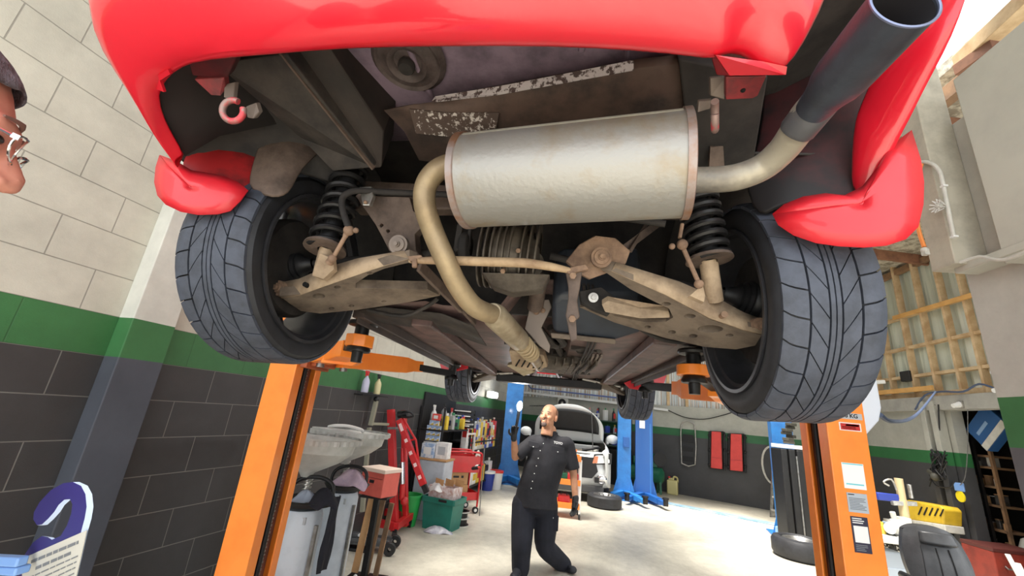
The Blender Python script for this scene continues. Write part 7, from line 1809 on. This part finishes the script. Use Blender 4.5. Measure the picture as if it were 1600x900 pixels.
# yellow striped cover, white panel, tools on the bench wall
q = RWp(1442, 800, .35); t = thing('machine_cover', 'yellow machine cover with black slanted slots against the dark wall', 'cover', q)
pts_ = [RWp(1412, 782, .35), RWp(1418, 781, .35), RWp(1468, 790, .35), RWp(1474, 796, .35), RWp(1474, 820, .35), RWp(1420, 812, .35)]
mb = MB(); mb.prism(pts_, -nR*.25); mbuild(mb, 'cover_body', yellow, t, smooth=0, bev=.02)
for k in range(5):
    x_ = 1434+k*8.5; mb = MB(); mb.prism([RWp(x_, 804+k*.6, .352), RWp(x_+2.4, 804.5+k*.6, .352), RWp(x_+7.5, 792+k*.9, .352), RWp(x_+5.4, 791.5+k*.9, .352)], nR*.004); mbuild(mb, 'slot', black_plastic, t, smooth=0)
mb = MB(); mb.prism([RWp(1424, 812, .36), RWp(1476, 820, .36), RWp(1478, 832, .36), RWp(1428, 826, .36)], -nR*.25); mbuild(mb, 'white_skirt', offwhite, t, smooth=0, bev=.01)
t = thing('cover_stand', 'dark stand under the yellow machine cover', 'stand', fl(q, 0))
zq = RWp(1450, 826, .2).z
mb = MB(); c_ = fl(RWp(1450, 826, .2), max(zq, .2)/2); mb.box(c_, (.3, .5, max(zq, .2)), rotz(-RA)); mbuild(mb, 'stand_body', black_satin, t, smooth=0, bev=.01)
# bench with tools
bp = P0(1408, 893); BY = 5.9
b0_, b1_ = PY(1374, 842, BY), PY(1440, 852, BY)
t = thing('workbench', 'white topped workbench between the right orange post and the office chair', 'workbench', fl(b0_.lerp(b1_, .5), 0))
zb_ = (b0_.z+b1_.z)/2
mb = MB(); mb.box(((b0_.x+b1_.x)/2-.10, BY+.25, zb_), (abs(b1_.x-b0_.x)+.4, .55, .06)); mbuild(mb, 'bench_top', white, t, smooth=0, bev=.02)
for dx in (-.35, .22):
    for dy in (.05, .45): mb = MB(); mb.box(((b0_.x+b1_.x)/2+dx, BY+dy, zb_/2), (.05, .05, zb_)); mbuild(mb, 'bench_leg', black_satin, t, smooth=0)
t = thing('plastic_tub', 'grey blue plastic tub under the white workbench', 'tub', fl(PY(1388, 880, BY+.1), 0))
p_ = PY(1388, 872, BY+.1); mb = MB(); mb.box((p_.x, p_.y+.1, p_.z-.05), (.28, .30, .26)); mb.box((p_.x, p_.y+.1, .13), (.30, .32, .26)); mbuild(mb, 'tub_body', M('tub_grey', C(160, 170, 182), .5), t, smooth=0, bev=.02)
t = thing('chain_heap', 'heap of dark metal chain and scrap beside the tub under the bench', 'chain', fl(PY(1412, 885, BY+.1), 0))
mb = MB(); p_ = fl(PY(1414, 880, BY+.1), 0)
for k in range(60): 
    c_ = p_+V((gr_.uniform(-.10,.10), gr_.uniform(0,.25), gr_.uniform(.02,.60))); mb.lathe([(-.008,.018),(0,.026),(.008,.018),(0,.010)], c_, (gr_.uniform(-1,1), gr_.uniform(-1,1), gr_.uniform(-1,1)), 8, closed=True)
o_ = mbuild(mb, 'chain_links', MATS['tar'], t); o_['kind'] = 'stuff'
items = [((1396, 775), .05, .20, white_pl, 'canister', 'tall white canister with valves on the bench', 'canister'), ((1403, 838), .12, .10, offwhite, 'machine_part', 'greyish gearbox part lying on the bench by the chair', 'machine part'),
         ((1390, 838), .05, .14, M('glass_blue', C(120, 140, 170), .3), 'glass_jar', 'bluish glass filter bowl standing on the bench', 'jar'), ((1378, 838), .05, .10, MATS['b_yellow'], 'yellow_tin', 'low yellow tin on the bench edge beside the orange post', 'tin')]
for (px_, py_), w_, h_, m_, nm, lab, cat in items:
    p_ = PY(px_, py_, BY+.25)
    base = V((p_.x, p_.y, zb_+.03)); t2 = thing(nm, lab, cat, base)
    hh = max(h_, 0)
    if nm == 'canister':
        zt_ = PY(1409, 748, BY+.35).z; x_ = PY(1411, 790, BY+.35).x
        mb = MB(); mb.cyl((x_, BY+.35, zb_+.03), (x_, BY+.35, zt_-.25), .05, n=16); mb.cyl((x_, BY+.35, zt_-.25), (x_, BY+.35, zt_), .045, n=16); mbuild(mb, 'canister_body', MATS['b_tan'], t2)
        mb = MB(); mb.bar((x_-.14, BY+.33, zt_-.30), (x_+.14, BY+.33, zt_-.28), .05, .05); mb.tube([(x_-.14, BY+.33, zt_-.10), (x_-.20, BY+.33, zt_-.06), (x_-.10, BY+.33, zt_-.02), (x_-.06, BY+.33, zt_-.14)], .012, 8, sub=3); mb.cyl((x_+.10, BY+.33, zt_-.22), (x_+.10, BY+.33, zt_-.06), .025, n=10); mbuild(mb, 'valve', zinc, t2, bev=.004)
        mb = MB(); mb.box((x_-.16, BY+.36, zt_-.24), (.26, .05, .09)); mbuild(mb, 'blue_handle', M('royal_blue', C(40, 60, 150), .4), t2, bev=.01)
        continue
    mb = MB()
    if nm == 'machine_part':
        mb.ball(base+V((0,0,.09)), (.14,.11,.09)); mb.cyl(base+V((-.12,-.06,.08)), base+V((-.16,-.12,.08)), .06, n=16); mb.box(base+V((.10,0,.14)), (.10,.12,.14)); mb.cyl(base+V((0,0,.14)), base+V((-.02,0,.26)), .03, n=12)
    else: mb.cyl(base, base+V((0,0,h_)), w_, n=18)
    mbuild(mb, nm+'_body', m_, t2, bev=.008)
    mb = MB(); mb.cyl(base+V((0,0,h_)), base+V((0,0,h_+.03)), w_*.7, n=16); mbuild(mb, nm+'_cap', zinc if nm != 'yellow_tin' else MATS['b_yellow'], t2)
# office chair
CY = 4.35; ch = V((PY(1466, 860, CY).x, CY, 0)); t = thing('office_chair', 'black leather office chair with high back at the lower right', 'chair', ch)
zt_ = PY(1462, 826, CY).z; wtop = PY(1508, 860, CY).x-PY(1424, 860, CY).x
def back_pt(u, v, front=True):
    w_ = wtop*.5*(1-.10*v**4)*(.92+.16*math.sin(PI*min(v+.15,1)))
    x = u*w_; z = .52+v*(zt_-.52)- (.05*abs(u)**3 if v > .8 else 0)*((v-.8)*5)
    y = -.08*(1-abs(u)**2.2)*(.8+.4*math.sin(PI*v)) if front else .06
    y += .12*v - .0
    return V((ch.x+x*math.cos(-.25)-y*math.sin(-.25), ch.y+x*math.sin(-.25)+y*math.cos(-.25), z))
mb = MB(); rF = [[back_pt(-1+2*k/14, j/14) for k in range(15)] for j in range(15)]; rB = [[back_pt(-1+2*k/14, j/14, False) for k in range(15)] for j in range(15)]
mb.grid(rF); mb.grid(rB)
for a_, b_ in ((rF[0], rB[0]), (rF[-1], rB[-1]), ([r[0] for r in rF], [r[0] for r in rB]), ([r[-1] for r in rF], [r[-1] for r in rB])): mb.grid([a_, b_])
bk = mbuild(mb, 'backrest', leather, t, smooth=60, subd=1)
mb = MB(); mb.grid([[back_pt((-1+2*k/8)*.62, .70+.22*j/5)+V((0,-.03,0)) for k in range(9)] for j in range(6)]); mb.build('headrest_pad', leather, bk, smooth=60, solid=.05, subd=1).matrix_parent_inverse = wmat(bk).inverted()
for u_ in (-.62, -.12, .35):
    mb = MB(); mb.tube([back_pt(u_*(1-.15*math.sin(3*v)), v)+V((0,-.006,0)) for v in [.05+.6*k/8 for k in range(9)]], .005, 6); mbuild(mb, 'seam', M('seam_grey', C(40, 40, 43), .5), bk)
mb = MB(); mb.box((ch.x, ch.y-.25, .48), (.52, .52, .12), rotz(-.25)); mbuild(mb, 'seat', leather, t, bev=.05, bseg=4)
for sg in (-1, 1):
    c_ = V((ch.x, ch.y, 0)); mb = MB(); mb.tube([c_+rotz(-.25) @ V((sg*.26, -.02, .50)), c_+rotz(-.25) @ V((sg*.30, -.05, .56)), c_+rotz(-.25) @ V((sg*.30, -.38, .56)), c_+rotz(-.25) @ V((sg*.30, -.42, .50))], .025, 10, sub=4); mbuild(mb, 'armrest', black_plastic, t)
mb = MB(); mb.cyl((ch.x, ch.y-.22, .10), (ch.x, ch.y-.22, .44), .03, n=14); mbuild(mb, 'gas_column', steel, t)
for k in range(5):
    a_ = 2*PI*k/5; e_ = V((ch.x+.30*math.cos(a_), ch.y-.22+.30*math.sin(a_), .08)); mb = MB(); mb.bar((ch.x, ch.y-.22, .11), e_, .05, .04); mbuild(mb, 'base_arm', black_plastic, t, bev=.008)
    mb = MB(); mb.ball(e_+V((0,0,-.05)), .03); mbuild(mb, 'caster', black_plastic, t)
# red chest, metal strips, white jug at the edge
rb_ = P0(1568, 893)-V((.55,.75,0)); t = thing('red_chest', 'dull red metal chest on the floor in front of the dark doorway', 'chest', rb_)
zr = PY(1560, 852, rb_.y).z; wr_ = .62; rb_.y -= .15; rb_.x = PY(1552, 880, rb_.y).x+wr_/2-.15; zr = PY(1560, 862, rb_.y).z
mb = MB(); mb.box((rb_.x+.15, rb_.y+.2, zr/2), (wr_, .45, zr)); mbuild(mb, 'chest_body', M('chest_red', C(140, 52, 40), .5, col2=C(112, 42, 34), scale=5), t, smooth=0, bev=.015)
mb = MB(); mb.box((rb_.x+.15, rb_.y+.2, zr+.02), (wr_*1.01, .46, .05)); mbuild(mb, 'chest_lid', M('chest_lid', C(84, 40, 36), .5), t, smooth=0, bev=.01)
mb = MB(); mb.tube([(rb_.x-.05, rb_.y-.03, zr*.6), (rb_.x-.05, rb_.y-.06, zr*.55), (rb_.x+.12, rb_.y-.06, zr*.55), (rb_.x+.12, rb_.y-.03, zr*.6)], .01, 8); mbuild(mb, 'chest_handle', steel, t)
for k, (a_, b_, lab) in enumerate((((1574, 866), (1596, 902), 'long pale strip leaning over the red chest, left of two'), ((1590, 880), (1602, 902), 'short pale strip leaning at the right edge, right of two'))):
    o = MB().bar(PY(*a_, 6.6), PY(b_[0]+30, b_[1]+60, 6.2), .05, .012).build('metal_strip', offwhite, smooth=0); tag(o, lab, 'strip')
p_ = PY(1603, 850, 7.2); t = thing('plastic_drum', 'white plastic drum cut off by the right edge of the picture', 'drum', fl(p_, 0))
mb = MB(); mb.lathe([(0,0), (0,.14), (p_.z-.1,.15), (p_.z+.05,.10), (p_.z+.08,.05), (p_.z+.08,0)], fl(p_, 0)+V((.08,0,0)), (0,0,1), 24); mbuild(mb, 'drum_body', offwhite, t)
mb = MB(); mb.cyl(fl(p_, p_.z+.08)+V((.08,0,0)), fl(p_, p_.z+.12)+V((.08,0,0)), .05, n=16); mbuild(mb, 'drum_cap', white_pl, t)
# ---- fittings high on the right: conduit, fan-like lamp, orange lead, conduits on the post
xx = 2.48
o = MB(); o.tube([PX(1420, 262, xx), PX(1440, 253, xx), PX(1456, 256, xx), PX(1468, 268, xx), PX(1474, 290, xx), PX(1480, 320, xx), PX(1490, 370, xx)], .012, 10, sub=4)
o = o.build('conduit', offwhite); tag(o, 'thin white conduit curving over from the mudflap and down the grey post', 'conduit')
for q_ in ((1475, 291), (1491, 370)):
    p_ = PX(*q_, xx); mb = MB(); mb.box(p_, (.03, .03, .014)); oo = mb.build('conduit_clip', white_pl, smooth=0, parent=o, bev=.003)
p_ = PX(1467, 322, 2.44); t = thing('cage_lamp', 'small round wire caged lamp hanging by the grey post', 'lamp', p_)
mb = MB()
for k in range(10):
    a_ = 2*PI*k/10; mb.tube([p_, p_+V((-.02, .045*math.cos(a_), .045*math.sin(a_))), p_+V((.02, .02*math.cos(a_), .02*math.sin(a_)))], .003, 6)
mbuild(mb, 'wire_cage', white_pl, t)
mb = MB(); mb.ball(p_, .02); mbuild(mb, 'bulb', offwhite, t)
t = thing('extension_lead', 'orange lead with a pale socket hanging just right of the red mudflap', 'cord', PY(1440, 370, 2.4))
mb = MB(); mb.tube([PX(1440, 256, 2.46), PX(1432, 285, 2.44), PX(1431, 330, 2.42), PX(1436, 362, 2.42), PX(1444, 386, 2.42)], .012, 8, sub=4); mbuild(mb, 'lead', M('lead_orange', C(232, 140, 70), .5), t)
mb = MB(); p_ = PX(1445, 391, 2.42); mb.ball(p_, .022); mb.box(p_+V((.0,0,-.02)), (.03,.03,.03)); mbuild(mb, 'socket', offwhite, t)
o = MB(); o.tube([PX(1500, 410, 2.47), PX(1530, 401, 2.5), PX(1556, 406, 2.5), PX(1578, 404, 2.5), PX(1604, 392, 2.5)], .010, 8, sub=3); o = o.build('service_cable', offwhite); tag(o, 'thin pale cable running under the big pale panel on the right', 'cable')
